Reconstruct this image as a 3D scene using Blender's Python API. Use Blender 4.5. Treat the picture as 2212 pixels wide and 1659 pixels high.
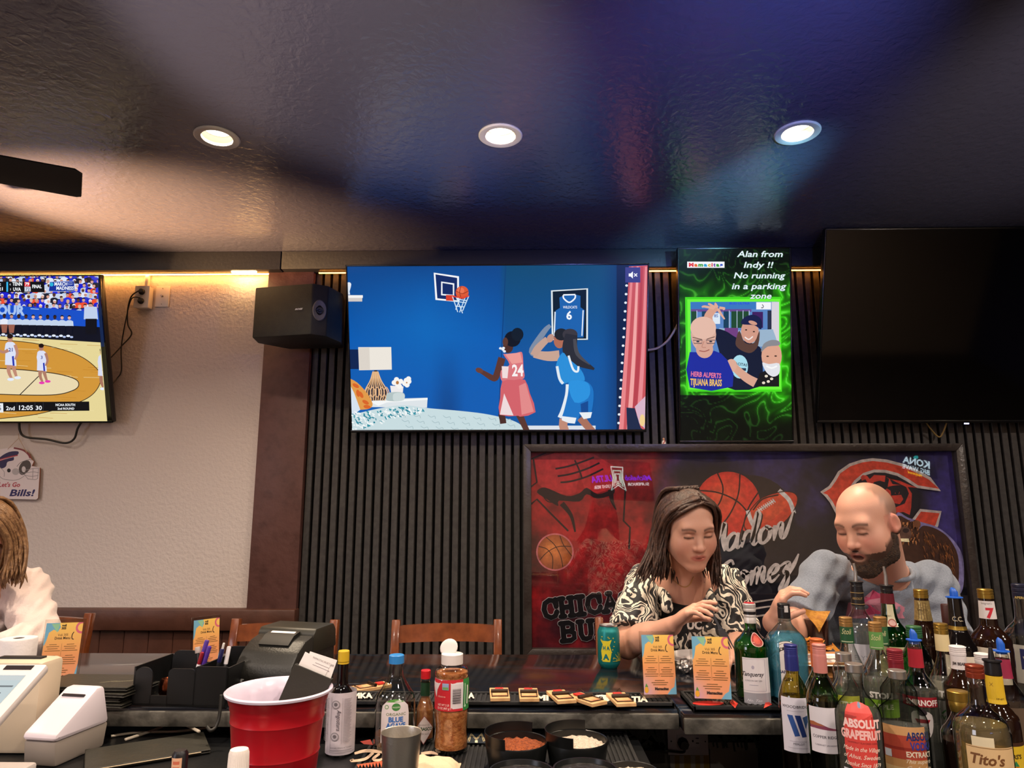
import bpy, bmesh, math, random
import numpy as np
from mathutils import Vector, Matrix, noise
from mathutils.geometry import tessellate_polygon

for _o in list(bpy.data.objects):
    bpy.data.objects.remove(_o)
sc = bpy.context.scene
COL = sc.collection
R = math.radians
rnd = random.Random(7)

# ---------------------------------------------------------------- camera, world, exposure
FPX, CAMZ, PITCH, YAW = 1495.0, 1.53, R(10.4), R(1.0)
cam = bpy.data.cameras.new('camera')
cam.sensor_width = 36.0
cam.lens = 36.0 * FPX / 2212.0
cam.clip_start = 0.05
camo = bpy.data.objects.new('camera', cam)
camo.location = (0, 0, CAMZ)
camo.rotation_euler = (R(90) + PITCH, 0, YAW)
COL.objects.link(camo)
sc.camera = camo
world = bpy.data.worlds.new('world')
world.use_nodes = True
world.node_tree.nodes['Background'].inputs[0].default_value = (0.02, 0.021, 0.03, 1)
world.node_tree.nodes['Background'].inputs[1].default_value = 1.0
sc.world = world
vs = sc.view_settings
vs.view_transform = 'Standard'
vs.look = 'None'
vs.exposure = 0.0
vs.gamma = 1.0
vs.use_curve_mapping = False
sc.cycles.max_bounces = 10
sc.cycles.transparent_max_bounces = 24
sc.cycles.transmission_bounces = 8
sc.cycles.glossy_bounces = 4
sc.cycles.diffuse_bounces = 4
sc.cycles.sample_clamp_indirect = 6.0
sc.cycles.caustics_reflective = False
sc.cycles.caustics_refractive = False
try:
    sc.cycles.use_denoising = True
    sc.cycles.denoiser = 'OPENIMAGEDENOISE'
except Exception:
    pass

def area_lamp(name, loc, size, power, color, rot=(0, 0, 0), shape='DISK', spread=None):
    l = bpy.data.lights.new(name, 'AREA')
    l.shape = shape
    if shape == 'RECTANGLE':
        l.size, l.size_y = size
    else:
        l.size = size
    l.energy = power
    l.color = color
    if spread:
        l.spread = spread
    o = bpy.data.objects.new(name, l)
    o.location = loc
    o.rotation_euler = rot
    COL.objects.link(o)
    return o
WARM = (1.0, 0.80, 0.58)
CEIL = 2.87
# recessed lamps of the room: three in view, the others above and behind the photographer
LAMPS_VIEW = [(-1.115, 2.30), (-0.082, 2.305), (0.987, 2.305)]
LAMPS_ROOM = [(-3.35, 1.55), (-2.1, 0.45), (-0.7, 0.45), (0.7, 0.45), (2.1, 0.45), (-1.4, -1.3), (0.2, -1.3), (1.8, -1.3), (3.4, -1.3), (3.3, 1.4)]  # the last one is added to brighten the right side of the room
for _x, _y in LAMPS_VIEW:
    area_lamp('downlight_lamp', (_x, _y, CEIL + 0.012), 0.085, 17, WARM, spread=R(130))
for _x, _y in LAMPS_ROOM:
    area_lamp('downlight_lamp', (_x, _y, CEIL + 0.012), 0.085, (36.0 if _x < 0 else 58.0) if abs(_x) > 3 else 28.0, (1.0, 0.84, 0.70), spread=R(170))
# added bluish fill light at the left, with no window behind it
area_lamp('left_fill_light', (-3.8, -0.7, 1.75), (2.0, 1.3), 45, (0.88, 0.88, 1.0), rot=(R(90), 0, R(-62)), shape='RECTANGLE')

# unseen spots added to put warm patches on the ceiling
def up_spot(loc, aim, power, color, angle, blend=0.8, size=0.05):
    l = bpy.data.lights.new('ceiling_fill_spot', 'SPOT')
    l.energy, l.color, l.spot_size, l.spot_blend, l.shadow_soft_size = power, color, angle, blend, size
    o = bpy.data.objects.new('ceiling_fill_spot', l)
    o.location = loc
    o.rotation_euler = (Vector(aim) - Vector(loc)).to_track_quat('-Z', 'Y').to_euler()
    COL.objects.link(o)
up_spot((-3.0, 2.3, 1.9), (-1.80, 2.86, CEIL), 2600, (1.0, 0.56, 0.22), R(38), 1.0)
up_spot((-1.0, 0.5, 1.2), (-0.55, 1.72, CEIL), 330, (1.0, 0.80, 0.60), R(37), 0.6)
# two more added spots tint the ceiling blue and teal
up_spot((0.9, 0.75, 2.25), (0.45, 2.45, CEIL), 150, (0.20, 0.28, 1.0), R(70), 1.0, 0.03)
up_spot((1.35, 1.3, 2.35), (0.90, 2.85, CEIL), 460, (0.22, 0.60, 0.75), R(20), 1.0)
up_spot((2.3, 0.5, 1.3), (2.05, 1.85, CEIL), 170, (1.0, 0.84, 0.72), R(46), 0.7)  # added spot for a pale warm patch on the ceiling at right

def ray(px, py):
    x = (px - 1106) / FPX
    u = (829.5 - py) / FPX
    y = math.cos(PITCH) - u * math.sin(PITCH)
    z = math.sin(PITCH) + u * math.cos(PITCH)
    return Vector((x * math.cos(YAW) - y * math.sin(YAW), x * math.sin(YAW) + y * math.cos(YAW), z))
def P(px, py, d):
    r = ray(px, py)
    return r * (d / r.y) + Vector((0, 0, CAMZ))
def Z(px, py, z):
    r = ray(px, py)
    return r * ((z - CAMZ) / r.z) + Vector((0, 0, CAMZ))

# ---------------------------------------------------------------- materials
def lin(c):
    if isinstance(c, str):
        c = c.lstrip('#')
        c = [int(c[i:i + 2], 16) / 255 for i in (0, 2, 4)]
    elif max(c) > 1.0:
        c = [v / 255 for v in c]
    return tuple((v / 12.92 if v <= 0.04045 else ((v + 0.055) / 1.055) ** 2.4) for v in c)
_mats = {}
def nodes_of(name):
    m = bpy.data.materials.new(name)
    m.use_nodes = True
    return m, m.node_tree.nodes, m.node_tree.links, m.node_tree.nodes['Principled BSDF']
def M(name, color, rough=0.5, metal=0.0, bump=None, var=None, coat=0.0, spec=0.5, emis=None, sheen=0.0, trans=0.0, ior=1.45, sss=0.0):
    """bump=(scale, strength, detail), var=(scale, colour2, lo, hi): noise mixed second colour"""
    if name in _mats:
        return _mats[name]
    m, N, L, b = nodes_of(name)
    c = lin(color)
    b.inputs['Base Color'].default_value = (*c, 1)
    b.inputs['Roughness'].default_value = rough
    b.inputs['Metallic'].default_value = metal
    b.inputs['Specular IOR Level'].default_value = spec
    b.inputs['Coat Weight'].default_value = coat
    b.inputs['Coat Roughness'].default_value = 0.08
    b.inputs['Sheen Weight'].default_value = sheen
    b.inputs['Transmission Weight'].default_value = trans
    b.inputs['IOR'].default_value = ior
    if sss:
        b.inputs['Subsurface Weight'].default_value = sss
        b.inputs['Subsurface Radius'].default_value = (0.012, 0.005, 0.003)
        b.inputs['Subsurface Scale'].default_value = 1.0
    if emis:
        b.inputs['Emission Color'].default_value = (*lin(emis[0]), 1)
        b.inputs['Emission Strength'].default_value = emis[1]
    tc = N.new('ShaderNodeTexCoord')
    if bump:
        n = N.new('ShaderNodeTexNoise')
        n.inputs['Scale'].default_value = bump[0]
        n.inputs['Detail'].default_value = bump[2] if len(bump) > 2 else 3
        L.new(tc.outputs['Object'], n.inputs['Vector'])
        bp = N.new('ShaderNodeBump')
        bp.inputs['Strength'].default_value = bump[1]
        bp.inputs['Distance'].default_value = 0.01
        L.new(n.outputs[0], bp.inputs['Height'])
        L.new(bp.outputs[0], b.inputs['Normal'])
    if var:
        n = N.new('ShaderNodeTexNoise')
        n.inputs['Scale'].default_value = var[0]
        n.inputs['Detail'].default_value = 4
        L.new(tc.outputs['Object'], n.inputs['Vector'])
        r = N.new('ShaderNodeMapRange')
        r.inputs[1].default_value, r.inputs[2].default_value = var[2], var[3]
        L.new(n.outputs[0], r.inputs[0])
        mx = N.new('ShaderNodeMix')
        mx.data_type = 'RGBA'
        mx.inputs[6].default_value = (*c, 1)
        mx.inputs[7].default_value = (*lin(var[1]), 1)
        L.new(r.outputs[0], mx.inputs[0])
        L.new(mx.outputs[2], b.inputs['Base Color'])
    _mats[name] = m
    return m
def EM(name, color, strength):
    if name in _mats:
        return _mats[name]
    m, N, L, b = nodes_of(name)
    N.remove(b)
    e = N.new('ShaderNodeEmission')
    e.inputs[0].default_value = (*lin(color), 1)
    e.inputs[1].default_value = strength
    L.new(e.outputs[0], N['Material Output'].inputs[0])
    _mats[name] = m
    return m
def GLASS(name, tint, edge=None, gloss=1.0, rough=0.02):
    """thin blown glass: clear through the middle, denser where the wall is seen edge-on"""
    if name in _mats:
        return _mats[name]
    m, N, L, b = nodes_of(name)
    N.remove(b)
    t = N.new('ShaderNodeBsdfTransparent')
    g = N.new('ShaderNodeBsdfGlossy')
    g.inputs['Roughness'].default_value = rough
    lw = N.new('ShaderNodeLayerWeight')
    lw.inputs[0].default_value = 0.35
    mx = N.new('ShaderNodeMix')
    mx.data_type = 'RGBA'
    mx.inputs[6].default_value = (*lin(tint), 1)
    mx.inputs[7].default_value = (*lin(edge or tint), 1)
    L.new(lw.outputs['Facing'], mx.inputs[0])
    L.new(mx.outputs[2], t.inputs[0])
    fr = N.new('ShaderNodeFresnel')
    fr.inputs[0].default_value = 1.5
    ml = N.new('ShaderNodeMath')
    ml.operation = 'MULTIPLY'
    ml.inputs[1].default_value = gloss
    ml.use_clamp = True
    L.new(fr.outputs[0], ml.inputs[0])
    ge = N.new('ShaderNodeNewGeometry')          # leaving a thin wall does not reflect totally
    inv = N.new('ShaderNodeMath')
    inv.operation = 'MULTIPLY_ADD'
    inv.inputs[1].default_value, inv.inputs[2].default_value = -gloss, gloss
    L.new(ge.outputs['Backfacing'], inv.inputs[0])
    L.new(inv.outputs[0], ml.inputs[1])
    ms = N.new('ShaderNodeMixShader')
    L.new(ml.outputs[0], ms.inputs[0])
    L.new(t.outputs[0], ms.inputs[1])
    L.new(g.outputs[0], ms.inputs[2])
    L.new(ms.outputs[0], N['Material Output'].inputs[0])
    _mats[name] = m
    return m
def VC(name, emis=0.0, rough=0.5, spec=0.4, sss=0.0, bump=None, coat=0.0, grain=None):
    """colours printed on the surface (attribute Col); emis > 0 for a lit screen"""
    if name in _mats:
        return _mats[name]
    m, N, L, b = nodes_of(name)
    a = N.new('ShaderNodeAttribute')
    a.attribute_name = 'Col'
    out = a.outputs['Color']
    if grain:
        tc = N.new('ShaderNodeTexCoord')
        n = N.new('ShaderNodeTexNoise')
        n.inputs['Scale'].default_value = grain[0]
        n.inputs['Detail'].default_value = 5
        L.new(tc.outputs['Object'], n.inputs['Vector'])
        mr = N.new('ShaderNodeMapRange')
        mr.inputs[1].default_value, mr.inputs[2].default_value = 0.3, 0.7
        mr.inputs[3].default_value, mr.inputs[4].default_value = 1 - grain[1], 1 + grain[1] * 0.5
        L.new(n.outputs[0], mr.inputs[0])
        v = N.new('ShaderNodeVectorMath')
        v.operation = 'SCALE'
        L.new(out, v.inputs[0])
        L.new(mr.outputs[0], v.inputs['Scale'])
        out = v.outputs[0]
    if emis:
        b.inputs['Base Color'].default_value = (0.01, 0.01, 0.01, 1)
        L.new(out, b.inputs['Emission Color'])
        b.inputs['Emission Strength'].default_value = emis
    else:
        L.new(out, b.inputs['Base Color'])
    b.inputs['Roughness'].default_value = rough
    b.inputs['Specular IOR Level'].default_value = spec
    b.inputs['Coat Weight'].default_value = coat
    b.inputs['Coat Roughness'].default_value = 0.03
    if sss:
        b.inputs['Subsurface Weight'].default_value = sss
        b.inputs['Subsurface Radius'].default_value = (0.010, 0.004, 0.002)
        b.inputs['Subsurface Scale'].default_value = 1.0
    if bump:
        tc = N.new('ShaderNodeTexCoord')
        n = N.new('ShaderNodeTexNoise')
        n.inputs['Scale'].default_value = bump[0]
        L.new(tc.outputs['Object'], n.inputs['Vector'])
        bp = N.new('ShaderNodeBump')
        bp.inputs['Strength'].default_value = bump[1]
        bp.inputs['Distance'].default_value = 0.005
        L.new(n.outputs[0], bp.inputs['Height'])
        L.new(bp.outputs[0], b.inputs['Normal'])
    _mats[name] = m
    return m

# ---------------------------------------------------------------- things, parts, mesh building
def setp(o, label=None, cat=None, group=None, kind=None):
    if label:
        o['label'] = label
    if cat:
        o['category'] = cat
    if group:
        o['group'] = group
    if kind:
        o['kind'] = kind
    return o
def thing(name, label, cat, loc=(0, 0, 0), rz=0.0, group=None):
    o = bpy.data.objects.new(name, None)
    o.empty_display_size = 0.05
    o.location = loc
    o.rotation_euler = (0, 0, rz)
    COL.objects.link(o)
    return setp(o, label, cat, group)
def dup(root, loc, rz=None, label=None):
    r = root.copy()
    COL.objects.link(r)
    r.location = loc
    if rz is not None:
        r.rotation_euler = (0, 0, rz)
    if label:
        r['label'] = label
    for ch in root.children:
        c = ch.copy()
        COL.objects.link(c)
        c.parent = r
        for g in ch.children:
            d = g.copy()
            COL.objects.link(d)
            d.parent = c
    return r
def link_mesh(name, me, mats, parent=None, smooth=35):
    if not isinstance(mats, (list, tuple)):
        mats = [mats]
    for m in mats:
        me.materials.append(m)
    if smooth:
        me.polygons.foreach_set('use_smooth', [True] * len(me.polygons))
        if smooth < 180:
            me.set_sharp_from_angle(angle=R(smooth))
    o = bpy.data.objects.new(name, me)
    COL.objects.link(o)
    if parent:
        o.parent = parent
    return o
class B:
    def __init__(s, T=None):
        s.bm = bmesh.new()
        s.T = T or Matrix.Identity(4)
    def _v(s, p):
        return s.bm.verts.new(s.T @ Vector(p))
    def _f(s, vs, mi=0):
        try:
            f = s.bm.faces.new(vs)
            f.material_index = mi
            return f
        except ValueError:
            return None
    def box(s, c, size, rot=None, bev=0.0, mi=0, seg=2):
        hx, hy, hz = [v / 2 for v in size]
        m = rot or Matrix.Identity(3)
        if isinstance(m, (tuple, list)):
            from mathutils import Euler
            m = Euler(m).to_matrix()
        c = Vector(c)
        vs = [s._v(c + m @ Vector((x * hx, y * hy, z * hz))) for x in (-1, 1) for y in (-1, 1) for z in (-1, 1)]
        fs = [s._f([vs[i] for i in q], mi) for q in ((0, 1, 3, 2), (4, 6, 7, 5), (0, 4, 5, 1), (2, 3, 7, 6), (0, 2, 6, 4), (1, 5, 7, 3))]
        if bev:
            es = list({e for f in fs for e in f.edges})
            r = bmesh.ops.bevel(s.bm, geom=es, offset=bev, segments=seg, affect='EDGES', profile=0.5)
            for f in r['faces']:
                f.material_index = mi
        return s
    def prism(s, pts, a, b, axis='z', mi=0, bev=0.0):
        """2-D outline extruded from a to b along axis; outline is (x,y) for z, (x,z) for y, (y,z) for x"""
        def mk(p, h):
            return {'z': (p[0], p[1], h), 'y': (p[0], h, p[1]), 'x': (h, p[0], p[1])}[axis]
        lo = [s._v(mk(p, a)) for p in pts]
        hi = [s._v(mk(p, b)) for p in pts]
        n = len(pts)
        fs = [s._f([lo[i], lo[(i + 1) % n], hi[(i + 1) % n], hi[i]], mi) for i in range(n)]
        fs += [s._f(lo[::-1], mi), s._f(hi, mi)]
        if bev:
            es = list({e for f in fs if f for e in f.edges})
            r = bmesh.ops.bevel(s.bm, geom=es, offset=bev, segments=2, affect='EDGES', profile=0.5)
            for f in r['faces']:
                f.material_index = mi
        bmesh.ops.recalc_face_normals(s.bm, faces=s.bm.faces)
        return s
    def lathe(s, prof, n=32, c=(0, 0), mi=0, a0=0.0, a1=None, sq=None):
        """profile of (r, z); sq = superellipse power for squarish bodies as function(z)"""
        full = a1 is None
        a1 = a0 + 2 * math.pi if full else a1
        k = n if full else n + 1
        rows = []
        for r, z in prof:
            if r < 1e-6:
                rows.append([s._v((c[0], c[1], z))])
                continue
            row = []
            for i in range(k):
                a = a0 + (a1 - a0) * i / n
                ca, sa = math.cos(a), math.sin(a)
                q = 1.0
                if sq:
                    p = sq(z)
                    if p != 2:
                        q = 1.0 / (abs(ca) ** p + abs(sa) ** p) ** (1 / p)
                row.append(s._v((c[0] + r * q * ca, c[1] + r * q * sa, z)))
            rows.append(row)
        for A, Bq in zip(rows, rows[1:]):
            if len(A) == 1 and len(Bq) == 1:
                continue
            for i in range(n):
                j = (i + 1) % k
                if len(A) == 1:
                    s._f([A[0], Bq[j], Bq[i]], mi)
                elif len(Bq) == 1:
                    s._f([A[i], A[j], Bq[0]], mi)
                else:
                    s._f([A[i], A[j], Bq[j], Bq[i]], mi)
        return s
    def tube(s, pts, r, n=8, mi=0, cap=True, flat=1.0):
        pts = [Vector(p) for p in pts]
        rs = r if isinstance(r, (list, tuple)) else [r] * len(pts)
        rows = []
        up = None
        for i, p in enumerate(pts):
            t = (pts[min(i + 1, len(pts) - 1)] - pts[max(i - 1, 0)])
            t = t.normalized() if t.length > 1e-9 else Vector((0, 0, 1))
            if up is None:
                up = t.orthogonal().normalized()
            else:
                up = (up - t * up.dot(t))
                up = up.normalized() if up.length > 1e-6 else t.orthogonal().normalized()
            w = t.cross(up)
            rows.append([s._v(p + rs[i] * (math.cos(2 * math.pi * k / n) * up + flat * math.sin(2 * math.pi * k / n) * w)) for k in range(n)])
        for A, Bq in zip(rows, rows[1:]):
            for k in range(n):
                s._f([A[k], A[(k + 1) % n], Bq[(k + 1) % n], Bq[k]], mi)
        if cap:
            s._f(rows[0][::-1], mi)
            s._f(rows[-1], mi)
        return s
    def ell(s, c, rad, rot=None, n=16, mi=0):
        m = rot or Matrix.Identity(3)
        c = Vector(c)
        rows = []
        for i in range(n // 2 + 1):
            t = math.pi * i / (n // 2)
            z, q = math.cos(t), math.sin(t)
            if i in (0, n // 2):
                rows.append([s._v(c + m @ Vector((0, 0, rad[2] * z)))])
            else:
                rows.append([s._v(c + m @ Vector((rad[0] * q * math.cos(2 * math.pi * k / n), rad[1] * q * math.sin(2 * math.pi * k / n), rad[2] * z))) for k in range(n)])
        for A, Bq in zip(rows, rows[1:]):
            for k in range(n):
                j = (k + 1) % n
                if len(A) == 1:
                    s._f([A[0], Bq[k], Bq[j]], mi)
                elif len(Bq) == 1:
                    s._f([A[j], A[k], Bq[0]], mi)
                else:
                    s._f([A[k], Bq[k], Bq[j], A[j]], mi)
        return s
    def obj(s, name, mats, parent=None, smooth=35, recalc=True):
        if recalc:
            bmesh.ops.recalc_face_normals(s.bm, faces=s.bm.faces)
        me = bpy.data.meshes.new(name)
        s.bm.to_mesh(me)
        s.bm.free()
        return link_mesh(name, me, mats, parent, smooth)
def spline(pts, n=6, closed=False):
    """Catmull-Rom through points of any dimension"""
    P_ = [np.array(p, float) for p in pts]
    out = []
    m = len(P_)
    rng = range(m if closed else m - 1)
    for i in rng:
        if closed:
            a, b, c, d = P_[(i - 1) % m], P_[i], P_[(i + 1) % m], P_[(i + 2) % m]
        else:
            a, b, c, d = P_[max(i - 1, 0)], P_[i], P_[i + 1], P_[min(i + 2, m - 1)]
        for k in range(n):
            t = k / n
            out.append(tuple(0.5 * ((2 * b) + (c - a) * t + (2 * a - 5 * b + 4 * c - d) * t * t + (3 * b - a - 3 * c + d) * t ** 3)))
    if not closed:
        out.append(tuple(P_[-1]))
    return out

# ---------------------------------------------------------------- printed or displayed pictures
_tcache = {}
def text_tris(body, bold=0.0, shear=0.0, res=2):
    key = (body, bold, shear, res)
    if key not in _tcache:
        cu = bpy.data.curves.new('lettering', 'FONT')
        cu.body = body
        cu.size = 1.0
        cu.offset = bold
        cu.shear = shear
        cu.resolution_u = res
        ob = bpy.data.objects.new('lettering', cu)
        COL.objects.link(ob)
        bpy.context.view_layer.update()
        dg = bpy.context.evaluated_depsgraph_get()
        me = bpy.data.meshes.new_from_object(ob.evaluated_get(dg))
        me.calc_loop_triangles()
        v = [(p.co.x, p.co.y) for p in me.vertices]
        t = [tuple(x.vertices) for x in me.loop_triangles]
        bpy.data.objects.remove(ob)
        bpy.data.meshes.remove(me)
        bpy.data.curves.remove(cu)
        _tcache[key] = (v, t)
    return _tcache[key]
class Pic:
    """picture in its own 2-D units (y down), mapped on a surface; quad = its four corners TL, TR, BR, BL in those units"""
    def __init__(s, quad, eps=3e-5):
        if len(quad) == 2:
            (x0, y0), (x1, y1) = quad
            quad = [(x0, y0), (x1, y0), (x1, y1), (x0, y1)]
        A, b = [], []
        for (x, y), (u, v) in zip(quad, [(0, 0), (1, 0), (1, 1), (0, 1)]):
            A += [[x, y, 1, 0, 0, 0, -u * x, -u * y], [0, 0, 0, x, y, 1, -v * x, -v * y]]
            b += [u, v]
        h = np.linalg.solve(np.array(A, float), np.array(b, float))
        s.H = np.append(h, 1).reshape(3, 3)
        s.V, s.F, s.C, s.L = [], [], [], []
        s.lay = 0
        s.eps = eps
        s.x0, s.y0, s.x1, s.y1 = quad[0][0], quad[0][1], quad[2][0], quad[2][1]
    def add(s, v, f, col, layer=None):
        if layer is None:
            s.lay += 1
            layer = s.lay
        o = len(s.V)
        s.V += list(v)
        s.F += [tuple(i + o for i in q) for q in f]
        s.L += [layer] * len(v)
        s.C += (col if isinstance(col, list) else [lin(col)] * len(v))
    def poly(s, pts, col, layer=None):
        pts = [(float(a), float(b)) for a, b in pts]
        t = tessellate_polygon([[Vector((a, b, 0)) for a, b in pts]])
        s.add(pts, t, col, layer)
    def rect(s, x0, y0, x1, y1, col, layer=None):
        s.poly([(x0, y0), (x1, y0), (x1, y1), (x0, y1)], col, layer)
    def grad(s, x0, y0, x1, y1, fn, nx=12, ny=12, layer=None):
        v, c = [], []
        for j in range(ny + 1):
            for i in range(nx + 1):
                x, y = x0 + (x1 - x0) * i / nx, y0 + (y1 - y0) * j / ny
                v.append((x, y))
                c.append(lin(fn(x, y)))
        f = [(j * (nx + 1) + i, j * (nx + 1) + i + 1, (j + 1) * (nx + 1) + i + 1, (j + 1) * (nx + 1) + i) for j in range(ny) for i in range(nx)]
        s.add(v, f, c, layer)
    def ell(s, cx, cy, rx, ry, col, rot=0.0, n=20, layer=None):
        c_, s_ = math.cos(R(rot)), math.sin(R(rot))
        s.poly([(cx + rx * math.cos(a) * c_ - ry * math.sin(a) * s_, cy + rx * math.cos(a) * s_ + ry * math.sin(a) * c_) for a in [2 * math.pi * i / n for i in range(n)]], col, layer)
    def stroke(s, pts, w, col, n=0, closed=False, taper=None, layer=None):
        """w: width or list; n: spline steps; taper 'both'/'end'"""
        ws = w if isinstance(w, (list, tuple)) else [w] * len(pts)
        q = [(a, b, c) for (a, b), c in zip(pts, ws)]
        if n:
            q = spline(q, n, closed)
        elif closed:
            q = q + [q[0]]
        if closed and n:
            q = list(q) + [q[0]]
        m = len(q)
        Lf, Rt = [], []
        for i in range(m):
            a = np.array(q[max(i - 1, 0)][:2])
            b = np.array(q[min(i + 1, m - 1)][:2])
            if closed and i in (0, m - 1):
                a, b = np.array(q[m - 2][:2]), np.array(q[1][:2])
            t = b - a
            t = t / (np.hypot(*t) + 1e-9)
            ww = q[i][2] / 2
            if taper == 'both':
                ww *= 0.15 + 0.85 * math.sin(math.pi * i / (m - 1))
            elif taper == 'end':
                ww *= 1 - 0.9 * i / (m - 1)
            Lf.append((q[i][0] - t[1] * ww, q[i][1] + t[0] * ww))
            Rt.append((q[i][0] + t[1] * ww, q[i][1] - t[0] * ww))
        f = [(i, i + 1, m + i + 1, m + i) for i in range(m - 1)]
        s.add(Lf + Rt, f, col, layer)
    def text(s, body, x, y, h, col, w=None, align='c', bold=0.0, shear=0.0, rot=0.0, layer=None, res=2, flip=False):
        """x, y = centre/left of the baseline; h = capital height; w = forced width"""
        v, t = text_tris(body, bold, shear, res)
        if not v:
            return
        xs = [p[0] for p in v]
        x0, x1 = min(xs), max(xs)
        sy = h / 0.70
        sx = (w / (x1 - x0)) if w else sy
        ox = {'c': (x0 + x1) / 2, 'l': x0, 'r': x1}[align]
        c_, s_ = math.cos(R(rot)), math.sin(R(rot))
        out = []
        for a, b in v:
            a, b = (a - ox) * sx * (-1 if flip else 1), -b * sy
            out.append((x + a * c_ - b * s_, y + a * s_ + b * c_))
        s.add(out, t, col, layer)
    def build(s, name, fmap, mat, parent=None, cols=0, clip=True, rows=0):
        bm = bmesh.new()
        cl = bm.verts.layers.float_color.new('Col')
        ly = bm.verts.layers.float.new('lay')
        for (x, y), c, l in zip(s.V, s.C, s.L):
            p = s.H @ np.array((x, y, 1.0))
            v = bm.verts.new((p[0] / p[2], p[1] / p[2], 0))
            v[cl] = (*c, 1)
            v[ly] = l
        bm.verts.ensure_lookup_table()
        for f in s.F:
            try:
                bm.faces.new([bm.verts[i] for i in f])
            except ValueError:
                pass
        def cut(co, no, outer):
            bmesh.ops.bisect_plane(bm, geom=bm.verts[:] + bm.edges[:] + bm.faces[:], dist=1e-6, plane_co=co, plane_no=no, clear_outer=outer)
        if clip:
            for co, no in (((0, 0, 0), (-1, 0, 0)), ((1, 0, 0), (1, 0, 0)), ((0, 0, 0), (0, -1, 0)), ((0, 1, 0), (0, 1, 0))):
                cut(co, no, True)
        for i in range(1, cols):
            cut((i / cols, 0, 0), (1, 0, 0), False)
        for i in range(1, rows):
            cut((0, i / rows, 0), (0, 1, 0), False)
        for v in bm.verts:
            v.co = fmap(v.co.x, v.co.y, v[ly] * s.eps)
        bm.normal_update()
        me = bpy.data.meshes.new(name)
        bm.to_mesh(me)
        bm.free()
        return link_mesh(name, me, mat, parent, 0)
def flat_map(tl, tr, bl, toward):
    """unit square on the plane of three corners; h lifts towards `toward`"""
    tl, tr, bl = Vector(tl), Vector(tr), Vector(bl)
    ux, uy = tr - tl, bl - tl
    n = ux.cross(uy).normalized()
    if n.dot(Vector(toward) - tl) < 0:
        n = -n
    return lambda u, v, h: tl + ux * u + uy * v + n * (h + 0.0002)
# ================================================================ the room
def proj(p):
    d = Vector(p) - Vector((0, 0, CAMZ))
    x = d.x * math.cos(YAW) + d.y * math.sin(YAW)
    y = -d.x * math.sin(YAW) + d.y * math.cos(YAW)
    zc = y * math.cos(PITCH) + d.z * math.sin(PITCH)
    up = -y * math.sin(PITCH) + d.z * math.cos(PITCH)
    return (1106 + FPX * x / zc, 829.5 - FPX * up / zc)
XL, XR, YF, YB = -3.9, 6.3, -2.8, 3.53
def structure(name, b, mats, smooth=35):
    return setp(b.obj(name, mats, None, smooth), kind='structure')
m_floor = M('floor_tile', '#2b2522', 0.45, var=(6, '#3a322c', 0.4, 0.6), bump=(14, 0.1))
structure('floor', B().box(((XL + XR) / 2, (YF + YB) / 2, -0.05), (XR - XL, YB - YF, 0.1)), m_floor)
# ceiling with openings for the recessed lamps
m_ceil, N, L, b = nodes_of('navy_plaster')
b.inputs['Base Color'].default_value = (*lin('#444457'), 1)
b.inputs['Roughness'].default_value = 0.21
b.inputs['Specular IOR Level'].default_value = 0.9
tc = N.new('ShaderNodeTexCoord')
n1 = N.new('ShaderNodeTexNoise')
n1.inputs['Scale'].default_value = 34
n1.inputs['Detail'].default_value = 5
n1.inputs['Distortion'].default_value = 0.6
L.new(tc.outputs['Object'], n1.inputs['Vector'])
bp = N.new('ShaderNodeBump')
bp.inputs['Strength'].default_value = 0.26
bp.inputs['Distance'].default_value = 0.012
L.new(n1.outputs[0], bp.inputs['Height'])
L.new(bp.outputs[0], b.inputs['Normal'])
bm = bmesh.new()
def _loop(pts):
    v = [bm.verts.new((x, y, CEIL)) for x, y in pts]
    return [bm.edges.new((v[i], v[(i + 1) % len(v)])) for i in range(len(v))]
es = _loop([(XL, YF), (XR, YF), (XR, YB), (XL, YB)])
for x, y in LAMPS_VIEW + LAMPS_ROOM:
    es += _loop([(x + 0.056 * math.cos(2 * math.pi * i / 24), y + 0.056 * math.sin(2 * math.pi * i / 24)) for i in range(24)])
bmesh.ops.triangle_fill(bm, edges=es, use_beauty=True)
me = bpy.data.meshes.new('ceiling')
bm.to_mesh(me)
bm.free()
setp(link_mesh('ceiling', me, m_ceil, None, 0), kind='structure')
# recessed lamps
m_trimring = M('lamp_trim', '#b9b4ad', 0.45)
m_baffle = M('lamp_baffle', '#e8dcc6', 0.35)
m_bulb = EM('lamp_lens', '#fff0d8', 5.0)
def downlight():
    t = thing('recessed_light', '', 'ceiling light', (0, 0, CEIL))
    B().lathe([(0.054, 0.0), (0.054, -0.003), (0.060, -0.006), (0.076, -0.006), (0.080, -0.003), (0.080, 0.0)], 40).obj('trim_ring', m_trimring, t)
    B().lathe([(0.055, -0.004), (0.050, 0.030), (0.0475, 0.034)], 40).obj('baffle', m_baffle, t)
    B().lathe([(0.0478, 0.030), (0.0, 0.032)], 40).obj('lens', m_bulb, t)
    return t
dl = downlight()
_lab = ['lit recessed ceiling light at the left, above the speaker on the post', 'lit recessed ceiling light in the middle, above the basketball television', 'lit recessed ceiling light at the right, above the green television']
for i, (x, y) in enumerate(LAMPS_VIEW):
    o = dl if i == 0 else dup(dl, (x, y, CEIL))
    o.location = (x, y, CEIL)
    setp(o, _lab[i], group='recessed lights in the blue ceiling')
for i, (x, y) in enumerate(LAMPS_ROOM):
    dup(dl, (x, y, CEIL), label='recessed ceiling light behind the photographer')['group'] = 'recessed lights behind the photographer'
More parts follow.
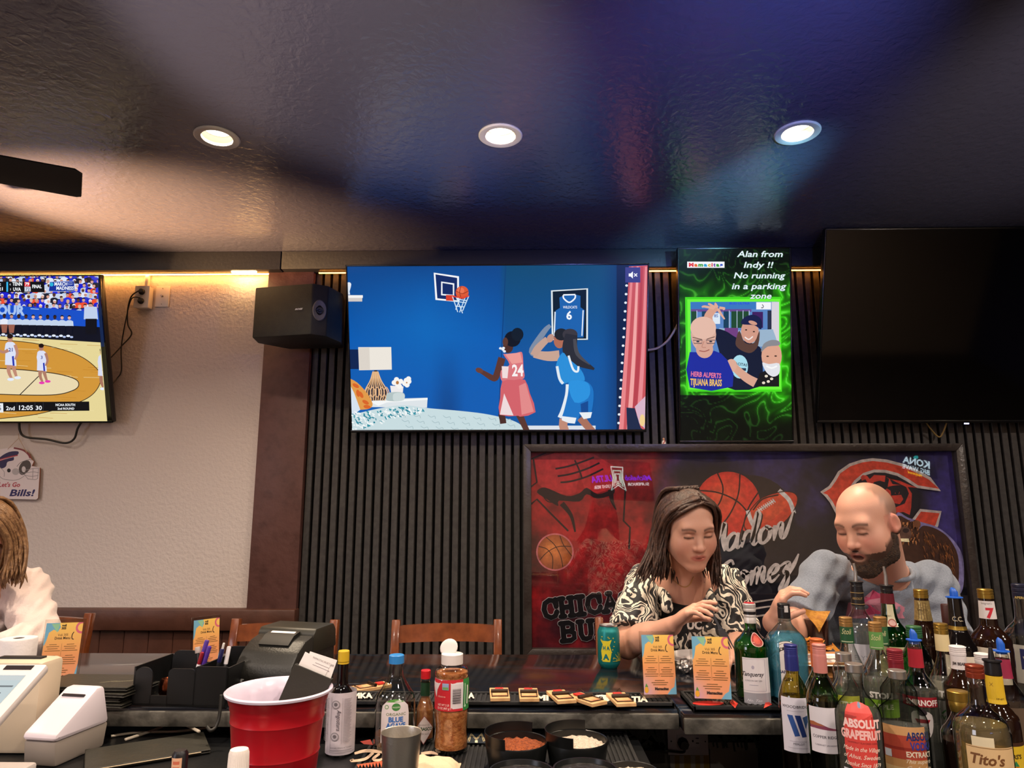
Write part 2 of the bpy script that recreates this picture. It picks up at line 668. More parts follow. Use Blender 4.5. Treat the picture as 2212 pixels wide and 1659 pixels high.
# back wall: white plaster at the left, dark slats at the right
m_white = M('white_plaster', '#c9bdb9', 0.75, bump=(55, 0.5, 4))
m_black = M('black_paint', '#17161a', 0.5)
m_slat = M('charcoal_slat', '#3c3938', 0.55, var=(40, '#2e2b2b', 0.35, 0.65), bump=(120, 0.08))
m_gap = M('slat_backing', '#0b0a0b', 0.8)
m_trim = M('dark_trim', '#1f1f26', 0.5, bump=(60, 0.12))
m_brown = M('brown_paint', '#5b3c38', 0.5, bump=(26, 0.25), var=(18, '#4d312d', 0.45, 0.7))
m_wain = M('brown_wainscot', '#54342a', 0.42, bump=(30, 0.15), var=(9, '#45291f', 0.4, 0.7))
structure('wall_back', B().box(((XL - 1.2) / 2, 3.55, 1.435), (-1.2 - XL, 0.08, 2.87)).box(((XR - 1.2) / 2, 3.57, 1.435), (XR + 1.2, 0.04, 2.87), mi=1), [m_white, m_gap])
b = B()
x = -1.100
while x < 3.7:
    b.box((x + 0.0145, 3.526, 1.43), (0.030, 0.050, 2.80), bev=0.002, seg=1)
    x += 0.0437
structure('wall_slats', b, m_slat)
structure('trim_1', B().box((-1.227, 3.505, 1.90), (0.242, 0.07, 1.77), bev=0.004), m_brown)
structure('trim_2', B().box(((XL - 1.10) / 2, 3.475, 1.015), (-1.10 - XL, 0.07, 0.10), bev=0.008), m_wain)
b = B()
x = -1.10
while x > XL:
    b.box((x - 0.0595, 3.49, 0.48), (0.117, 0.04, 0.965), bev=0.003, seg=1)
    x -= 0.119
structure('wall_wainscot', b, m_wain)
structure('trim_3', B().box((-2.585, 3.465, CEIL - 0.0505), (2.63, 0.09, 0.099), bev=0.003).box((3.82, 3.465, CEIL - 0.0495), (4.97 + 5.2, 0.09, 0.097), bev=0.003), m_trim)
m_tan = M('tan_wall', '#b49d88', 0.7, bump=(50, 0.3))
m_navy = M('navy_wall', '#2b2f52', 0.6, bump=(50, 0.3))
structure('wall_left', B().box((XL - 0.04, (YF + YB) / 2, 1.435), (0.08, YB - YF, 2.87)), m_tan)
structure('wall_right', B().box((XR + 0.04, (YF + YB) / 2, 1.435), (0.08, YB - YF, 2.87)), m_navy)
structure('wall_front', B().box(((XL + XR) / 2, YF - 0.04, 1.435), (XR - XL, 0.08, 2.87)), m_tan)
structure('trim_4', B().box(((XL + XR) / 2, YF + 0.10, 2.49), (XR - XL, 0.2, 0.26)).box((XL + 0.08, 0.3, 2.49), (0.16, 6.0, 0.26)), m_navy)
# LED strips tucked under the trim
def led(name, label, x0, x1, y, z, strength, s=0.008, color='#ffb050'):
    t = thing(name, label, 'light strip', ((x0 + x1) / 2, y, z))
    B().box((0, 0, 0), (x1 - x0, s, 0.004)).obj('tape', EM('led_' + str(strength) + color, color, strength), t)
    B().box((0, 0, 0.003), (x1 - x0, s + 0.004, 0.003)).obj('backing', M('led_backing', '#8a6a30', 0.5), t)
led('led_strip', 'warm LED strip glowing under the dark trim above the white wall', XL + 0.05, -1.27, 3.480, CEIL - 0.104, 55, 0.008, '#ffac54')
led('led_strip', 'warm LED strip glowing under the dark trim above the slatted wall', -1.08, 3.6, 3.470, CEIL - 0.104, 22, 0.008, '#ff9a38')
led('led_strip', 'warm LED strip added on top of the soffit behind the photographer to brighten the ceiling', XL + 0.1, XR - 0.1, YF + 0.12, 2.632, 200, 0.02, '#ffc890')  # strip added out of view to throw light up at the ceiling
led('led_strip', 'warm LED strip under the soffit behind the photographer', XL + 0.1, XR - 0.1, YF + 0.16, 2.365, 45, 0.012)
# bright bare end of the LED strip
t = thing('led_strip', 'bare bright end of the LED strip left of the brown post', 'light strip', (-1.47, 3.45, CEIL - 0.103))
B().box((0, 0, 0), (0.13, 0.012, 0.006)).obj('tape', EM('led_bare', '#ffd890', 60), t)
# neon beer signs on the wall behind the photographer, seen only as reflections in the picture's glass
GLY = 3.434
def neon(name, label, px, py, wpx, fn):
    d = 2 * GLY - (YF + 0.03)
    c = P(px, py, d)
    t = thing(name, label, 'neon sign', (c.x, YF + 0.02, c.z))
    s = d / FPX
    p = Pic([(-100, -60), (100, 60)])
    fn(p)
    k = wpx * s / 200
    p.build('tubes', lambda u, v, h: Vector(((0.5 - u) * 200 * k, 0.012 + h, (0.5 - v) * 120 * k)), VC('neon', 7.0), t)
    B().box((0, 0, 0), (200 * k, 0.014, 120 * k), bev=0.004).obj('backing', M('neon_backing', '#15151c', 0.4), t)
def _kona(p):
    p.ell(-2, -44, 14, 10, '#20a0a0')
    p.text('KONA', 0, -2, 34, '#d8f2ff', w=150, bold=0.03, shear=0.15, rot=-14)
    p.text('BIG WAVE', 6, 28, 22, '#d8f2ff', w=150, bold=0.02, shear=0.15, rot=-14)
    p.text('Hollywood', 12, 46, 13, '#ffe018', w=80, bold=0.01, shear=0.3, rot=-14)
neon('neon_sign', 'white neon beer sign reflected in the picture glass at right', 1990, 1010, 92, _kona)
def _superior(p):
    for k, c in ((1.0, '#e8fff4'), (0.66, '#c8ffe8'), (0.36, '#e8fff4')):
        p.stroke([(-20 * k, -34 * k - 4), (22 * k, -34 * k - 4), (16 * k, -4), (24 * k, 34 * k), (0, 18 * k), (-24 * k, 34 * k), (-16 * k, -4)], 4, c, closed=True)
    p.text('Michelob', -98, -4, 16, '#2020ff', w=74, align='l', bold=0.02, shear=0.25, rot=5)
    p.text('ULTRA', 20, 6, 18, '#2020ff', w=76, align='l', bold=0.03, shear=0.25, rot=5)
    p.text('SUPERIOR', -90, 14, 9, '#ffffff', w=60, align='l', bold=0.02, rot=5)
    p.text('LIGHT BEER', 28, 26, 9, '#ffffff', w=60, align='l', bold=0.02, rot=5)
neon('neon_sign', 'blue neon light beer sign reflected in the picture glass at left', 1340, 1040, 135, _superior)

# ================================================================ televisions
m_tvblack = M('tv_black_plastic', '#101013', 0.35)
m_screen_lit = VC('lit_screen', 1.0, rough=0.3, spec=0.04)
def tv(label, xl, xr, top, bot, px2loc, draw, lit=True, group='televisions'):
    """top / bot = (z, y) of the tilted panel; px2loc turns a photo pixel into the drawing's units"""
    tl, tr = Vector((xl, top[1], top[0])), Vector((xr, top[1], top[0]))
    bl = Vector((xl, bot[1], bot[0]))
    root = Vector(((xl + xr) / 2, bot[1], bot[0]))
    ex, ey = Vector((1, 0, 0)), (bl - tl).normalized()
    ez = Vector((0, ey.z, -ey.y))
    if ez.y > 0:
        ez = -ez                                   # out of the screen, to the room
    T = Matrix((ex, -ey, ez)).transposed().to_4x4()
    T.translation = Vector((0, 0, 0))
    W, H = xr - xl, (bl - tl).length
    t = thing('television', label, 'television', root, group=group)
    T.translation = ((tl + tr) / 2 + (bl - tl) / 2) - root
    B(T).box((0, 0, -0.018), (W, H, 0.03), bev=0.006).box((0, -0.06, -0.05), (W * 0.55, H * 0.5, 0.05), bev=0.02).obj('housing', m_tvblack, t)
    bz, ch = 0.008, 0.014
    fr = B(T)
    fr.box((0, H / 2 - bz / 2, 0.001), (W, bz, 0.012), bev=0.002).box((0, -H / 2 + ch / 2, 0.002), (W, ch, 0.014), bev=0.003)
    fr.box((-W / 2 + bz / 2, 0, 0.001), (bz, H, 0.012), bev=0.002).box((W / 2 - bz / 2, 0, 0.001), (bz, H, 0.012), bev=0.002)
    fr.obj('bezel', M('tv_bezel', '#0c0c0e', 0.25), t)
    w2, h2 = W / 2 - bz, H / 2
    c = [T @ Vector(p) for p in ((-w2, h2 - bz, 0.002), (w2, h2 - bz, 0.002), (w2, -h2 + ch, 0.002), (-w2, -h2 + ch, 0.002))]
    B(T).box((0, 0.05, -0.10), (0.3, 0.3, 0.05)).obj('wall_bracket', M('bracket_black', '#0d0d0d', 0.6), t)
    if lit:
        q = [px2loc(*proj(v + root)) for v in c]
        p = Pic(q)
        draw(p)
        p.build('screen', flat_map(c[0], c[1], c[3], Vector((0, -9, 0)) + c[0]), m_screen_lit, t)
    else:
        b = B()
        b._f([b._v(v) for v in c])
        b.obj('screen', M('dark_screen', '#060506', 0.07, spec=0.6), t)
        B(T).box((W * -0.06, -H / 2 - 0.003, 0.006), (0.022, 0.006, 0.004)).obj('power_light', EM('power_light', '#c8c8ff', 3.0), t)
    return t
def skin_bust(p, x, y, s, skin, shirt, hair=None, beard=None, tilt=0):
    """small figure of head and shoulders, s = head height"""
    p.poly([(x - s * 0.95, y + s * 1.9), (x - s * 0.85, y + s * 0.85), (x - s * 0.3, y + s * 0.6), (x + s * 0.3, y + s * 0.6), (x + s * 0.85, y + s * 0.85), (x + s * 0.95, y + s * 1.9)], shirt)
    p.ell(x, y, s * 0.36, s * 0.48, skin)
    if hair:
        p.poly([(x - s * 0.38, y), (x - s * 0.36, y - s * 0.35), (x, y - s * 0.55), (x + s * 0.36, y - s * 0.35), (x + s * 0.38, y), (x + s * 0.22, y - s * 0.22), (x - s * 0.22, y - s * 0.22)], hair)
    if beard:
        p.poly([(x - s * 0.34, y + s * 0.1), (x, y + s * 0.25), (x + s * 0.34, y + s * 0.1), (x + s * 0.2, y + s * 0.55), (x - s * 0.2, y + s * 0.55)], beard)
def mix(a, b, t):
    t = min(1, max(0, t))
    return tuple(p + (q - p) * t for p, q in zip(a, b))
def draw_bedroom(p):
    def wall(x, y):
        if x < 1145:
            c = mix((12, 70, 138), (10, 92, 178), (y - 90) / 500)
            c = mix(c, (14, 104, 186), max(0, 1 - abs(x - 620) / 500) * max(0, 1 - abs(y - 520) / 420))
            return mix(c, (10, 70, 140), max(0, 1 - abs(x - 760) / 120) * max(0, (y - 600) / 300) * 0.7)
        c = mix((14, 74, 116), (16, 86, 160), (y - 90) / 620)
        return mix(c, (8, 50, 104), max(0, (x - 1780) / 160))
    p.grad(60, 60, 1145, 1230, wall, 24, 24, layer=0)
    p.grad(1145.01, 60, 2120, 1230, wall, 24, 24, layer=0)
    p.stroke([(1145, 90), (1120, 600), (1098, 1100)], 5, (8, 60, 120))
    p.rect(90, 300, 196, 318, '#f4f2f0'); p.rect(90, 318, 192, 342, '#cfc8c4')
    p.ell(104, 230, 15, 16, '#e6ecf4'); p.poly([(92, 240), (118, 240), (108, 275), (112, 296), (92, 296)], '#dfe8f4')
    # hoop
    p.poly([(665, 150), (832, 176), (834, 346), (680, 332)], '#122c66')
    p.stroke([(672, 156), (828, 180), (828, 340), (684, 326)], 16, '#f4f6fa', closed=True)
    p.stroke([(720, 214), (798, 226), (798, 302), (720, 296)], 13, '#eef2f8', closed=True)
    p.poly([(748, 298), (800, 300), (800, 338), (748, 336)], '#d8402c')
    for a, b_ in (((790, 306), (826, 412)), ((815, 312), (858, 420)), ((845, 312), (812, 396)), ((876, 312), (838, 414)), ((898, 308), (858, 404)), ((800, 340), (880, 350)), ((810, 372), (868, 378)), ((820, 326), (884, 336))):
        p.stroke([a, b_], 6, '#cfe4f4')
    p.ell(855, 282, 43, 43, '#dc5a34'); p.ell(845, 270, 24, 22, '#ec7450')
    p.stroke([(815, 272), (856, 290), (896, 272)], 4, '#8a2c18', 4); p.stroke([(848, 240), (838, 282), (852, 324)], 4, '#8a2c18', 4)
    p.stroke([(790, 306), (850, 316), (902, 304)], 8, '#e04028', 4)
    # framed jersey
    p.poly([(1445, 268), (1690, 253), (1690, 598), (1450, 600)], '#0a1e30')
    p.poly([(1500, 316), (1530, 300), (1608, 296), (1640, 304), (1640, 380), (1668, 400), (1660, 580), (1466, 588), (1476, 402), (1504, 384)], '#1c62ae')
    p.stroke([(1472, 410), (1466, 570)], 9, '#dce8f6'); p.stroke([(1658, 400), (1650, 570)], 8, '#dce8f6')
    p.stroke([(1526, 300), (1530, 322), (1566, 348), (1602, 322), (1606, 298)], 10, '#eef4fb', 4); p.stroke([(1526, 298), (1606, 296)], 9, '#eef4fb')
    p.text('WILDCATS', 1571, 388, 17, '#f2f6fb', w=94, bold=0.01); p.text('6', 1565, 460, 54, '#f2f6fb', bold=0.03)
    p.stroke([(1450, 272), (1685, 258), (1684, 592), (1455, 594)], 13, '#dfe9ee', closed=True)
    # curtain
    p.rect(1880, 60, 1960, 1230, '#0b2248')
    p.poly([(1962, 110), (2110, 100), (2100, 1200), (1894, 1200), (1940, 600)], '#c8555c')
    for x0, x1, c in ((1985, 1950, '#e8868a'), (2020, 2000, '#f2a6a4'), (2048, 2030, '#b8434e'), (2075, 2060, '#e88a90')):
        p.stroke([(x0, 110), (x1 - 6, 700), (x1 - 40, 1200)], [14, 24, 30], c, 4)
    for i in range(17):
        y = 236 + i * 57
        p.ell(1946 - (y - 236) * 0.058, y, 9, 8, '#e4ecf6')
    p.poly([(1945, 1045), (2000, 1050), (2040, 1180), (2070, 1200), (1950, 1200)], '#1c2a4a'); p.poly([(2000, 1040), (2070, 970), (2072, 1190), (2030, 1150)], '#d8b4c8'); p.ell(2050, 1130, 18, 40, '#f0d090')
    p.rect(1937, 115, 2037, 216, '#3c3f86')
    p.poly([(1960, 156), (1972, 156), (1988, 142), (1988, 190), (1972, 176), (1960, 176)], '#f4f4fa'); p.stroke([(1996, 156), (2016, 176)], 6, '#f4f4fa'); p.stroke([(2016, 156), (1996, 176)], 6, '#f4f4fa')
    # lamp, flowers, nightstand
    p.rect(100, 660, 170, 790, '#0a2450')
    p.poly([(240, 1005), (300, 990), (626, 980), (622, 1046), (240, 1042)], '#dde4e8'); p.poly([(240, 1005), (626, 982), (626, 994), (356, 1012), (300, 1034)], '#f4f6f6')
    p.poly([(166, 645), (385, 644), (389, 794), (172, 798)], '#ece6dc'); p.poly([(170, 650), (240, 648), (244, 794), (176, 796)], '#dcd4ca')
    p.rect(272, 798, 292, 808, '#1c1c24')
    p.poly([(262, 808), (300, 808), (318, 864), (352, 916), (360, 950), (344, 996), (222, 1000), (208, 950), (216, 916), (250, 864)], '#2c2a38')
    for k in range(9):
        q = -1 + k / 4
        p.stroke([(280 + q * 16, 806), (282 + q * 36, 866), (284 + q * 74, 940), (282 + q * 58, 1000)], 7, '#d8a878' if k % 2 else '#e8bc90', 5)
    for k in range(5):
        p.stroke([(216 + k * 30, 940), (232 + k * 30, 910), (250 + k * 30, 944), (232 + k * 30, 976)], 6, '#e0b288', 4, closed=True)
    p.poly([(378, 900), (466, 905), (462, 946), (384, 944)], '#eeeaea')
    for cx, cy in ((420, 860), (448, 872), (425, 890), (405, 880), (440, 905), (485, 865), (502, 872), (490, 895), (475, 885), (500, 855)):
        p.ell(cx, cy, 17, 17, '#f6f4f0')
    p.ell(426, 880, 10, 12, '#b87840'); p.ell(488, 880, 5, 5, '#b87840')
    p.poly(spline([(352, 985), (362, 950), (420, 942), (468, 950), (474, 980), (440, 1002), (362, 1000)], 4, True), '#b4c4c4'); p.poly(spline([(396, 985), (404, 952), (456, 948), (474, 968), (466, 996), (410, 1002)], 4, True), '#ccd8d8')
    # bed
    p.poly(spline([(105, 850), (160, 880), (225, 950), (262, 1020), (240, 1052), (180, 1060), (110, 1060)], 3), '#e09a4a')
    for cx, cy, a in ((150, 900, 30), (185, 960, 60), (215, 1010, 30), (165, 950, 80), (225, 1040, 10)):
        p.ell(cx, cy, 24, 12, '#d86428', rot=a)
    p.poly([(105, 880), (140, 950), (180, 1060), (110, 1110)], '#d6e2ee')
    p.rect(1280, 1165, 1740, 1220, '#dce2ea')
    p.poly(spline([(100, 1100), (280, 1056), (460, 1030), (640, 1050), (830, 1066), (1000, 1086), (1140, 1116), (1230, 1150), (1310, 1215)], 4) + [(100, 1220)], '#c8dce0')
    r_ = random.Random(3)
    for i in range(170):
        x = r_.uniform(118, 600); y = 1040 + abs(x - 460) * 0.10 + r_.uniform(2, 150) * (1 - (x - 118) / 560)
        p.ell(x, y, r_.uniform(6, 14), r_.uniform(3, 6), ['#1f8298', '#f4f8f8', '#2f92a4', '#eef4f4'][i % 4], rot=r_.uniform(0, 90), n=8)
    for i in range(24):
        x, y = 430 + (i % 8) * 100 + (i // 8) * 26, 1085 + (i // 8) * 38 + (i % 8) * 4
        p.stroke([(x, y), (x + 20, y + 14), (x + 44, y + 8), (x + 50, y + 26)], 4, '#a4bcc2', 4)
    # girl in pink
    p.stroke([(1115, 1085), (1124, 1120), (1128, 1150)], 42, '#4a2c28'); p.stroke([(1235, 1090), (1262, 1150), (1290, 1210)], [48, 40, 36], '#5a352e')
    p.stroke([(1120, 715), (1084, 830), (1062, 850), (1000, 815), (960, 795)], [50, 44, 40, 30, 22], '#5c362e', 4); p.ell(970, 798, 26, 17, '#6a4036', rot=20)
    p.ell(1160, 640, 34, 44, '#4a2c26'); p.ell(1190, 590, 54, 52, '#0d1420'); p.ell(1222, 560, 40, 44, '#0f1c2a'); p.ell(1142, 610, 18, 30, '#5a382e')
    for cx, cy in ((1110, 652), (1126, 660), (1136, 672), (1130, 650)):
        p.ell(cx, cy, 10, 8, '#e8ecf2')
    p.poly(spline([(1128, 690), (1170, 698), (1236, 676), (1256, 690), (1262, 780), (1266, 850), (1200, 862), (1122, 872), (1112, 800), (1170, 760)], 3, True), '#d9767c')
    p.poly([(1118, 770), (1164, 772), (1156, 850), (1122, 848)], '#f0dcdc'); p.poly([(1140, 690), (1240, 680), (1256, 745), (1186, 755)], '#eb9a94')
    p.text('24', 1224, 834, 74, '#f8f2f2', w=76, bold=0.03)
    p.poly(spline([(1122, 870), (1200, 862), (1272, 860), (1304, 950), (1342, 1074), (1240, 1104), (1228, 1098), (1104, 1092), (1108, 980)], 2, True), '#d2626a')
    p.poly([(1134, 950), (1196, 1096), (1106, 1090)], '#eedadc'); p.poly([(1232, 900), (1276, 880), (1330, 1070), (1250, 1092)], '#e28a8a')
    # girl in blue
    p.stroke([(1530, 1120), (1524, 1160), (1540, 1215)], [60, 56, 60], '#c08a76'); p.stroke([(1640, 1110), (1680, 1160), (1730, 1215)], [56, 50, 46], '#a8705c')
    p.stroke([(1336, 690), (1322, 660), (1400, 540), (1440, 500)], [40, 44, 36, 24], '#7c8ca4', 4)
    p.stroke([(1500, 700), (1420, 704), (1330, 690)], [70, 62, 46], '#c8a492', 4); p.stroke([(1330, 700), (1360, 650), (1420, 590)], [48, 50, 40], '#c4a090', 4); p.ell(1440, 585, 22, 30, '#c09484', rot=30)
    p.ell(1500, 600, 38, 52, '#b06c56'); p.ell(1512, 560, 46, 40, '#20242c'); p.ell(1570, 560, 50, 38, '#3a3840'); p.stroke([(1580, 560), (1570, 660), (1620, 730), (1730, 790)], [80, 100, 76, 14], '#2a2c36', 5)
    p.stroke([(1600, 590), (1620, 690), (1700, 760)], [20, 26, 6], '#4a4a52', 4)
    p.poly(spline([(1478, 760), (1520, 680), (1560, 720), (1640, 790), (1668, 862), (1620, 880), (1560, 878), (1512, 890), (1492, 850)], 3, True), '#2a8ed8')
    p.stroke([(1560, 700), (1590, 790), (1620, 805), (1626, 770)], 14, '#e4eef6', 4); p.stroke([(1484, 770), (1500, 850), (1524, 886)], 18, '#dfe9f2', 4)
    p.poly(spline([(1556, 882), (1660, 866), (1718, 910), (1724, 1000), (1700, 1096), (1640, 1086), (1610, 1140), (1512, 1116), (1540, 990)], 3, True), '#1b74c4')
    p.poly(spline([(1560, 880), (1650, 866), (1700, 900), (1690, 980), (1600, 1010)], 3, True), '#2a92de'); p.poly([(1640, 1020), (1690, 1000), (1690, 1090), (1644, 1080)], '#0f4a94')
    p.stroke([(1552, 890), (1546, 960), (1520, 1060), (1500, 1110)], [20, 18, 22, 26], '#e4ecf2', 4)
    p.poly([(1514, 1100), (1612, 1112), (1602, 1150), (1560, 1146), (1516, 1128)], '#e8eef4'); p.poly([(1630, 1076), (1716, 1074), (1706, 1112), (1660, 1120)], '#e8eef4')
z1 = lambda x, y: ((x - 720) / 0.3255, (y - 540) / 0.3255)
tv('large lit television showing girls playing basketball in a blue bedroom', -0.867, 0.608, (2.71, 3.20), (1.917, 3.44), z1, draw_bedroom)

def swirl(x, y):
    q = Vector((x * 0.0042, y * 0.0042, 1.7))
    a = noise.noise(q) * 2.2
    b_ = noise.noise(q * 1.7 + Vector((a, 3.1 - a, 0.4))) * 1.6
    return 0.5 + 0.5 * math.sin((q.x * 1.5 + q.y * 2.2 + a * 2.1 + b_ * 1.7) * 4.0), a, b_
def draw_green(p):
    def g(x, y):
        s, a, b_ = swirl(x, y)
        dx, dy = max(385 - x, 0, x - 1050), max(525 - y, 0, y - 1165)
        near = max(0, 1 - math.hypot(dx, dy) / 300)
        base = near ** 1.3 * (0.95 if x > 1000 else 0.55 + 0.3 * (y > 1100)) + 0.04
        if y > 1220:
            base = max(0.01, base * min(1, max(0.06, (x - 560) / 480)) + 0.22 * max(0, (x - 760) / 380) * max(0, 1 - (y - 1220) / 300) + 0.06 * a)
        ln = max(0, s - 0.93) * 12
        f = max(0, base) * (0.55 + 0.45 * s) * (1.15 if y < 1220 else 1)
        c = mix((2, 7, 3), (52, 200, 14), f)
        return mix(c, (120, 250, 90), ln * (0.12 + 0.7 * min(1, base + 0.1)))
    p.grad(270, 110, 1170, 1600, g, 130, 210, layer=0)
    # glow line round the photograph
    for k, c in ((30, (70, 220, 30)), (14, (110, 245, 60))):
        p.poly([(375 - k, 520 - k), (1048 + k * 0.4, 518 - k), (1056 + k * 0.4, 1166 + k), (384 - k, 1166 + k)], c)
    # the photograph: three men in a bar
    p.poly([(385, 526), (1036, 524), (1046, 1158), (390, 1158)], '#5a86c4')
    p.rect(386, 526, 1036, 580, '#3a78c0'); p.text('BUD ULTRA', 752, 545, 16, '#2848e0', w=150, bold=0.02)
    p.rect(388, 580, 840, 600, '#6a4a90')
    for x in (390, 470, 632, 690, 735, 780):
        p.rect(x, 596, x + 40, 720, ['#204a30', '#3a9a40', '#18405c'][x % 3]); p.rect(x + 40, 590, x + 46, 730, '#b8c8e8')
    p.rect(540, 610, 606, 690, '#dce8f4'); p.text('85', 576, 640, 22, '#4a6ab0', bold=0.02)
    p.rect(876, 528, 986, 582, '#f4f4fa'); p.stroke([(920, 545), (930, 560), (920, 572), (914, 566)], 5, '#202030', 3)
    p.rect(846, 600, 926, 720, '#402060'); p.rect(990, 526, 1046, 830, '#d8d4dc'); p.rect(960, 590, 990, 800, '#283048')
    p.poly([(600, 720), (760, 740), (1000, 730), (1046, 860), (600, 860)], '#9ab4cc'); p.rect(640, 720, 740, 800, '#704080')
    # raised hand
    p.stroke([(520, 680), (520, 630), (560, 580), (590, 566)], [70, 62, 52, 46], '#d8a08a', 4)
    for q in (((560, 575), (490, 560), (470, 566)), ((570, 570), (530, 545), (516, 540)), ((585, 566), (570, 540), (566, 536)), ((600, 570), (640, 575), (626, 584)), ((590, 580), (615, 620), (640, 655))):
        p.stroke(q, [20, 17, 11], '#e0ac96', 3)
    # man in the middle
    p.poly(spline([(560, 740), (640, 740), (740, 800), (900, 860), (920, 960), (900, 1158), (640, 1158), (600, 900)], 3, True), '#141c34')
    p.ell(828, 745, 66, 90, '#d29a86')
    p.poly(spline([(750, 740), (790, 830), (860, 830), (900, 740), (890, 850), (840, 905), (780, 896), (730, 860), (722, 820)], 3, True), '#5a4038')
    p.stroke([(790, 788), (820, 806), (850, 784)], 9, '#f4e8e4', 3); p.ell(800, 735, 8, 5, '#30201c'); p.ell(858, 748, 8, 5, '#30201c')
    p.poly(spline([(764, 690), (790, 640), (860, 622), (914, 660), (912, 730), (860, 700)], 4, True), '#18204a'); p.ell(850, 682, 34, 14, '#d29a86', rot=18)
    p.ell(752, 1010, 62, 88, '#a8dcec'); p.text('MACITAS', 752, 1000, 20, '#202c40', w=110, bold=0.02, rot=8); p.rect(700, 1020, 800, 1040, '#283850')
    p.stroke([(870, 1130), (800, 1090), (720, 1020), (680, 970)], [70, 64, 56, 50], '#d8a48e', 4); p.ell(690, 1000, 42, 48, '#dcaa96')
    # man at the left
    p.poly(spline([(380, 900), (480, 930), (560, 890), (660, 960), (700, 1158), (380, 1165)], 2, True), '#1c2c9c')
    p.ell(482, 770, 94, 130, '#dcae9c'); p.ell(480, 720, 96, 84, '#e4baa8'); p.ell(490, 880, 64, 66, '#d6a492')
    for cx in (440, 536):
        p.stroke([(cx - 36, 812), (cx + 34, 812), (cx + 28, 836), (cx - 28, 836)], 5, '#303040', closed=True); p.ell(cx, 822, 12, 6, '#283040')
    p.stroke([(400, 790), (440, 800), (470, 806)], 6, '#6a5048'); p.stroke([(506, 804), (540, 794), (566, 786)], 6, '#6a5048')
    p.stroke([(486, 820), (470, 862), (500, 866)], 7, '#c08a78', 3); p.stroke([(450, 890), (490, 896), (526, 882)], 7, '#a05a50', 3)
    p.text('HERB ALPERTS', 500, 1088, 36, '#e87898', w=226, bold=0.03, rot=4); p.text('TIJUANA BRASS', 500, 1150, 48, '#f0c060', w=236, bold=0.03, rot=2)
    # man at the right
    p.poly([(870, 1158), (900, 1060), (960, 1030), (1046, 1060), (1046, 1158)], '#18181c')
    p.ell(990, 930, 76, 110, '#dca48c'); p.poly(spline([(912, 900), (930, 840), (990, 810), (1046, 820), (1046, 850), (960, 860)], 3, True), '#8a8a90')
    p.poly(spline([(920, 980), (970, 990), (1046, 985), (1046, 1060), (1000, 1084), (950, 1050)], 3, True), '#e4e4ea'); p.stroke([(950, 1004), (990, 1020), (1030, 1004)], 12, '#f8f8f8', 3); p.ell(960, 932, 10, 5, '#382420'); p.ell(1020, 930, 10, 5, '#382420')
    for cx, cy in ((950, 1080), (990, 1100), (930, 1130), (965, 1120)):
        p.ell(cx, cy, 12, 10, '#e8dcc8')
    # caption
    for s, x, y, w in (('Alan from', 902, 190, 342), ('Indy !!', 892, 271, 222), ('No running', 900, 350, 385), ('in a parking', 896, 430, 408), ('zone', 908, 502, 162)):
        p.text(s, x + 3, y + 3, 44, (60, 120, 70), w=w, bold=0.015, shear=0.2)
        p.text(s, x, y, 44, '#e8f4ff', w=w, bold=0.015, shear=0.2)
    p.rect(360, 226, 638, 272, '#f4f4f8')
    x = 372
    for ch, c, w in zip('Mamacitas', ['#e02838', '#e86a20', '#30a030', '#28a0d0', '#d8b820', '#e02838', '#7030a0', '#30a030', '#2050c8'], (40, 30, 40, 30, 26, 14, 20, 28, 26)):
        p.text(ch, x, 262, 26, c, w=w - 4, align='l', bold=0.06)
        x += w + 0.5
z2 = lambda x, y: ((x - 1380) / 0.2894, (y - 500) / 0.2894)
tv('tall upright lit television with green marbled picture and white caption', 0.770, 1.335, (2.826, 3.30), (1.8615, 3.45), z2, draw_green)
tv('big switched off black television at the right under the ceiling', 1.443, 3.10, (2.86, 3.15), (1.957, 3.42), None, None, lit=False)

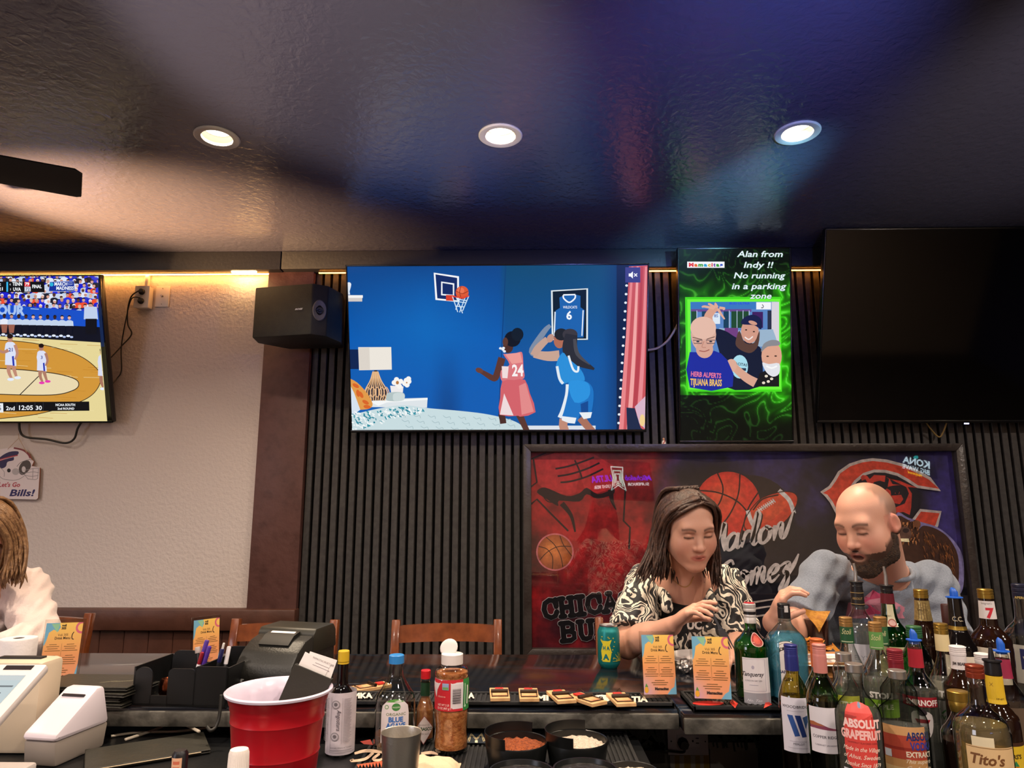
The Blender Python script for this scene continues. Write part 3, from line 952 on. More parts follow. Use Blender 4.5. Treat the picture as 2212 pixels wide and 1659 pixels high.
def draw_game(p):
    r_ = random.Random(11)
    p.rect(-4000, 100, 900, 700, '#18284c', layer=0)
    shirts = ['#1c20d0', '#2430e0', '#b8c8e8', '#c8d4ec', '#1818a8', '#f05030', '#202030', '#e0e8f8', '#2c38c8']
    for row in range(8):
        y = 150 + row * 36
        x = -900 + r_.uniform(0, 40)
        while x < 780:
            skin_bust(p, x, y + r_.uniform(-8, 8), 30, r_.choice(['#d8a090', '#e0b0a0', '#5a3830', '#c89080']), r_.choice(shirts), r_.choice(['#2a1c1c', '#4a3028', '#c8b090', '#f0f0f8', '#101018']))
            x += r_.uniform(34, 54)
    p.poly([(-900, 360), (0, 392), (780, 450), (780, 660), (-900, 640)], '#1450c8')
    p.text('FOUR', 90, 466, 66, '#a8c4f0', w=240, bold=0.05, rot=2); p.stroke([(250, 424), (310, 428)], 6, '#a8c4f0')
    p.poly([(-900, 480), (0, 520), (830, 560), (830, 680), (0, 625), (-900, 590)], '#0c1020')
    for i in range(24):
        x = -560 + i * 52; y = 462 + i * 1.2
        if x > 560:
            break
        skin_bust(p, x, y, 32, r_.choice(['#4a2c26', '#c89484', '#e0b0a0', '#3a221e']), '#c4d4ec' if x > 150 else r_.choice(['#e8ecf8', '#c4d4ec']), '#181418')
        p.poly([(x - 24, y + 60), (x + 24, y + 60), (x + 16, y + 120), (x - 16, y + 120)], '#0e1122' if x > 150 else '#9a6050')
        p.ell(x - 8, y + 132, 14, 8, '#e8f0ff'); p.ell(x + 16, y + 140, 12, 7, '#b8c8f0')
    skin_bust(p, 684, 400, 42, '#d0988a', '#c0d0ec', '#281c1c'); p.poly([(640, 410), (730, 410), (738, 500), (636, 500)], '#c0d0ec'); p.rect(648, 496, 730, 606, '#0c0e18')
    # court
    p.poly([(-4000, 560), (-900, 590), (0, 620), (790, 668), (830, 1260), (-4000, 1260)], '#e6d698')
    p.poly(spline([(-1400, 860), (-900, 720), (-300, 650), (200, 660), (560, 740), (730, 850), (760, 940), (700, 1040), (560, 1110), (300, 1180), (0, 1215), (-700, 1240), (-1400, 1100)], 5, True), '#d2963a')
    for i in range(150):
        x = r_.uniform(-900, 740); y = r_.uniform(640, 1210)
        p.stroke([(x, y), (x + r_.uniform(60, 180), y + 5)], 2.2, r_.choice(['#c08428', '#f0e2ac', '#b87c28']))
    p.stroke(spline([(-900, 700), (-300, 650), (200, 660), (560, 740), (730, 850), (760, 940), (700, 1040), (560, 1110), (300, 1180), (0, 1215)], 6), 5, '#2a2018')
    p.poly(spline([(-700, 930), (-400, 860), (0, 850), (380, 880), (560, 920), (604, 965), (560, 1010), (400, 1042), (0, 1035), (-500, 1010)], 5, True), '#ead9b0')
    p.stroke(spline([(-700, 930), (-400, 860), (0, 850), (380, 880), (560, 920), (604, 965), (560, 1010), (400, 1042), (0, 1035), (-500, 1010)], 6), 6, '#26201c')
    p.stroke([(340, 884), (180, 1042)], 6, '#26201c'); p.stroke([(-420, 640), (-760, 1000)], 6, '#26201c')
    def player(x, y, s, skin, hair, kit, trim, num, shoe):
        p.stroke([(x - 6 * s, y + 190 * s), (x - 10 * s, y + 250 * s), (x + 10 * s, y + 300 * s)], [34 * s, 26 * s, 18 * s], skin, 3)
        p.stroke([(x + 18 * s, y + 190 * s), (x + 30 * s, y + 240 * s), (x + 46 * s, y + 290 * s)], [34 * s, 26 * s, 18 * s], skin, 3)
        p.ell(x + 4 * s, y + 308 * s, 24 * s, 11 * s, shoe); p.ell(x + 54 * s, y + 296 * s, 24 * s, 11 * s, shoe)
        p.poly([(x - 34 * s, y + 130 * s), (x + 40 * s, y + 130 * s), (x + 46 * s, y + 214 * s), (x + 8 * s, y + 206 * s), (x - 36 * s, y + 204 * s)], kit); p.stroke([(x + 20 * s, y + 140 * s), (x + 26 * s, y + 210 * s)], 14 * s, trim)
        p.poly(spline([(x - 32 * s, y + 52 * s), (x, y + 40 * s), (x + 36 * s, y + 52 * s), (x + 42 * s, y + 135 * s), (x - 32 * s, y + 135 * s)], 2, True), kit)
        p.stroke([(x + 36 * s, y + 60 * s), (x + 52 * s, y + 120 * s), (x + 36 * s, y + 165 * s)], [24 * s, 20 * s, 14 * s], skin, 3)
        p.ell(x, y + 14 * s, 20 * s, 26 * s, skin); p.ell(x, y - 2 * s, 22 * s, 18 * s, hair); p.text(num, x + 4 * s, y + 108 * s, 26 * s, '#283890', bold=0.02)
    player(112, 622, 1.0, '#c08a74', '#201414', '#dce2f6', '#2838b0', '21', '#e4ecfa')
    p.stroke([(100, 720), (60, 735), (0, 700), (-60, 660)], [26, 20, 20, 30], '#b88470', 3)
    player(336, 690, 0.86, '#b07c68', '#1c1010', '#dce0f4', '#2838b0', '3', '#e838b0')
    player(-330, 700, 1.0, '#5a362c', '#141010', '#dce2f6', '#2838b0', '5', '#e838b0')
    player(775, 720, 0.9, '#a8745e', '#180e0e', '#d8dcf0', '#2030a0', '1', '#e4ecfa')
    # graphics
    p.poly([(-300, 228), (358, 230), (362, 306), (-300, 302)], '#0c0e14')
    p.text('1st', 26, 258, 22, '#f4f6fa', w=44, bold=0.03); p.text('4:21', 33, 292, 22, '#f4f6fa', w=58, bold=0.03)
    p.rect(88, 232, 100, 302, '#38b8f0'); p.text('6', 115, 256, 14, '#e8ecf4'); p.text('3', 117, 292, 14, '#e8ecf4')
    p.text('TENN', 166, 258, 24, '#f4f6fa', w=70, bold=0.03); p.text('UVA', 164, 296, 24, '#f4f6fa', w=56, bold=0.03)
    p.rect(216, 232, 258, 264, '#d82838'); p.rect(218, 266, 262, 300, '#d8dce8'); p.text('79', 236, 258, 22, '#ffffff', bold=0.03); p.text('72', 240, 294, 22, '#5a6a90', bold=0.02)
    p.text('FINAL', 307, 276, 24, '#f4f6fa', w=68, bold=0.03)
    p.poly([(400, 232), (572, 226), (576, 296), (480, 300), (392, 298)], '#12309a'); p.stroke([(400, 232), (572, 226), (576, 296), (480, 300), (392, 298)], 4, '#a0b4e8', closed=True)
    p.text('MARCH', 478, 258, 24, '#f4f8ff', w=92, bold=0.03, shear=0.05); p.text('MADNESS', 508, 288, 24, '#f4f8ff', w=126, bold=0.03, shear=0.05); p.ell(412, 250, 14, 14, '#28b0d8')
    p.stroke([(530, 240), (560, 238), (560, 250), (530, 252)], 3, '#c0d0f0', closed=True)
    p.poly([(-700, 1096), (680, 1088), (682, 1154), (-700, 1166)], '#0c0d12')
    p.poly([(-60, 1102), (64, 1100), (66, 1166), (-60, 1168)], '#e8ecf2'); p.text('45', 24, 1152, 36, '#40465a', w=52)
    p.text('2nd', 116, 1150, 28, '#f4f6fa', w=62, bold=0.02); p.text('12:05', 228, 1148, 32, '#f4f6fa', w=100, bold=0.02); p.text('30', 320, 1148, 30, '#f4f6fa', w=44, bold=0.02)
    for x in (162, 292, 350):
        p.rect(x, 1096, x + 2, 1158, '#3a3e4a')
    p.text('NCAA SOUTH', 510, 1120, 17, '#f4f6fa', w=140, bold=0.03); p.text('2nd ROUND', 514, 1146, 15, '#f4f6fa', w=120, bold=0.03)
z0 = lambda x, y: (x / 0.2984, (y - 540) / 0.2984)
tv('lit television at the left edge showing a college basketball game', -3.36, -2.0705, (2.669, 3.20), (1.968, 3.43), z0, draw_game)
# ================================================================ framed sports banner under glass
z4 = lambda x, y: (1110 + x * 0.2953, 940 + y * 0.2953)
zb = lambda x, y: (1140 + x * 0.19895, 970 + y * 0.19895)
z3 = lambda x, y: (1760 + x * 0.1537, 980 + y * 0.1537)
z6 = lambda x, y: (1260 + x * 0.2653, 1020 + y * 0.2653)
SLAB = {'C': [[(0.95, 0.72), (0.8, 0.95), (0.5, 1.0), (0.15, 0.85), (0.03, 0.5), (0.15, 0.15), (0.5, 0), (0.82, 0.08), (0.96, 0.3)], [(0.95, 0.6), (0.95, 1.0)]],
        'H': [[(0.15, 0), (0.15, 1)], [(0.85, 0), (0.85, 1)], [(0.15, 0.5), (0.85, 0.5)], [(0, 0), (0.3, 0)], [(0.7, 0), (1, 0)], [(0, 1), (0.3, 1)], [(0.7, 1), (1, 1)]],
        'I': [[(0.3, 0), (0.3, 1)], [(0.05, 0), (0.55, 0)], [(0.05, 1), (0.55, 1)]],
        'A': [[(0.1, 0), (0.5, 1), (0.9, 0)], [(0.25, 0.35), (0.75, 0.35)], [(-0.05, 0), (0.28, 0)], [(0.72, 0), (1.05, 0)], [(0.35, 1), (0.55, 1)]],
        'G': [[(0.95, 0.78), (0.5, 1.0), (0.15, 0.85), (0.03, 0.5), (0.15, 0.15), (0.5, 0), (0.9, 0.12), (0.9, 0.45), (0.6, 0.45)]],
        'O': [[(0.5, 1), (0.12, 0.85), (0.03, 0.5), (0.12, 0.15), (0.5, 0), (0.88, 0.15), (0.97, 0.5), (0.88, 0.85), (0.5, 1)]],
        'B': [[(0.15, 0), (0.15, 1)], [(0, 1), (0.6, 1), (0.82, 0.88), (0.82, 0.64), (0.6, 0.52), (0.15, 0.52)], [(0.6, 0.52), (0.88, 0.4), (0.88, 0.12), (0.62, 0), (0, 0)]],
        'U': [[(0.15, 1), (0.15, 0.3), (0.28, 0.05), (0.5, 0), (0.72, 0.05), (0.85, 0.3), (0.85, 1)], [(0, 1), (0.3, 1)], [(0.7, 1), (1, 1)]],
        'L': [[(0.15, 1), (0.15, 0), (0.85, 0), (0.85, 0.3)], [(0, 1), (0.35, 1)], [(0, 0), (0.2, 0)]],
        'S': [[(0.85, 0.78), (0.6, 1.0), (0.25, 0.95), (0.1, 0.75), (0.3, 0.55), (0.7, 0.45), (0.9, 0.25), (0.7, 0.03), (0.3, 0), (0.08, 0.22)]]}
SCRIPT = {'M': ([[(-0.5, -0.1), (-0.1, 0.0), (0.2, 0.9), (0.45, 1.75), (0.5, 0.9), (0.42, 0.1)], [(0.45, 0.3), (0.85, 1.2), (1.1, 1.75), (1.08, 0.7), (1.2, 0.0)]], 1.25),
          'G': ([[(1.0, 1.5), (0.8, 1.8), (0.35, 1.5), (0.1, 0.8), (0.2, 0.1), (0.6, 0.0), (0.9, 0.5), (0.95, 0.8)], [(0.6, 0.8), (1.0, 0.8), (0.8, -0.2), (0.4, -0.6)]], 1.25),
          'a': ([[(0.72, 0.85), (0.45, 1.0), (0.12, 0.7), (0.05, 0.25), (0.28, 0.0), (0.58, 0.25), (0.78, 0.9)], [(0.80, 0.98), (0.70, 0.4), (0.80, 0.03), (1.08, 0.25)]], 0.98),
          'r': ([[(0.05, 0.35), (0.18, 1.0), (0.14, 0.5), (0.10, 0.0)], [(0.13, 0.45), (0.34, 0.88), (0.58, 0.92), (0.6, 0.8)]], 0.66),
          'l': ([[(0.0, 0.2), (0.32, 1.1), (0.44, 1.8), (0.30, 1.95), (0.16, 1.2), (0.12, 0.3), (0.25, 0.0), (0.5, 0.2)]], 0.52),
          'o': ([[(0.42, 1.0), (0.10, 0.72), (0.06, 0.2), (0.32, 0.0), (0.66, 0.3), (0.68, 0.8), (0.42, 1.0), (0.6, 0.78), (0.9, 0.85)]], 0.9),
          'n': ([[(0.08, 0.95), (0.12, 0.5), (0.08, 0.0)], [(0.10, 0.35), (0.35, 0.9), (0.55, 0.95), (0.52, 0.4), (0.60, 0.05), (0.85, 0.3), (1.25, 1.6)]], 0.9),
          'm': ([[(0.08, 0.95), (0.12, 0.5), (0.08, 0.0)], [(0.10, 0.35), (0.32, 0.9), (0.48, 0.9), (0.44, 0.0)], [(0.46, 0.35), (0.68, 0.9), (0.84, 0.92), (0.82, 0.3), (0.92, 0.03), (1.12, 0.25)]], 1.15),
          'e': ([[(0.10, 0.42), (0.45, 0.55), (0.60, 0.85), (0.40, 1.0), (0.12, 0.7), (0.08, 0.25), (0.32, 0.0), (0.75, 0.35)]], 0.75),
          'z': ([[(0.0, 0.85), (0.3, 1.0), (0.58, 0.9), (0.30, 0.45), (0.50, 0.35), (0.55, -0.2), (0.30, -0.75), (0.12, -0.55), (0.45, 0.1), (0.9, 0.8), (1.15, 1.4)]], 0.8)}
def slab(p, word, x, y, h, wl, rot, w, col, gap=0.22):
    c_, s_ = math.cos(R(rot)), math.sin(R(rot))
    q = 0
    for ch in word:
        for pl in SLAB[ch]:
            pts = []
            for a, b_ in pl:
                dx, dy = q + a * wl, -b_ * h
                pts.append((x + dx * c_ - dy * s_, y + dx * s_ + dy * c_))
            p.stroke(pts, w, col)
            for e in (pts[0], pts[-1]):
                p.ell(e[0], e[1], w * 0.5, w * 0.5, col, n=8)
        q += wl * ((0.6 if ch == 'I' else 1.0) + gap)
def script(p, word, x, y, h, rot, w, col):
    c_, s_ = math.cos(R(rot)), math.sin(R(rot))
    q = 0
    for ch in word:
        pls, adv = SCRIPT[ch]
        for pl in pls:
            pts, ws = [], []
            for i, (a, b_) in enumerate(pl):
                dx, dy = (q + a + b_ * 0.28) * h, -b_ * h
                pts.append((x + dx * c_ - dy * s_, y + dx * s_ + dy * c_))
            for i in range(len(pts)):
                a, b_ = pts[max(i - 1, 0)], pts[min(i + 1, len(pts) - 1)]
                down = abs(b_[1] - a[1]) / (abs(b_[1] - a[1]) + abs(b_[0] - a[0]) + 1e-6)
                ws.append(w * (0.55 + 0.65 * down))
            ws[0] *= 0.6
            ws[-1] *= 0.35
            p.stroke(pts, ws, col, 5)
        q += adv
def ball(p, cx, cy, r, hot='#dc4c2c', dark='#8e2620', line='#2a1410', rot=0):
    n = 12
    for k in range(n):
        f = 1 - k / n
        p.ell(cx - (1 - f) * r * 0.25, cy - (1 - f) * r * 0.3, r * f, r * f, mix(tuple(int(dark[i:i + 2], 16) for i in (1, 3, 5)), tuple(int(hot[i:i + 2], 16) for i in (1, 3, 5)), 1 - f + 0.15), n=36)
    def a(q):
        c_, s_ = math.cos(R(rot)), math.sin(R(rot))
        return [(cx + r * (u * c_ - v * s_), cy + r * (u * s_ + v * c_)) for u, v in q]
    w = r * 0.045
    p.stroke(a([(-0.99, 0.05), (-0.4, -0.18), (0.3, -0.2), (0.98, 0.1)]), w, line, 6)
    p.stroke(a([(-0.1, -0.99), (0.15, -0.4), (0.2, 0.3), (0.05, 0.99)]), w, line, 6)
    p.stroke(a([(-0.72, -0.69), (-0.35, -0.35), (-0.25, 0.2), (-0.55, 0.83)]), w, line, 6)
    p.stroke(a([(0.66, -0.75), (0.62, -0.2), (0.72, 0.3), (0.78, 0.62)]), w, line, 6)
def draw_banner(p):
    def bg(x, y):
        n = noise.fractal(Vector((x * 0.012, y * 0.012, 3.3)), 1.0, 2.0, 5)
        n2 = noise.noise(Vector((x * 0.05, y * 0.05, 7.7)))
        edge = 1415 + 30 * noise.noise(Vector((x * 0.02, y * 0.02, 1.0)))
        red = mix((150, 26, 30), (70, 14, 18), 0.5 + n * 0.9 + 0.25 * n2)
        if y > 1290:
            red = mix(red, (40, 14, 30), 0.35 + 0.3 * n)
        v = mix((20, 18, 26), (52, 44, 110), 0.35 + n * 0.9 - max(0, (y - 1090) / 140) + max(0, (x - 2000) / 90) + max(0, (1040 - y) / 90) * 0.25)
        return mix(red, v, (x - edge) / 55)
    p.grad(1120, 940, 2110, 1470, bg, 190, 100, layer=0)
    # old team emblem lines far behind, red on black
    k = '#1a0d10'
    def st(q, w, n=5):
        p.stroke([zb(*a) for a in q], [ww * 0.199 for ww in w] if isinstance(w, list) else w * 0.199, k, n)
    p.poly([zb(*a) for a in ((75, 110), (300, 40), (700, 45), (930, 180), (880, 260), (905, 430), (760, 480), (620, 440), (560, 260), (520, 480), (420, 500), (200, 440), (110, 380))], '#a02428')
    st([(35, 110), (200, 40)], 16, 0); st([(60, 110), (100, 360), (35, 410)], 18, 0)
    st([(300, 215), (430, 190), (560, 150), (720, 90)], 20); st([(325, 295), (470, 270), (640, 215), (780, 150)], 20); st([(355, 362), (470, 350), (640, 300), (820, 215)], 20)
    st([(510, 120), (560, 230), (590, 320)], 18)
    p.poly([zb(*a) for a in spline([(100, 470), (150, 420), (230, 430), (420, 510), (560, 480), (640, 420), (760, 490), (900, 440), (915, 400), (940, 480), (760, 540), (640, 490), (560, 570), (340, 560), (330, 620), (200, 540)], 3, True)], k)
    st([(35, 600), (100, 545), (250, 700), (440, 890)], 20, 0); st([(370, 590), (470, 720), (515, 900)], [60, 40, 20]); st([(900, 440), (915, 560), (960, 660)], [60, 40, 10])
    st([(1060, 440), (1050, 600), (1040, 780), (1110, 850), (1100, 1090)], 20, 0); st([(160, 500), (220, 570), (320, 580)], 12)
    # basketball low left, its light outline
    cx, cy = zb(295, 1118)
    p.ell(cx, cy, 40.5, 40.5, '#b06068', n=36); ball(p, cx, cy, 37.5, '#c4753c', '#7c3c20', '#2c1410', rot=-25)
    # CHICAGO / BULLS
    for w, c in ((13.5, '#a8a4a6'), (11.5, '#0d0b0e')):
        slab(p, 'CHICAGO', z4(225, 1340)[0], z4(225, 1340)[1], 38, 29, -6.5, w, c)
    for w, c in ((13.5, '#a8a4a6'), (11.5, '#0d0b0e')):
        slab(p, 'BULLS', z4(352, 1505)[0], z4(352, 1505)[1], 38, 31, -5.5, w, c)
    # balls in the middle
    p.ell(1616, 1100, 92, 74, '#1c1418', n=30)
    ball(p, 1571, 1089, 70, '#e04a30', '#b02a24', '#241010', rot=28)
    fb = lambda u, v: (1664 + u * math.cos(R(-33)) - v * math.sin(R(-33)), 1106 + u * math.sin(R(-33)) + v * math.cos(R(-33)))
    lens = [fb(66 * math.cos(a), 36 * math.sin(a) * (1 - 0.18 * abs(math.cos(a)))) for a in [2 * math.pi * i / 36 for i in range(36)]]
    p.poly(lens, '#b83c26'); p.poly([fb(50 * math.cos(a) - 2, 22 * math.sin(a) - 7) for a in [2 * math.pi * i / 30 for i in range(30)]], '#cc4a2e')
    for s_ in (-1, 1):
        p.stroke([fb(s_ * 40, -30), fb(s_ * 47, 0), fb(s_ * 40, 30)], 9, '#ded4d0', 5)
    p.stroke([fb(-30, -24), fb(0, -33), fb(34, -22)], 3, '#28120e', 5); p.stroke([fb(-20, -17), fb(18, -17)], 3, '#ece4e0')
    for i in range(9):
        p.stroke([fb(-20 + i * 4.8, -22), fb(-19 + i * 4.8, -12)], 2.2, '#ece4e0')
    p.stroke(lens, 2, '#2a1210', closed=True)
    for dx, dy, c in ((2.5, 3, '#0c0a0c'), (0, 0, '#b9b0ac')):
        script(p, 'Marlon', 1524 + dx, 1199 + dy, 34, -12, 9.0, c)
        script(p, 'Gomez', 1546 + dx, 1279 + dy, 34, -11, 9.0, c)
    for i, y in enumerate((1303, 1317, 1334)):
        p.stroke([(1480, y + 26), (1600, y + 2), (1690, y - 12)], [1, 4.5, 2], '#a89c94', 4)
    # C emblem with animal head
    C = [(85, 545), (200, 470), (270, 370), (330, 265), (480, 160), (650, 105), (800, 85), (1000, 105), (1250, 170), (1450, 265), (1600, 350), (1745, 512), (1430, 465), (1300, 380), (1150, 295), (980, 250), (820, 245), (680, 290), (560, 390), (460, 530), (420, 660), (440, 800), (540, 960), (700, 1070), (900, 1110), (1150, 1090), (1350, 960), (1470, 795), (1752, 822), (1700, 1010), (1560, 1180), (1300, 1310), (1000, 1350), (700, 1310), (480, 1150), (330, 890), (220, 680), (150, 590)]
    p.poly([z3(*a) for a in spline([(820, 245), (1150, 295), (1430, 465), (1420, 800), (1150, 1090), (700, 1070), (420, 660), (560, 390)], 4, True)], '#15161f')
    p.poly([z3(*a) for a in C], '#c8402c'); p.stroke([z3(*a) for a in C], 6.2, '#b4aaa6', closed=True)
    hd = lambda q, c='#b8382c': p.poly([z3(*a) for a in q], c)
    hd([(630, 330), (660, 300), (720, 310), (760, 360), (820, 300), (980, 310), (970, 400), (900, 380), (820, 400), (780, 470), (740, 430), (700, 360), (650, 380)])
    hd([(740, 400), (720, 560), (690, 560), (710, 440)]); hd([(990, 330), (1030, 360), (1010, 470), (1080, 450), (1200, 440), (1080, 430), (1040, 360), (1180, 380), (1290, 430), (1430, 480), (1290, 470), (1350, 560), (1340, 760), (1320, 860), (1230, 820), (1130, 830), (1110, 760), (1250, 700), (1310, 560), (1270, 470)])
    hd([(1000, 490), (1050, 520), (1060, 590), (1200, 580), (1230, 640), (1180, 710), (1070, 690), (1040, 640), (930, 600), (860, 560), (880, 520), (960, 520)]); hd([(1130, 520), (1180, 540), (1170, 570), (1110, 560)])
    p.ell(*z3(1145, 545), 4, 4, '#15161f'); p.ell(*z3(1030, 645), 3, 4, '#15161f')
    # brown bear at the right
    glow = [(1120, 860), (1300, 900), (1480, 960), (1700, 1030), (1900, 1180), (2040, 1380), (2080, 1600), (2060, 1900), (1950, 2000), (1700, 1900), (1100, 1500)]
    p.poly([z3(*a) for a in spline(glow, 4, True)], '#7a74a4')
    p.poly([z3(*a) for a in spline([(1130, 910), (1280, 920), (1340, 960), (1400, 930), (1470, 990), (1450, 1060), (1520, 1010), (1700, 1060), (1860, 1180), (1980, 1380), (2010, 1600), (1990, 1860), (1900, 1940), (1700, 1860), (1100, 1500)], 4, True)], '#3a2016')
    r_ = random.Random(5)
    for i in range(230):
        t, q = r_.random(), r_.random()
        x, y = 1500 + t * 440, 1060 + t * 240 + q * (560 - 120 * abs(t - 0.5))
        c = r_.choice(['#54301a', '#6e4020', '#2a1610', '#8a5428' if q < 0.5 else '#3a1c14'])
        p.stroke([z3(x, y), z3(x + 16, y + 34), z3(x + 18, y + 70)], 2.0, c, taper='end')
    for i in range(90):
        x, y = r_.uniform(1140, 1440), r_.uniform(930, 1260)
        p.stroke([z3(x, y), z3(x + r_.uniform(-20, 10), y + 44)], 2.4, r_.choice(['#8c5a34', '#6a3e22', '#a87248', '#4a2a18']), taper='end')
    p.ell(*z3(1405, 985), 8, 8, '#5a3622'); p.ell(*z3(1230, 1130), 15, 17, '#4a342c'); p.ell(*z3(1250, 1080), 7, 5, '#241818'); p.poly([z3(*a) for a in ((1160, 1190), (1290, 1190), (1300, 1240), (1180, 1230))], '#c8b898')
BX0, BX1, BZ0, BZ1 = 0.034, 2.105, 0.894, 1.818
t = thing('framed_banner', 'wide dark framed sports banner under glass behind the seated pair', 'picture', ((BX0 + BX1) / 2, 3.44, BZ0 - 0.04))
o = Vector(t.location)
yb = 3.452
c = [Vector((BX0, yb, BZ1)) - o, Vector((BX1, yb, BZ1)) - o, Vector((BX1, yb, BZ0)) - o, Vector((BX0, yb, BZ0)) - o]
p = Pic([proj(v + o) for v in c])
draw_banner(p)
p.C = [tuple(min(0.9, v * 1.7) for v in cc) for cc in p.C]
p.build('print', flat_map(c[0], c[1], c[3], Vector((0, -9, 0))), VC('banner_print', 0, rough=0.5, spec=0.3, grain=(38, 0.35)), t)
B().box(((BX0 + BX1) / 2 - o.x, 3.475 - o.y, (BZ0 + BZ1) / 2 - o.z), (BX1 - BX0 + 0.02, 0.03, BZ1 - BZ0 + 0.02)).obj('backing', m_black, t)
m_frame = M('banner_frame', '#2c2422', 0.32, bump=(60, 0.2), var=(7, '#3a3432', 0.4, 0.65), spec=0.6)
fw = 0.037
b = B()
for q in ([(BX0 - fw, BZ1 + fw), (BX1 + fw, BZ1 + fw), (BX1, BZ1), (BX0, BZ1)], [(BX0 - fw, BZ0 - fw), (BX0, BZ0), (BX1, BZ0), (BX1 + fw, BZ0 - fw)], [(BX0 - fw, BZ0 - fw), (BX0 - fw, BZ1 + fw), (BX0, BZ1), (BX0, BZ0)], [(BX1 + fw, BZ0 - fw), (BX1, BZ0), (BX1, BZ1), (BX1 + fw, BZ1 + fw)]):
    b.prism([(x - o.x, z - o.z) for x, z in q], 3.412 - o.y, 3.495 - o.y, 'y', bev=0.003)
b.obj('frame', m_frame, t)
mg = GLASS('picture_glass', '#f6f6f8', gloss=2.4, rough=0.015)
N, L = mg.node_tree.nodes, mg.node_tree.links
tc = N.new('ShaderNodeTexCoord'); nz = N.new('ShaderNodeTexNoise'); nz.inputs['Scale'].default_value = 1.3; nz.inputs['Detail'].default_value = 1
bp = N.new('ShaderNodeBump'); bp.inputs['Strength'].default_value = 0.10; bp.inputs['Distance'].default_value = 0.06
L.new(tc.outputs['Object'], nz.inputs['Vector']); L.new(nz.outputs[0], bp.inputs['Height'])
for n in N:
    if n.type == 'BSDF_GLOSSY':
        L.new(bp.outputs[0], n.inputs['Normal'])
b = B()
b.box(((BX0 + BX1) / 2 - o.x, 3.436 - o.y, (BZ0 + BZ1) / 2 - o.z), (BX1 - BX0, 0.003, BZ1 - BZ0))
b.obj('glass_pane', mg, t)
# small cut-out on the frame's top edge
q = P(1434, 960, 3.44)
t = thing('figurine', 'tiny white figurine with red sash on the picture frame', 'figurine', (q.x, 3.44, BZ1 + fw))
B().lathe([(0, 0), (0.012, 0), (0.010, 0.008), (0.007, 0.018), (0, 0.02)], 14).obj('body', M('figurine_white', '#e6dcd2', 0.5), t)
B().ell((0, 0, 0.026), (0.006, 0.006, 0.007), n=10).obj('head', M('figurine_skin', '#c89878', 0.5), t)
B().box((0, -0.010, 0.010), (0.004, 0.004, 0.020), rot=(0, R(30), 0)).obj('sash', M('figurine_red', '#a83028', 0.5), t)
# ================================================================ ceiling fan, speaker, wall fittings
m_fan = M('fan_dark', '#1d1a18', 0.55)
f_tip, f_in = Z(178, 398, 2.66), Z(0, 366, 2.66)
dv = (f_in - f_tip).normalized()
fc = f_tip + dv * 0.72
t = thing('ceiling_fan', 'dark ceiling fan with one blade reaching into view at left', 'ceiling fan', (fc.x, fc.y, 2.66))
B().lathe([(0, -0.09), (0.07, -0.085), (0.10, -0.05), (0.11, 0.0), (0.10, 0.05), (0.05, 0.075), (0, 0.08)], 28).obj('motor', m_fan, t)
B().lathe([(0.012, 0.07), (0.012, 0.16), (0.06, 0.17), (0.065, 0.209), (0, 0.21)], 20).obj('rod', m_fan, t)
a0 = math.atan2(-dv.y, -dv.x)
FANP = -22
for k in range(5):
    a = a0 + k * 2 * math.pi / 5
    T = Matrix.Rotation(a, 4, 'Z') @ Matrix.Rotation(R(FANP), 4, 'X')
    B(T).prism([(0.16, -0.045), (0.24, -0.062), (0.70, -0.066), (0.722, -0.05), (0.715, 0.06), (0.70, 0.066), (0.24, 0.062), (0.16, 0.045)], -0.004, 0.004, bev=0.002).obj('blade', m_fan, t)
    B(T).box((0.14, 0, 0.008), (0.12, 0.03, 0.008), bev=0.002).obj('blade_arm', m_fan, t)
# speaker on the brown post
s0, s1, s2, s3 = P(548, 680, 3.14), P(672, 680, 3.08), P(707, 680, 3.12), P(739, 680, 3.24)
zt, zbm = P(600, 618, 3.12).z, P(600, 727, 3.12).z
t = thing('speaker', 'black loudspeaker hung on the brown post beside the television', 'speaker', ((s0.x + s3.x) / 2, 3.26, zbm))
o = Vector(t.location)
out = [(s0.x, s0.y), (s1.x, s1.y), (s2.x, s2.y), (s3.x, s3.y), (s3.x - 0.02, 3.36), (s0.x + 0.10, 3.38), (s0.x - 0.015, 3.25)]
B().prism([(x - o.x, y - o.y) for x, y in out], 0, zt - zbm, bev=0.006).obj('cabinet', M('speaker_black', '#171613', 0.6, bump=(300, 0.15), var=(30, '#22201a', 0.4, 0.7)), t)
ang = math.atan2(s2.y - s1.y, s2.x - s1.x)
tcn = ((s1 + s2) / 2)
T = Matrix.Translation((tcn.x - o.x, tcn.y - o.y - 0.002, P(688, 671, 3.1).z - o.z)) @ Matrix.Rotation(ang, 4, 'Z') @ Matrix.Rotation(R(90), 4, 'X')
b = B(T)
b.lathe([(0.034, -0.004), (0.034, 0.003), (0.031, 0.006), (0.016, 0.004)], 32)
for v in b.bm.verts:
    q = T.inverted() @ v.co
    v.co = T @ Vector((q.x * 0.95, q.y * 1.5, q.z))
b.obj('tweeter_plate', M('tweeter_grey', '#5e5a5c', 0.4), t)
B(T).lathe([(0, 0.009), (0.006, 0.009), (0.008, 0.004), (0.016, 0.004), (0.019, 0.007), (0.015, 0.004)], 24).box((0, 0, 0.008), (0.034, 0.004, 0.002)).obj('tweeter', M('tweeter_black', '#0c0c0e', 0.35), t)
lp = Pic([(0, 0), (100, 20)])
lp.text('BOSE', 50, 17, 13, '#c8c8c8', w=96, bold=0.06, shear=0.3)
lc = (P(646, 668, 3.089) - o)
fdir = (Vector((s1.x - s0.x, s1.y - s0.y, 0))).normalized()
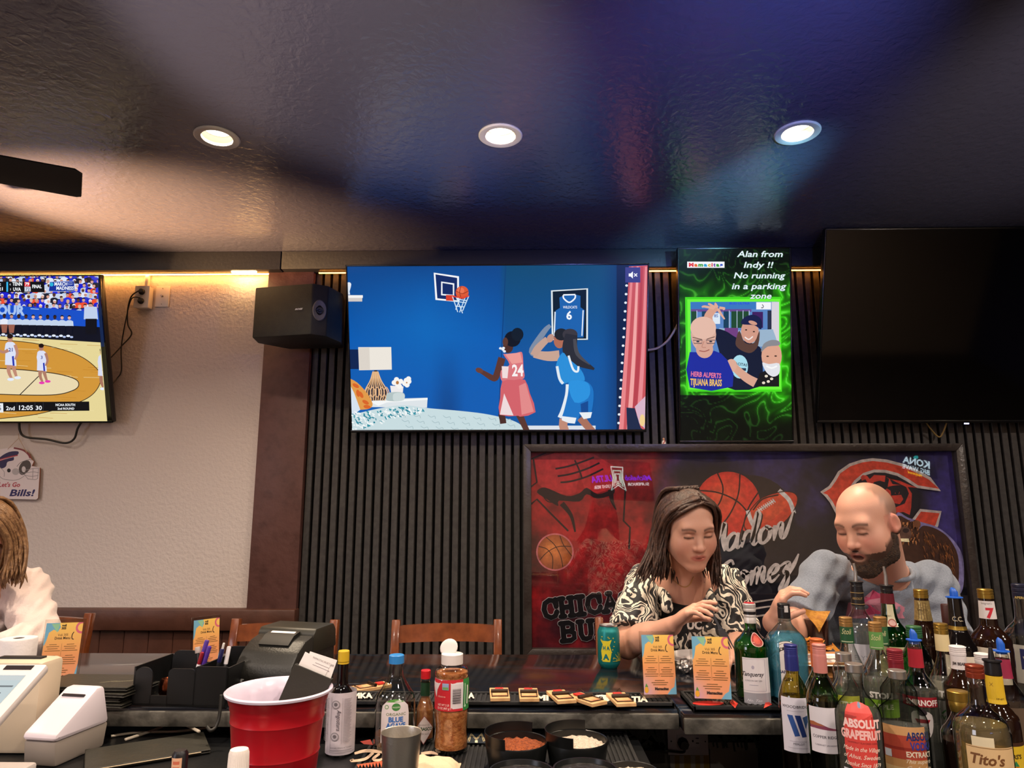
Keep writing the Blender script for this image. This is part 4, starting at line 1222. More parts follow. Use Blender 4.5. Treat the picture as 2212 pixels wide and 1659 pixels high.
lp.build('badge', flat_map(lc - fdir * 0.021 + Vector((0, -0.003, 0.006)), lc + fdir * 0.021 + Vector((0, -0.003, 0.006)), lc - fdir * 0.021 + Vector((0, -0.003, -0.005)), lc + Vector((0, -5, 0))), VC('print_gloss', 0, 0.35), t)
B().box((-0.02, 0.155, 0.12), (0.06, 0.09, 0.06)).obj('bracket', m_tvblack, t)
# wall plates and cables on the white wall
m_plate = M('plate_white', '#ded4cb', 0.4)
m_cable = M('cable_black', '#15120f', 0.5)
WY = 3.508
c0 = P(308, 642, 3.47)
t = thing('outlet_box', 'white surface outlet box with two black plugs on the white wall', 'outlet', (c0.x, WY, c0.z - 0.055))
B().box((0, -0.022, 0.055), (0.074, 0.044, 0.116), bev=0.004).obj('box', m_plate, t)
B().box((0, -0.046, 0.055), (0.078, 0.005, 0.120), bev=0.002).obj('cover', m_plate, t)
B().box((0.004, -0.012, 0.165), (0.018, 0.024, 0.11), bev=0.003).obj('conduit', m_plate, t)
for dz in (0.08, 0.03):
    b = B()
    b.lathe([(0, 0), (0.016, 0), (0.016, 0.006), (0.010, 0.012), (0.010, 0.03), (0.0, 0.032)], 16)
    b.bm.transform(Matrix.Translation((0, -0.049, dz)) @ Matrix.Rotation(R(90), 4, 'X') @ Matrix.Rotation(R(20), 4, 'Y'))
    b.obj('plug', m_cable, t)
c1 = P(352, 641, WY)
t = thing('wall_plate', 'white coaxial wall plate right of the outlet box', 'wall plate', (c1.x, WY, c1.z - 0.057))
B().box((0, -0.004, 0.057), (0.074, 0.008, 0.116), bev=0.003).obj('plate', m_plate, t)
for dz, r_, l in ((0.057, 0.006, 0.012), (0.10, 0.003, 0.003), (0.014, 0.003, 0.003)):
    b = B()
    b.lathe([(0, l), (r_, l), (r_, 0), (0, 0)], 12)
    b.bm.transform(Matrix.Translation((0, -0.0078, dz)) @ Matrix.Rotation(R(90), 4, 'X'))
    b.obj('connector' if r_ > 0.005 else 'screw', M('connector_metal', '#b0a090', 0.3, metal=1.0), t)
def cable(name, label, pts, r=0.004, m=None, cat='cable', n=8, rel=None):
    pts = [Vector(p) for p in pts]
    q = [Vector(p) for p in spline([tuple(p) for p in pts], n)]
    o_ = pts[0].copy()
    b = B()
    b.tube([p - o_ for p in q], r, 8)
    ob = b.obj(name, m or m_cable, None, 180)
    ob.location = o_
    return setp(ob, label, cat)
cable('cable', 'black power cord hanging from the upper plug to behind the television', [P(300, 628, 3.43), P(284, 640, 3.44), P(276, 668, 3.47), P(276, 700, 3.49), P(284, 722, 3.49), P(262, 748, 3.48), P(236, 776, 3.44)], 0.0035)
cable('cable', 'black power cord hanging from the lower plug along the wall', [P(302, 643, 3.425), P(284, 646, 3.45), P(272, 690, 3.48), P(262, 750, 3.50), P(262, 800, 3.50), P(252, 818, 3.49), P(240, 832, 3.45)], 0.003)
cable('cable', 'black cord looping below the basketball game television', [P(42, 905, 3.45), P(43, 930, 3.46), P(56, 944, 3.47), P(100, 949, 3.47), P(140, 957, 3.47), P(160, 948, 3.47), P(168, 925, 3.46), P(180, 906, 3.45)], 0.0055)
cable('cable', 'white cord between the blue and the green televisions', [P(1394, 757, 3.42), P(1420, 752, 3.43), P(1442, 736, 3.43), P(1458, 712, 3.42), P(1466, 696, 3.42)], 0.006, M('cable_white', '#c8bca8', 0.5))
cable('cable', 'yellowish cord drooping below the switched off television', [P(1996, 905, 3.44), P(2010, 926, 3.46), P(2028, 944, 3.47), P(2038, 932, 3.46), P(2047, 906, 3.44)], 0.004, M('cable_yellow', '#8a7444', 0.5))
# hanging helmet sign
zh = lambda x, y: (x * 0.3616, 900 + y * 0.3616)
OUT = [(-112, 488), (-116, 400), (-108, 300), (-70, 236), (0, 196), (88, 184), (140, 196), (178, 222), (190, 256), (206, 268), (194, 296), (240, 306), (238, 360), (228, 486), (218, 495)]
HY = 3.496
pc = P(*zh(120, 495), HY)
t = thing('helmet_sign', 'white football helmet shaped sign hanging by a string below the television', 'sign', (pc.x, HY, pc.z))
wl = lambda x, y: P(*zh(x, y), HY) - pc
B().prism([(wl(*a).x, wl(*a).z) for a in OUT], -0.006, 0.006, 'y', bev=0.001).obj('board', M('sign_edge', '#9a6a58', 0.6), t)
p = Pic([(-120, 180), (245, 500)])
p.poly(OUT, '#d8ccd0')
p.stroke([(88, 188), (140, 200), (172, 224), (186, 250)], 10, '#7a3038', 4)
p.poly(spline([(-10, 270), (10, 240), (60, 212), (112, 208), (114, 226), (90, 240), (86, 262), (50, 272), (40, 300), (10, 310)], 3, True), '#2a2450'); p.stroke([(2, 262), (60, 244), (112, 232)], [12, 9, 6], '#a03040', 3); p.stroke([(2, 262), (60, 248), (112, 236)], 2, '#d8ccd0', 3)
p.poly(spline([(120, 300), (140, 272), (176, 264), (190, 296), (170, 330), (140, 350), (118, 336)], 3, True), '#4c4444'); p.ell(58, 323, 11, 12, '#181418'); p.ell(98, 330, 22, 20, '#b0a8ac'); p.ell(146, 316, 12, 18, '#c8c0c4')
for q in ([(150, 322), (200, 312), (236, 310)], [(150, 338), (200, 332), (236, 336)], [(150, 350), (190, 358), (232, 352)], [(170, 372), (210, 378), (228, 370)], [(202, 310), (198, 374)], [(234, 310), (228, 372)], [(110, 330), (150, 350), (172, 376)], [(-10, 330), (20, 372), (100, 380), (150, 356)], [(0, 300), (30, 330), (30, 360)]):
    p.stroke(q, 3, '#8a8488', 4)
p.stroke([(106, 300), (128, 276), (178, 258), (192, 262)], 3, '#6a6468', 4)
p.text("Let's Go", 60, 420, 26, '#a83848', w=128, bold=0.025, shear=0.25); p.text('Bills!', 136, 474, 38, '#2c2860', w=152, bold=0.03, shear=0.25)
p.build('print', flat_map(wl(-120, 180) + Vector((0, -0.0065, 0)), wl(245, 180) + Vector((0, -0.0065, 0)), wl(-120, 500) + Vector((0, -0.0065, 0)), Vector((0, -9, 0))), VC('sign_print', 0, 0.5), t, clip=True)
b = B()
hook = wl(116, 128)
for q in ((52, 196), (166, 216)):
    b.tube([hook + Vector((0, -0.004, 0)), wl(*q) + Vector((0, -0.008, 0))], 0.0012, 6)
b.tube([hook + Vector((0, -0.004, 0)), wl(114, 100) + Vector((0, -0.004, 0))], 0.0012, 6)
b.obj('string', M('twine', '#b89c84', 0.8), t)

# ================================================================ the bar and the work counters
m_bar, N, L, bs = nodes_of('bar_epoxy')
bs.inputs['Roughness'].default_value = 0.13
bs.inputs['Specular IOR Level'].default_value = 0.55
tc = N.new('ShaderNodeTexCoord'); mp = N.new('ShaderNodeMapping'); mp.inputs['Scale'].default_value = (1.1, 4.2, 1); mp.inputs['Rotation'].default_value = (0, 0, R(14))
nz = N.new('ShaderNodeTexNoise'); nz.inputs['Scale'].default_value = 2.4; nz.inputs['Detail'].default_value = 7; nz.inputs['Distortion'].default_value = 1.6
cr = N.new('ShaderNodeValToRGB')
E_ = cr.color_ramp.elements
E_[0].position, E_[0].color = 0.30, (*lin('#0b0c12'), 1)
E_[1].position, E_[1].color = 0.74, (*lin('#6a6866'), 1)
for pos, c in ((0.43, '#11151d'), (0.50, '#171414'), (0.56, '#2e1c17'), (0.60, '#12161e'), (0.66, '#202a36')):
    e = E_.new(pos); e.color = (*lin(c), 1)
L.new(tc.outputs['Object'], mp.inputs[0]); L.new(mp.outputs[0], nz.inputs['Vector']); L.new(nz.outputs[0], cr.inputs[0]); L.new(cr.outputs[0], bs.inputs['Base Color'])
m_edge = M('bar_edge_metal', '#6e6a62', 0.5, metal=0.3, bump=(40, 0.25), var=(16, '#34322e', 0.38, 0.68))
BT = 1.07
t = thing('bar_counter', 'long dark marbled bar counter with worn grey edge strip', 'bar counter', (0, 2.06, 0))
o = Vector(t.location)
B().box((-1.17, 2.0625 - o.y, BT - 0.02), (3.06, 0.635, 0.04), bev=0.004).obj('worktop', m_bar, t)
B().box((1.58, 2.0455 - o.y, BT - 0.02), (2.432, 0.669, 0.04), bev=0.004).obj('worktop', m_bar, t)
B().box((-1.17, 1.742 - o.y, BT - 0.024), (3.06, 0.012, 0.034), bev=0.003).obj('edge_strip', m_edge, t)
B().box((1.58, 1.706 - o.y, BT - 0.024), (2.432, 0.012, 0.034), bev=0.003).obj('edge_strip', m_edge, t)
B().box((0.05, 2.03 - o.y, 0.515), (5.4, 0.05, 1.03)).obj('inner_panel', M('bar_inner_black', '#100f10', 0.6, bump=(20, 0.2)), t)
B().box((0.05, 2.20 - o.y, 0.515), (5.4, 0.05, 1.03)).obj('guest_panel', M('bar_guest_panel', '#2a1d18', 0.5), t)
# patches of old paint on the inner panel
p = Pic([(1240, 1560), (1720, 1720)])
r_ = random.Random(2)
for i in range(60):
    x, y = r_.uniform(1340, 1430), r_.uniform(1575, 1630)
    p.stroke([(x, y), (x + r_.uniform(-8, 20), y + r_.uniform(10, 26))], 14, r_.choice(['#101a18', '#16231f', '#0e1312']), layer=1 + i % 4)
for i in range(50):
    x, y = r_.uniform(1530, 1640), r_.uniform(1570, 1606)
    p.stroke([(x, y), (x + r_.uniform(-6, 12), y + r_.uniform(8, 22))], 12, r_.choice(['#14201d', '#1a2a25', '#0f1816']), layer=1 + i % 4)
p.lay = 5
p.rect(1532, 1612, 1634, 1720, '#77746f')
for i in range(26):
    x = 1532 + i * 4
    p.stroke([(x, 1604), (x + 2, r_.uniform(1612, 1626))], 6, r_.choice(['#77746f', '#182522']))
p.rect(1446, 1632, 1530, 1720, '#8b8478')
for x, w in ((1456, 10), (1476, 14), (1500, 10), (1518, 12)):
    p.rect(x, 1630, x + w, 1720, '#7c6422')
p.poly([(1360, 1650), (1400, 1618), (1446, 1630), (1446, 1720), (1360, 1720)], '#33302a'); p.poly([(1636, 1600), (1700, 1650), (1720, 1720), (1650, 1720)], '#1d1d1c')
PN = 2.003
q = [P(1240, 1560, PN), P(1720, 1560, PN), P(1240, 1720, PN)]
p.build('old_paint', flat_map(q[0] - o, q[1] - o, q[2] - o, Vector((0, -9, 0))), VC('old_paint', 0, 0.6, bump=(30, 0.3)), t)
# outlet below the bar edge
qa, qb = P(1440, 1568, 1.998), P(1530, 1630, 1.998)
t = thing('power_outlet', 'white double outlet below the bar edge with a black plug', 'outlet', ((qa.x + qb.x) / 2, 2.0, (qa.z + qb.z) / 2))
w, h = qb.x - qa.x, qa.z - qb.z
B().box((0, -0.006, 0), (w, 0.006, h), bev=0.002).obj('plate', M('outlet_plate', '#b9b3b8', 0.4), t)
B().box((0, -0.010, 0), (w * 0.56, 0.004, h * 0.42), bev=0.0015).obj('receptacle', M('outlet_face', '#c6c0c4', 0.4), t)
b = B()
for x, z, sx, sz in ((0.024, 0.008, 0.008, 0.002), (0.024, -0.004, 0.008, 0.002), (0.012, 0.001, 0.004, 0.005), (-0.045, 0, 0.003, 0.003), (0.045, 0, 0.003, 0.003)):
    b.box((x, -0.0125, z), (sx, 0.001, sz))
b.obj('slots', m_gap, t)
b = B()
b.lathe([(0, 0.03), (0.011, 0.03), (0.014, 0.022), (0.014, 0.004), (0.012, 0)], 8)
b.bm.transform(Matrix.Translation((-0.016, -0.012, -0.002)) @ Matrix.Rotation(R(90), 4, 'X'))
b.obj('plug', m_cable, t)
B().tube([Vector(v) for v in spline([(-0.016, -0.035, -0.008), (-0.018, -0.032, -0.020), (-0.05, -0.02, -0.022), (-0.11, -0.01, -0.022), (-0.14, -0.006, -0.024)], 5)], 0.0032).obj('cord', m_cable, t)
# work counters on the bartender's side
CT = 1.0
t = thing('bar_cooler', 'black topped bar cooler behind the bar on the left', 'cooler', (-0.87, 1.37, 0))
B().box((0, 0, 0.485), (2.26, 0.80, 0.93), bev=0.006).obj('body', M('cooler_body', '#131314', 0.45), t)
B().box((0, 0, 0.975), (2.28, 0.82, 0.05), bev=0.006).obj('top', M('cooler_top', '#121315', 0.35, bump=(40, 0.1)), t)
for k in range(3):
    d = B().box((-0.74 + k * 0.74, -0.412, 0.5), (0.70, 0.02, 0.78), bev=0.004).obj('door', M('cooler_door', '#1a1a1c', 0.4), t)
    B().box((-0.74 + k * 0.74 + 0.28, -0.435, 0.6), (0.02, 0.02, 0.3), bev=0.004).obj('handle', M('steel', '#9a9a98', 0.3, metal=1.0), d)
RT = 0.93
t = thing('bottle_station', 'low black bottle station in front of the bar at right', 'bottle station', (1.18, 1.32, 0))
B().box((0, 0, RT - 0.02), (1.34, 0.72, 0.04), bev=0.004).obj('top', M('station_top', '#141416', 0.4), t)
B().box((0, 0, (RT - 0.04) / 2), (1.30, 0.68, RT - 0.04)).obj('body', M('station_body', '#0f0f10', 0.5), t)
# rubber mats
m_rub = M('black_rubber', '#121213', 0.6)
def ribmat(name, label, c, size, group, rib=0.012):
    h = size[2]
    t = thing(name, label, 'bar mat', c, group=group)
    b = B()
    b.box((0, 0, h * 0.3), (size[0], size[1], h * 0.6), bev=0.002)
    for s_ in (-1, 1):
        b.box((0, s_ * (size[1] / 2 - 0.004), h / 2), (size[0], 0.008, h), bev=0.002)
        b.box((s_ * (size[0] / 2 - 0.004), 0, h / 2), (0.008, size[1], h), bev=0.002)
    x = -size[0] / 2 + 0.014
    while x < size[0] / 2 - 0.012:
        b.box((x, 0, h * 0.65), (rib * 0.45, size[1] - 0.02, h * 0.35))
        x += rib
    b.obj('rubber', m_rub, t)
    return t
def mat_print(t, z, pts_quad, draw, name='print'):
    """raised lettering, drawn in photo pixels, lying on the mat"""
    o = Vector(t.location)
    c = [Vector((x, y, z)) for x, y in pts_quad]
    p = Pic([proj(v) for v in c])
    draw(p)
    p.build(name, flat_map(c[0] - o, c[1] - o, c[3] - o, Vector((0, 0, 99))), VC('mat_print', 0, 0.6), t, clip=False)
def rail_letters(p):
    c = '#d8cbb8'
    for s, x, y, w, h in (('MKA', 784, 1508, 42, 11), ('EB', 983, 1507, 40, 12), ('A', 1018, 1508, 14, 11), ('MI', 1172, 1513, 26, 11), ('E', 1325, 1514, 12, 11), ('TIA', 1382, 1516, 36, 11)):
        p.text(s, x, y, h, c, w=w, bold=0.05)
    p.ell(1300, 1509, 21, 8, c); p.text('R', 1300, 1514, 9, '#141414', w=12, bold=0.04)
t = ribmat('bar_rail_mat', 'black rubber rail mat with mouse traps on the bar edge', (-0.04, 1.803, BT), (0.79, 0.095, 0.014), 'rubber bar mats')
mat_print(t, BT + 0.0142, [(-0.44, 1.85), (0.35, 1.85), (0.35, 1.755), (-0.44, 1.755)], rail_letters)
t = ribmat('bar_rail_mat', 'black rubber service mat under the green gin bottle', (0.60, 1.79, BT), (0.42, 0.14, 0.016), 'rubber bar mats')
def red_bits(p):
    p.ell(1530, 1519, 34, 5, '#c02820'); p.poly([(1580, 1510), (1594, 1520), (1588, 1530), (1576, 1518)], '#d03828'); p.poly([(1655, 1512), (1668, 1522), (1650, 1530)], '#d03828')
mat_print(t, BT + 0.0163, [(0.40, 1.85), (0.80, 1.85), (0.80, 1.73), (0.40, 1.73)], red_bits)
t = ribmat('drip_mat', 'black ribbed rubber mat with script lettering under the sauce bottles', (-0.055, 1.56, CT), (0.59, 0.44, 0.014), 'rubber bar mats', 0.010)
def drip_letters(p):
    c = '#c8ab90'
    p.stroke([(766, 1628), (790, 1622), (826, 1624), (850, 1622)], [5, 7, 7, 3], c, 4); p.stroke([(806, 1626), (788, 1640), (758, 1644), (764, 1640)], [6, 6, 5, 2], c, 4)
    p.stroke([(820, 1628), (806, 1640), (820, 1642), (838, 1632)], [5, 6, 5, 3], c, 4); p.stroke([(910, 1628), (932, 1626), (946, 1630)], [5, 7, 3], c, 4); p.stroke([(850, 1640), (880, 1632), (930, 1640)], [6, 5, 3], c, 4)
    for k in range(9):
        p.poly([(770 + k * 7, 1652 - k), (778 + k * 7, 1651 - k), (775 + k * 7, 1659)], '#b0502e')
    p.poly([(778, 1602), (800, 1598), (806, 1610), (786, 1608)], '#8a2c22')
    p.rect(1008, 1582, 1050, 1606, '#101c28')
    p.stroke([(1012, 1602), (1018, 1586), (1029, 1598), (1040, 1586), (1046, 1602)], 5, '#b0a078'); p.stroke([(1012, 1602), (1018, 1586), (1029, 1598), (1040, 1586), (1046, 1602)], 1.6, '#141c24')
    p.rect(1026, 1600, 1032, 1605, '#d8d0b0')
mat_print(t, CT + 0.0142, [(-0.48, 1.78), (0.24, 1.78), (0.24, 1.34), (-0.48, 1.34)], drip_letters)

# ================================================================ bar stools
m_wood = M('stool_wood', '#7a4020', 0.24, var=(22, '#5c2c14', 0.35, 0.7), coat=0.5, bump=(30, 0.05))
m_seat = M('stool_seat', '#1a1614', 0.5)
def make_stool():
    t = thing('bar_stool', '', 'bar stool', (0, 0, 0), group='wooden bar stools along the bar')
    for s in (-1, 1):
        B().prism([(0.20, 0), (0.235, 0), (0.205, 0.75), (0.222, 0.95), (0.250, 1.105), (0.214, 1.11), (0.186, 0.95), (0.165, 0.75)], s * 0.20 - 0.016, s * 0.20 + 0.016, 'x', bev=0.004).obj('leg', m_wood, t)
        B().prism([(-0.20, 0), (-0.165, 0), (-0.150, 0.735), (-0.185, 0.735)], s * 0.19 - 0.016, s * 0.19 + 0.016, 'x', bev=0.004).obj('leg', m_wood, t)
    B().box((0, 0, 0.755), (0.42, 0.40, 0.045), bev=0.018, seg=3).obj('seat', m_seat, t)
    b = B()
    n = 14
    arc = lambda k: (-0.186 + 0.372 * k / n, 0.205 + 0.030 * (1 - ((k - n / 2) / (n / 2)) ** 2))
    top, bt = [], []
    for k in range(n + 1):
        x, y = arc(k)
        c_ = 0.010 * (1 - ((k - n / 2) / (n / 2)) ** 2)
        for lst, z, dy in ((top, 1.085 + c_ * 0.4, 0.022), (bt, 1.024, 0.010)):
            lst.append((b._v((x, y + dy - 0.009, z)), b._v((x, y + dy + 0.011, z))))
    for k in range(n):
        b._f([bt[k][0], bt[k + 1][0], top[k + 1][0], top[k][0]]); b._f([bt[k][1], top[k][1], top[k + 1][1], bt[k + 1][1]])
        b._f([top[k][0], top[k + 1][0], top[k + 1][1], top[k][1]]); b._f([bt[k][0], bt[k][1], bt[k + 1][1], bt[k + 1][0]])
    b.obj('top_rail', m_wood, t, 40)
    B().box((0, 0.195, 0.84), (0.38, 0.022, 0.045), bev=0.005).obj('lower_rail', m_wood, t)
    B().box((0, -0.178, 0.30), (0.38, 0.025, 0.035), bev=0.004).obj('foot_rail', m_wood, t)
    B().box((0, 0.20, 0.32), (0.38, 0.025, 0.035), bev=0.004).obj('stretcher', m_wood, t)
    return t
stool = make_stool()
sx = [P(609, 1340, 2.85).x, P(972, 1336, 2.85).x]
stool.location = (sx[0], 2.63, 0); stool.rotation_euler = (0, 0, R(-3)); stool['label'] = 'empty wooden bar stool before the brown post and slats'
dup(stool, (sx[1], 2.63, 0), R(3), 'empty wooden bar stool left of the framed banner')
WX, MX, LX = 0.52, 1.25, -1.98
dup(stool, (WX - 0.02, 2.70, 0), 0, 'wooden bar stool under the person in the patterned shirt')
dup(stool, (MX, 2.72, 0), 0, 'wooden bar stool under the bearded person in the grey shirt')
dup(stool, (LX - 0.05, 2.78, 0), 0, 'wooden bar stool under the person at the left edge')
# ================================================================ small things on the bar and the counters
m_paper = M('paper_white', '#e2dcd8', 0.7)
m_acryl = GLASS('acrylic', '#f0f0ee', '#d8d8d2', gloss=1.0)
m_card = VC('menu_card', 0, 0.45)
def draw_menu(p):
    def bg(x, y):
        c = mix((238, 196, 96), (226, 150, 96), y / 90)
        return mix(c, mix((226, 150, 110), (190, 160, 190), max(0, 1 - x / 50)), (y - 90) / 60)
    p.grad(0, 0, 100, 160, bg, 8, 14, layer=0)
    p.poly([(0, 0), (36, 0), (40, 12), (34, 24), (22, 18), (10, 26), (6, 48), (2, 60), (0, 60)], '#6fa8c4'); p.poly([(14, 2), (38, 2), (32, 26)], '#8fbf98')
    p.poly([(100, 112), (100, 160), (72, 160), (84, 146), (94, 140)], '#6fa8c4')
    p.stroke([(98 + 14 * math.cos(a), 14 + 14 * math.sin(a)) for a in [2 * math.pi * i / 20 for i in range(20)]], 6, '#d06478', closed=True)
    p.text('voli', 49, 10, 6, '#2c2418', bold=0.05); p.text('305', 49, 18, 6, '#2c2418', bold=0.05)
    p.text('Voli 305', 49, 36, 6.5, '#3c3020', w=28); p.text('Drink Menu', 49, 45, 7, '#3c3020', w=42, bold=0.02)
    p.stroke([(78, 26), (74, 34), (75, 44), (80, 46)], 2.4, '#3a2c20', 3)
    for x, y, n in ((26, 58, 4), (73, 58, 4), (26, 88, 5), (73, 88, 5), (50, 122, 3)):
        for i in range(n):
            w = (20, 34, 28, 42, 38)[i] * (1.5 if x == 50 else 1)
            p.rect(x - w / 2, y + i * 5.6, x + w / 2, y + i * 5.6 + 1.5, '#7a5a30')
    p.rect(49.6, 56, 50.2, 112, '#8a7040')
    p.text('Mamacitas', 55, 148, 7, '#3a2c28', w=42, bold=0.05)
    p.ell(8, 148, 6, 8, '#d8a030'); p.poly([(4, 140), (8, 130), (13, 140)], '#5a8a40')
def menu_stand(label, x, y, z, w, h, rz, card=True, ch=None, lean=0.10):
    t = thing('menu_stand', label, 'menu stand', (x, y, z), rz, group='acrylic drink menu stands')
    T = Matrix.Rotation(-lean, 4, 'X')
    B().box((0, 0.01, 0.002), (w, 0.05, 0.003), bev=0.001, seg=1).obj('foot', m_acryl, t)
    B(T).box((0, 0, h / 2 + 0.004), (w, 0.004, h)).obj('panel', m_acryl, t)
    w2, ch = w * 0.90, ch or h * 0.93
    p = Pic([(0, 0), (100, 160)])
    draw_menu(p)
    c = [T @ Vector(v) for v in ((-w2 / 2, -0.0045, ch + 0.006), (w2 / 2, -0.0045, ch + 0.006), (-w2 / 2, -0.0045, 0.008))]
    p.build('card', flat_map(*c, Vector((0, -9, 0))), m_card, t)
    return t
q = Z(1428, 1510, BT + 0.014)
menu_stand('clear menu stand right of the mouse traps', q.x, q.y + 0.01, BT + 0.0145, 0.088, 0.148, R(2), ch=0.138)
q = Z(1543, 1520, BT + 0.016)
menu_stand('clear menu stand left of the green gin bottle', q.x, q.y + 0.01, BT + 0.0165, 0.094, 0.158, R(-7), ch=0.140)
q = P(112, 1480, 1.93)
menu_stand('clear menu stand in front of the person at the left edge', q.x, 1.95, BT, 0.10, 0.165, R(14))
q = P(446, 1400, 2.12)
menu_stand('clear menu stand behind the pens in the caddy', q.x, 2.12, BT, 0.088, 0.15, R(52))
# mouse traps
m_pine = M('pine', '#cda373', 0.6, var=(40, '#b98c5c', 0.4, 0.7))
m_wire = M('trap_wire', '#3a2c22', 0.4, metal=0.7)
def make_trap():
    t = thing('mouse_trap', '', 'mouse trap', (0, 0, 0), group='wooden mouse traps on the bar mat')
    B().box((0, 0, 0.004), (0.047, 0.098, 0.008), bev=0.0008, seg=1).obj('base', m_pine, t)
    b = B()
    b.tube([(-0.019, 0.0, 0.010), (-0.019, -0.040, 0.010), (0.019, -0.040, 0.010), (0.019, 0.0, 0.010)], 0.0012, 6)
    b.tube([(-0.021, 0.003, 0.012), (0.021, 0.003, 0.012)], 0.0042, 8)
    b.tube([(0.004, 0.01, 0.018), (0.006, 0.03, 0.022), (0.004, 0.044, 0.012)], 0.001, 6)
    b.obj('spring_bar', m_wire, t)
    B().box((0, 0.026, 0.0105), (0.020, 0.020, 0.003)).obj('trigger', M('trap_red', '#b82a20', 0.5), t)
    p = Pic([(0, 0), (47, 98)])
    p.text('VICTOR', 23, 86, 7, '#b04030', w=30, bold=0.03); p.rect(6, 72, 41, 73, '#b04030'); p.rect(6, 76, 41, 77, '#c06048')
    p.build('print', lambda u, v, h: Vector(((u - 0.5) * 0.046, (0.5 - v) * 0.096, 0.0082 + h)), VC('trap_print', 0, 0.6), t)
    return t
trap = make_trap()
ZT = BT + 0.0147
for i, (px, py, rz, lab) in enumerate(((1079, 1500, 4, 'mouse trap at the left end of the row, darkly printed'), (1142, 1501, 2, 'mouse trap second in the row beside white mat letters'), (1212, 1505, 14, 'mouse trap in the middle of the row, slightly turned'), (1266, 1511, 36, 'mouse trap turned most, left of the oval mat logo'), (1341, 1511, 8, 'mouse trap at the right end of the row near the menu stand'), (786, 1489, -52, 'mouse trap half hidden behind the white paper wrapped bitters bottle'))):
    q = Z(px, py, ZT + 0.004)
    o = trap if i == 0 else dup(trap, (0, 0, 0), label=lab)
    o['label'] = lab
    o.location = (q.x, q.y if i < 5 else 1.93, ZT if i < 5 else BT); o.rotation_euler = (0, 0, R(rz))
# can
q = Z(1316, 1441, BT)
t = thing('beverage_can', 'teal drink can with yellow pattern left of the patterned shirt', 'can', (q.x, q.y, BT))
m_alu = M('aluminium', '#c4c0bc', 0.3, metal=1.0)
B().lathe([(0.0, 0.003), (0.020, 0.003), (0.024, 0.0), (0.0265, 0.003), (0.032, 0.012), (0.033, 0.016), (0.033, 0.100), (0.031, 0.108), (0.0272, 0.116), (0.0272, 0.1185)], 48).obj('body', M('can_teal', '#1c7f80', 0.3, metal=0.45), t)
B().lathe([(0.0272, 0.118), (0.0275, 0.1215), (0.0258, 0.122), (0.0245, 0.117), (0, 0.117)], 40).box((0.003, 0.004, 0.119), (0.014, 0.022, 0.0016), bev=0.0005).obj('lid', m_alu, t)
p = Pic([(0, 0), (180, 84)])
r_ = random.Random(4)
Y_ = '#d8c832'
for cx in (22, 100, 178):
    p.poly([(cx - 12, 80), (cx - 16, 50), (cx - 10, 30), (cx - 18, 18), (cx - 6, 20), (cx + 6, 20), (cx + 16, 16), (cx + 10, 32), (cx + 15, 52), (cx + 10, 80)], Y_)
    p.text('H A', cx, 46, 11, '#146a70', w=20, bold=0.05); p.text('A', cx - 1, 74, 16, '#146a70', bold=0.05)
for i in range(46):
    x, y = r_.uniform(0, 180), r_.uniform(4, 80)
    s_ = r_.uniform(1.2, 2.2)
    p.stroke([(x + s_ * math.cos(a), y + s_ * math.sin(a)) for a in [2 * math.pi * k / 8 for k in range(8)]], 0.9, Y_, closed=True)
for k in range(8):
    a = math.pi + math.pi * k / 7
    p.stroke([(61, 78), (61 + 22 * math.cos(a), 78 + 26 * math.sin(a))], 0.9, Y_)
p.build('artwork', lambda u, v, h: Vector(((0.0332 + h) * math.cos(R(-150 + 330 * u)), (0.0332 + h) * math.sin(R(-150 + 330 * u)), 0.099 - 0.082 * v)), VC('can_print', 0, 0.35), t, cols=40)
# plate with foil and a plastic fork is held by the person: plate here
m_plastic_w = M('white_ceramic', '#d9d0cc', 0.35)
q = Z(1525, 1434, BT)
t = thing('plate', 'white plate with crumpled foil behind the menu stands', 'plate', (q.x, q.y, BT))
B().lathe([(0, 0.003), (0.07, 0.003), (0.078, 0.010), (0.115, 0.022), (0.118, 0.020), (0.08, 0.004), (0.075, 0.0), (0, 0.0)], 40).obj('dish', m_plastic_w, t)
q = Z(1476, 1448, BT)
t = thing('foil_wrap', 'crumpled silver foil on the bar beside the plate', 'foil', (q.x, q.y - 0.03, BT))
bm = bmesh.new()
bmesh.ops.create_icosphere(bm, subdivisions=3, radius=0.022)
for v in bm.verts:
    v.co *= 1 + 0.30 * noise.noise(v.co * 120)
    v.co.z = max(v.co.z * 0.9 + 0.018, 0.0)
me = bpy.data.meshes.new('foil'); bm.to_mesh(me); bm.free()
link_mesh('foil', me, M('foil', '#b8b2ae', 0.25, metal=0.9, bump=(90, 0.6)), t, 0)
# nachos on a paper lined tray
q = P(1800, 1440, 2.135)
t = thing('food_tray', 'paper lined food tray holding yellow chips before the bearded person', 'tray', (q.x, 2.135, BT))
b = B()
b.prism([(-0.11, -0.07), (0.11, -0.07), (0.11, 0.07), (-0.11, 0.07)], 0.0, 0.006, bev=0.002)
for s_ in (-1, 1):
    b.box((s_ * 0.112, 0, 0.022), (0.004, 0.15, 0.044), rot=(0, R(18 * s_), 0)); b.box((0, s_ * 0.072, 0.022), (0.23, 0.004, 0.044), rot=(R(-18 * s_), 0, 0))
b.obj('tray', M('tray_kraft', '#b57b45', 0.6), t)
B().prism([(-0.13, -0.085), (0.0, -0.095), (0.13, -0.08), (0.12, 0.08), (-0.12, 0.085)], 0.0365, 0.038).obj('liner', m_paper, t)
m_chip = M('corn_chip', '#d59a35', 0.55, bump=(90, 0.4), var=(60, '#b8741f', 0.45, 0.7))
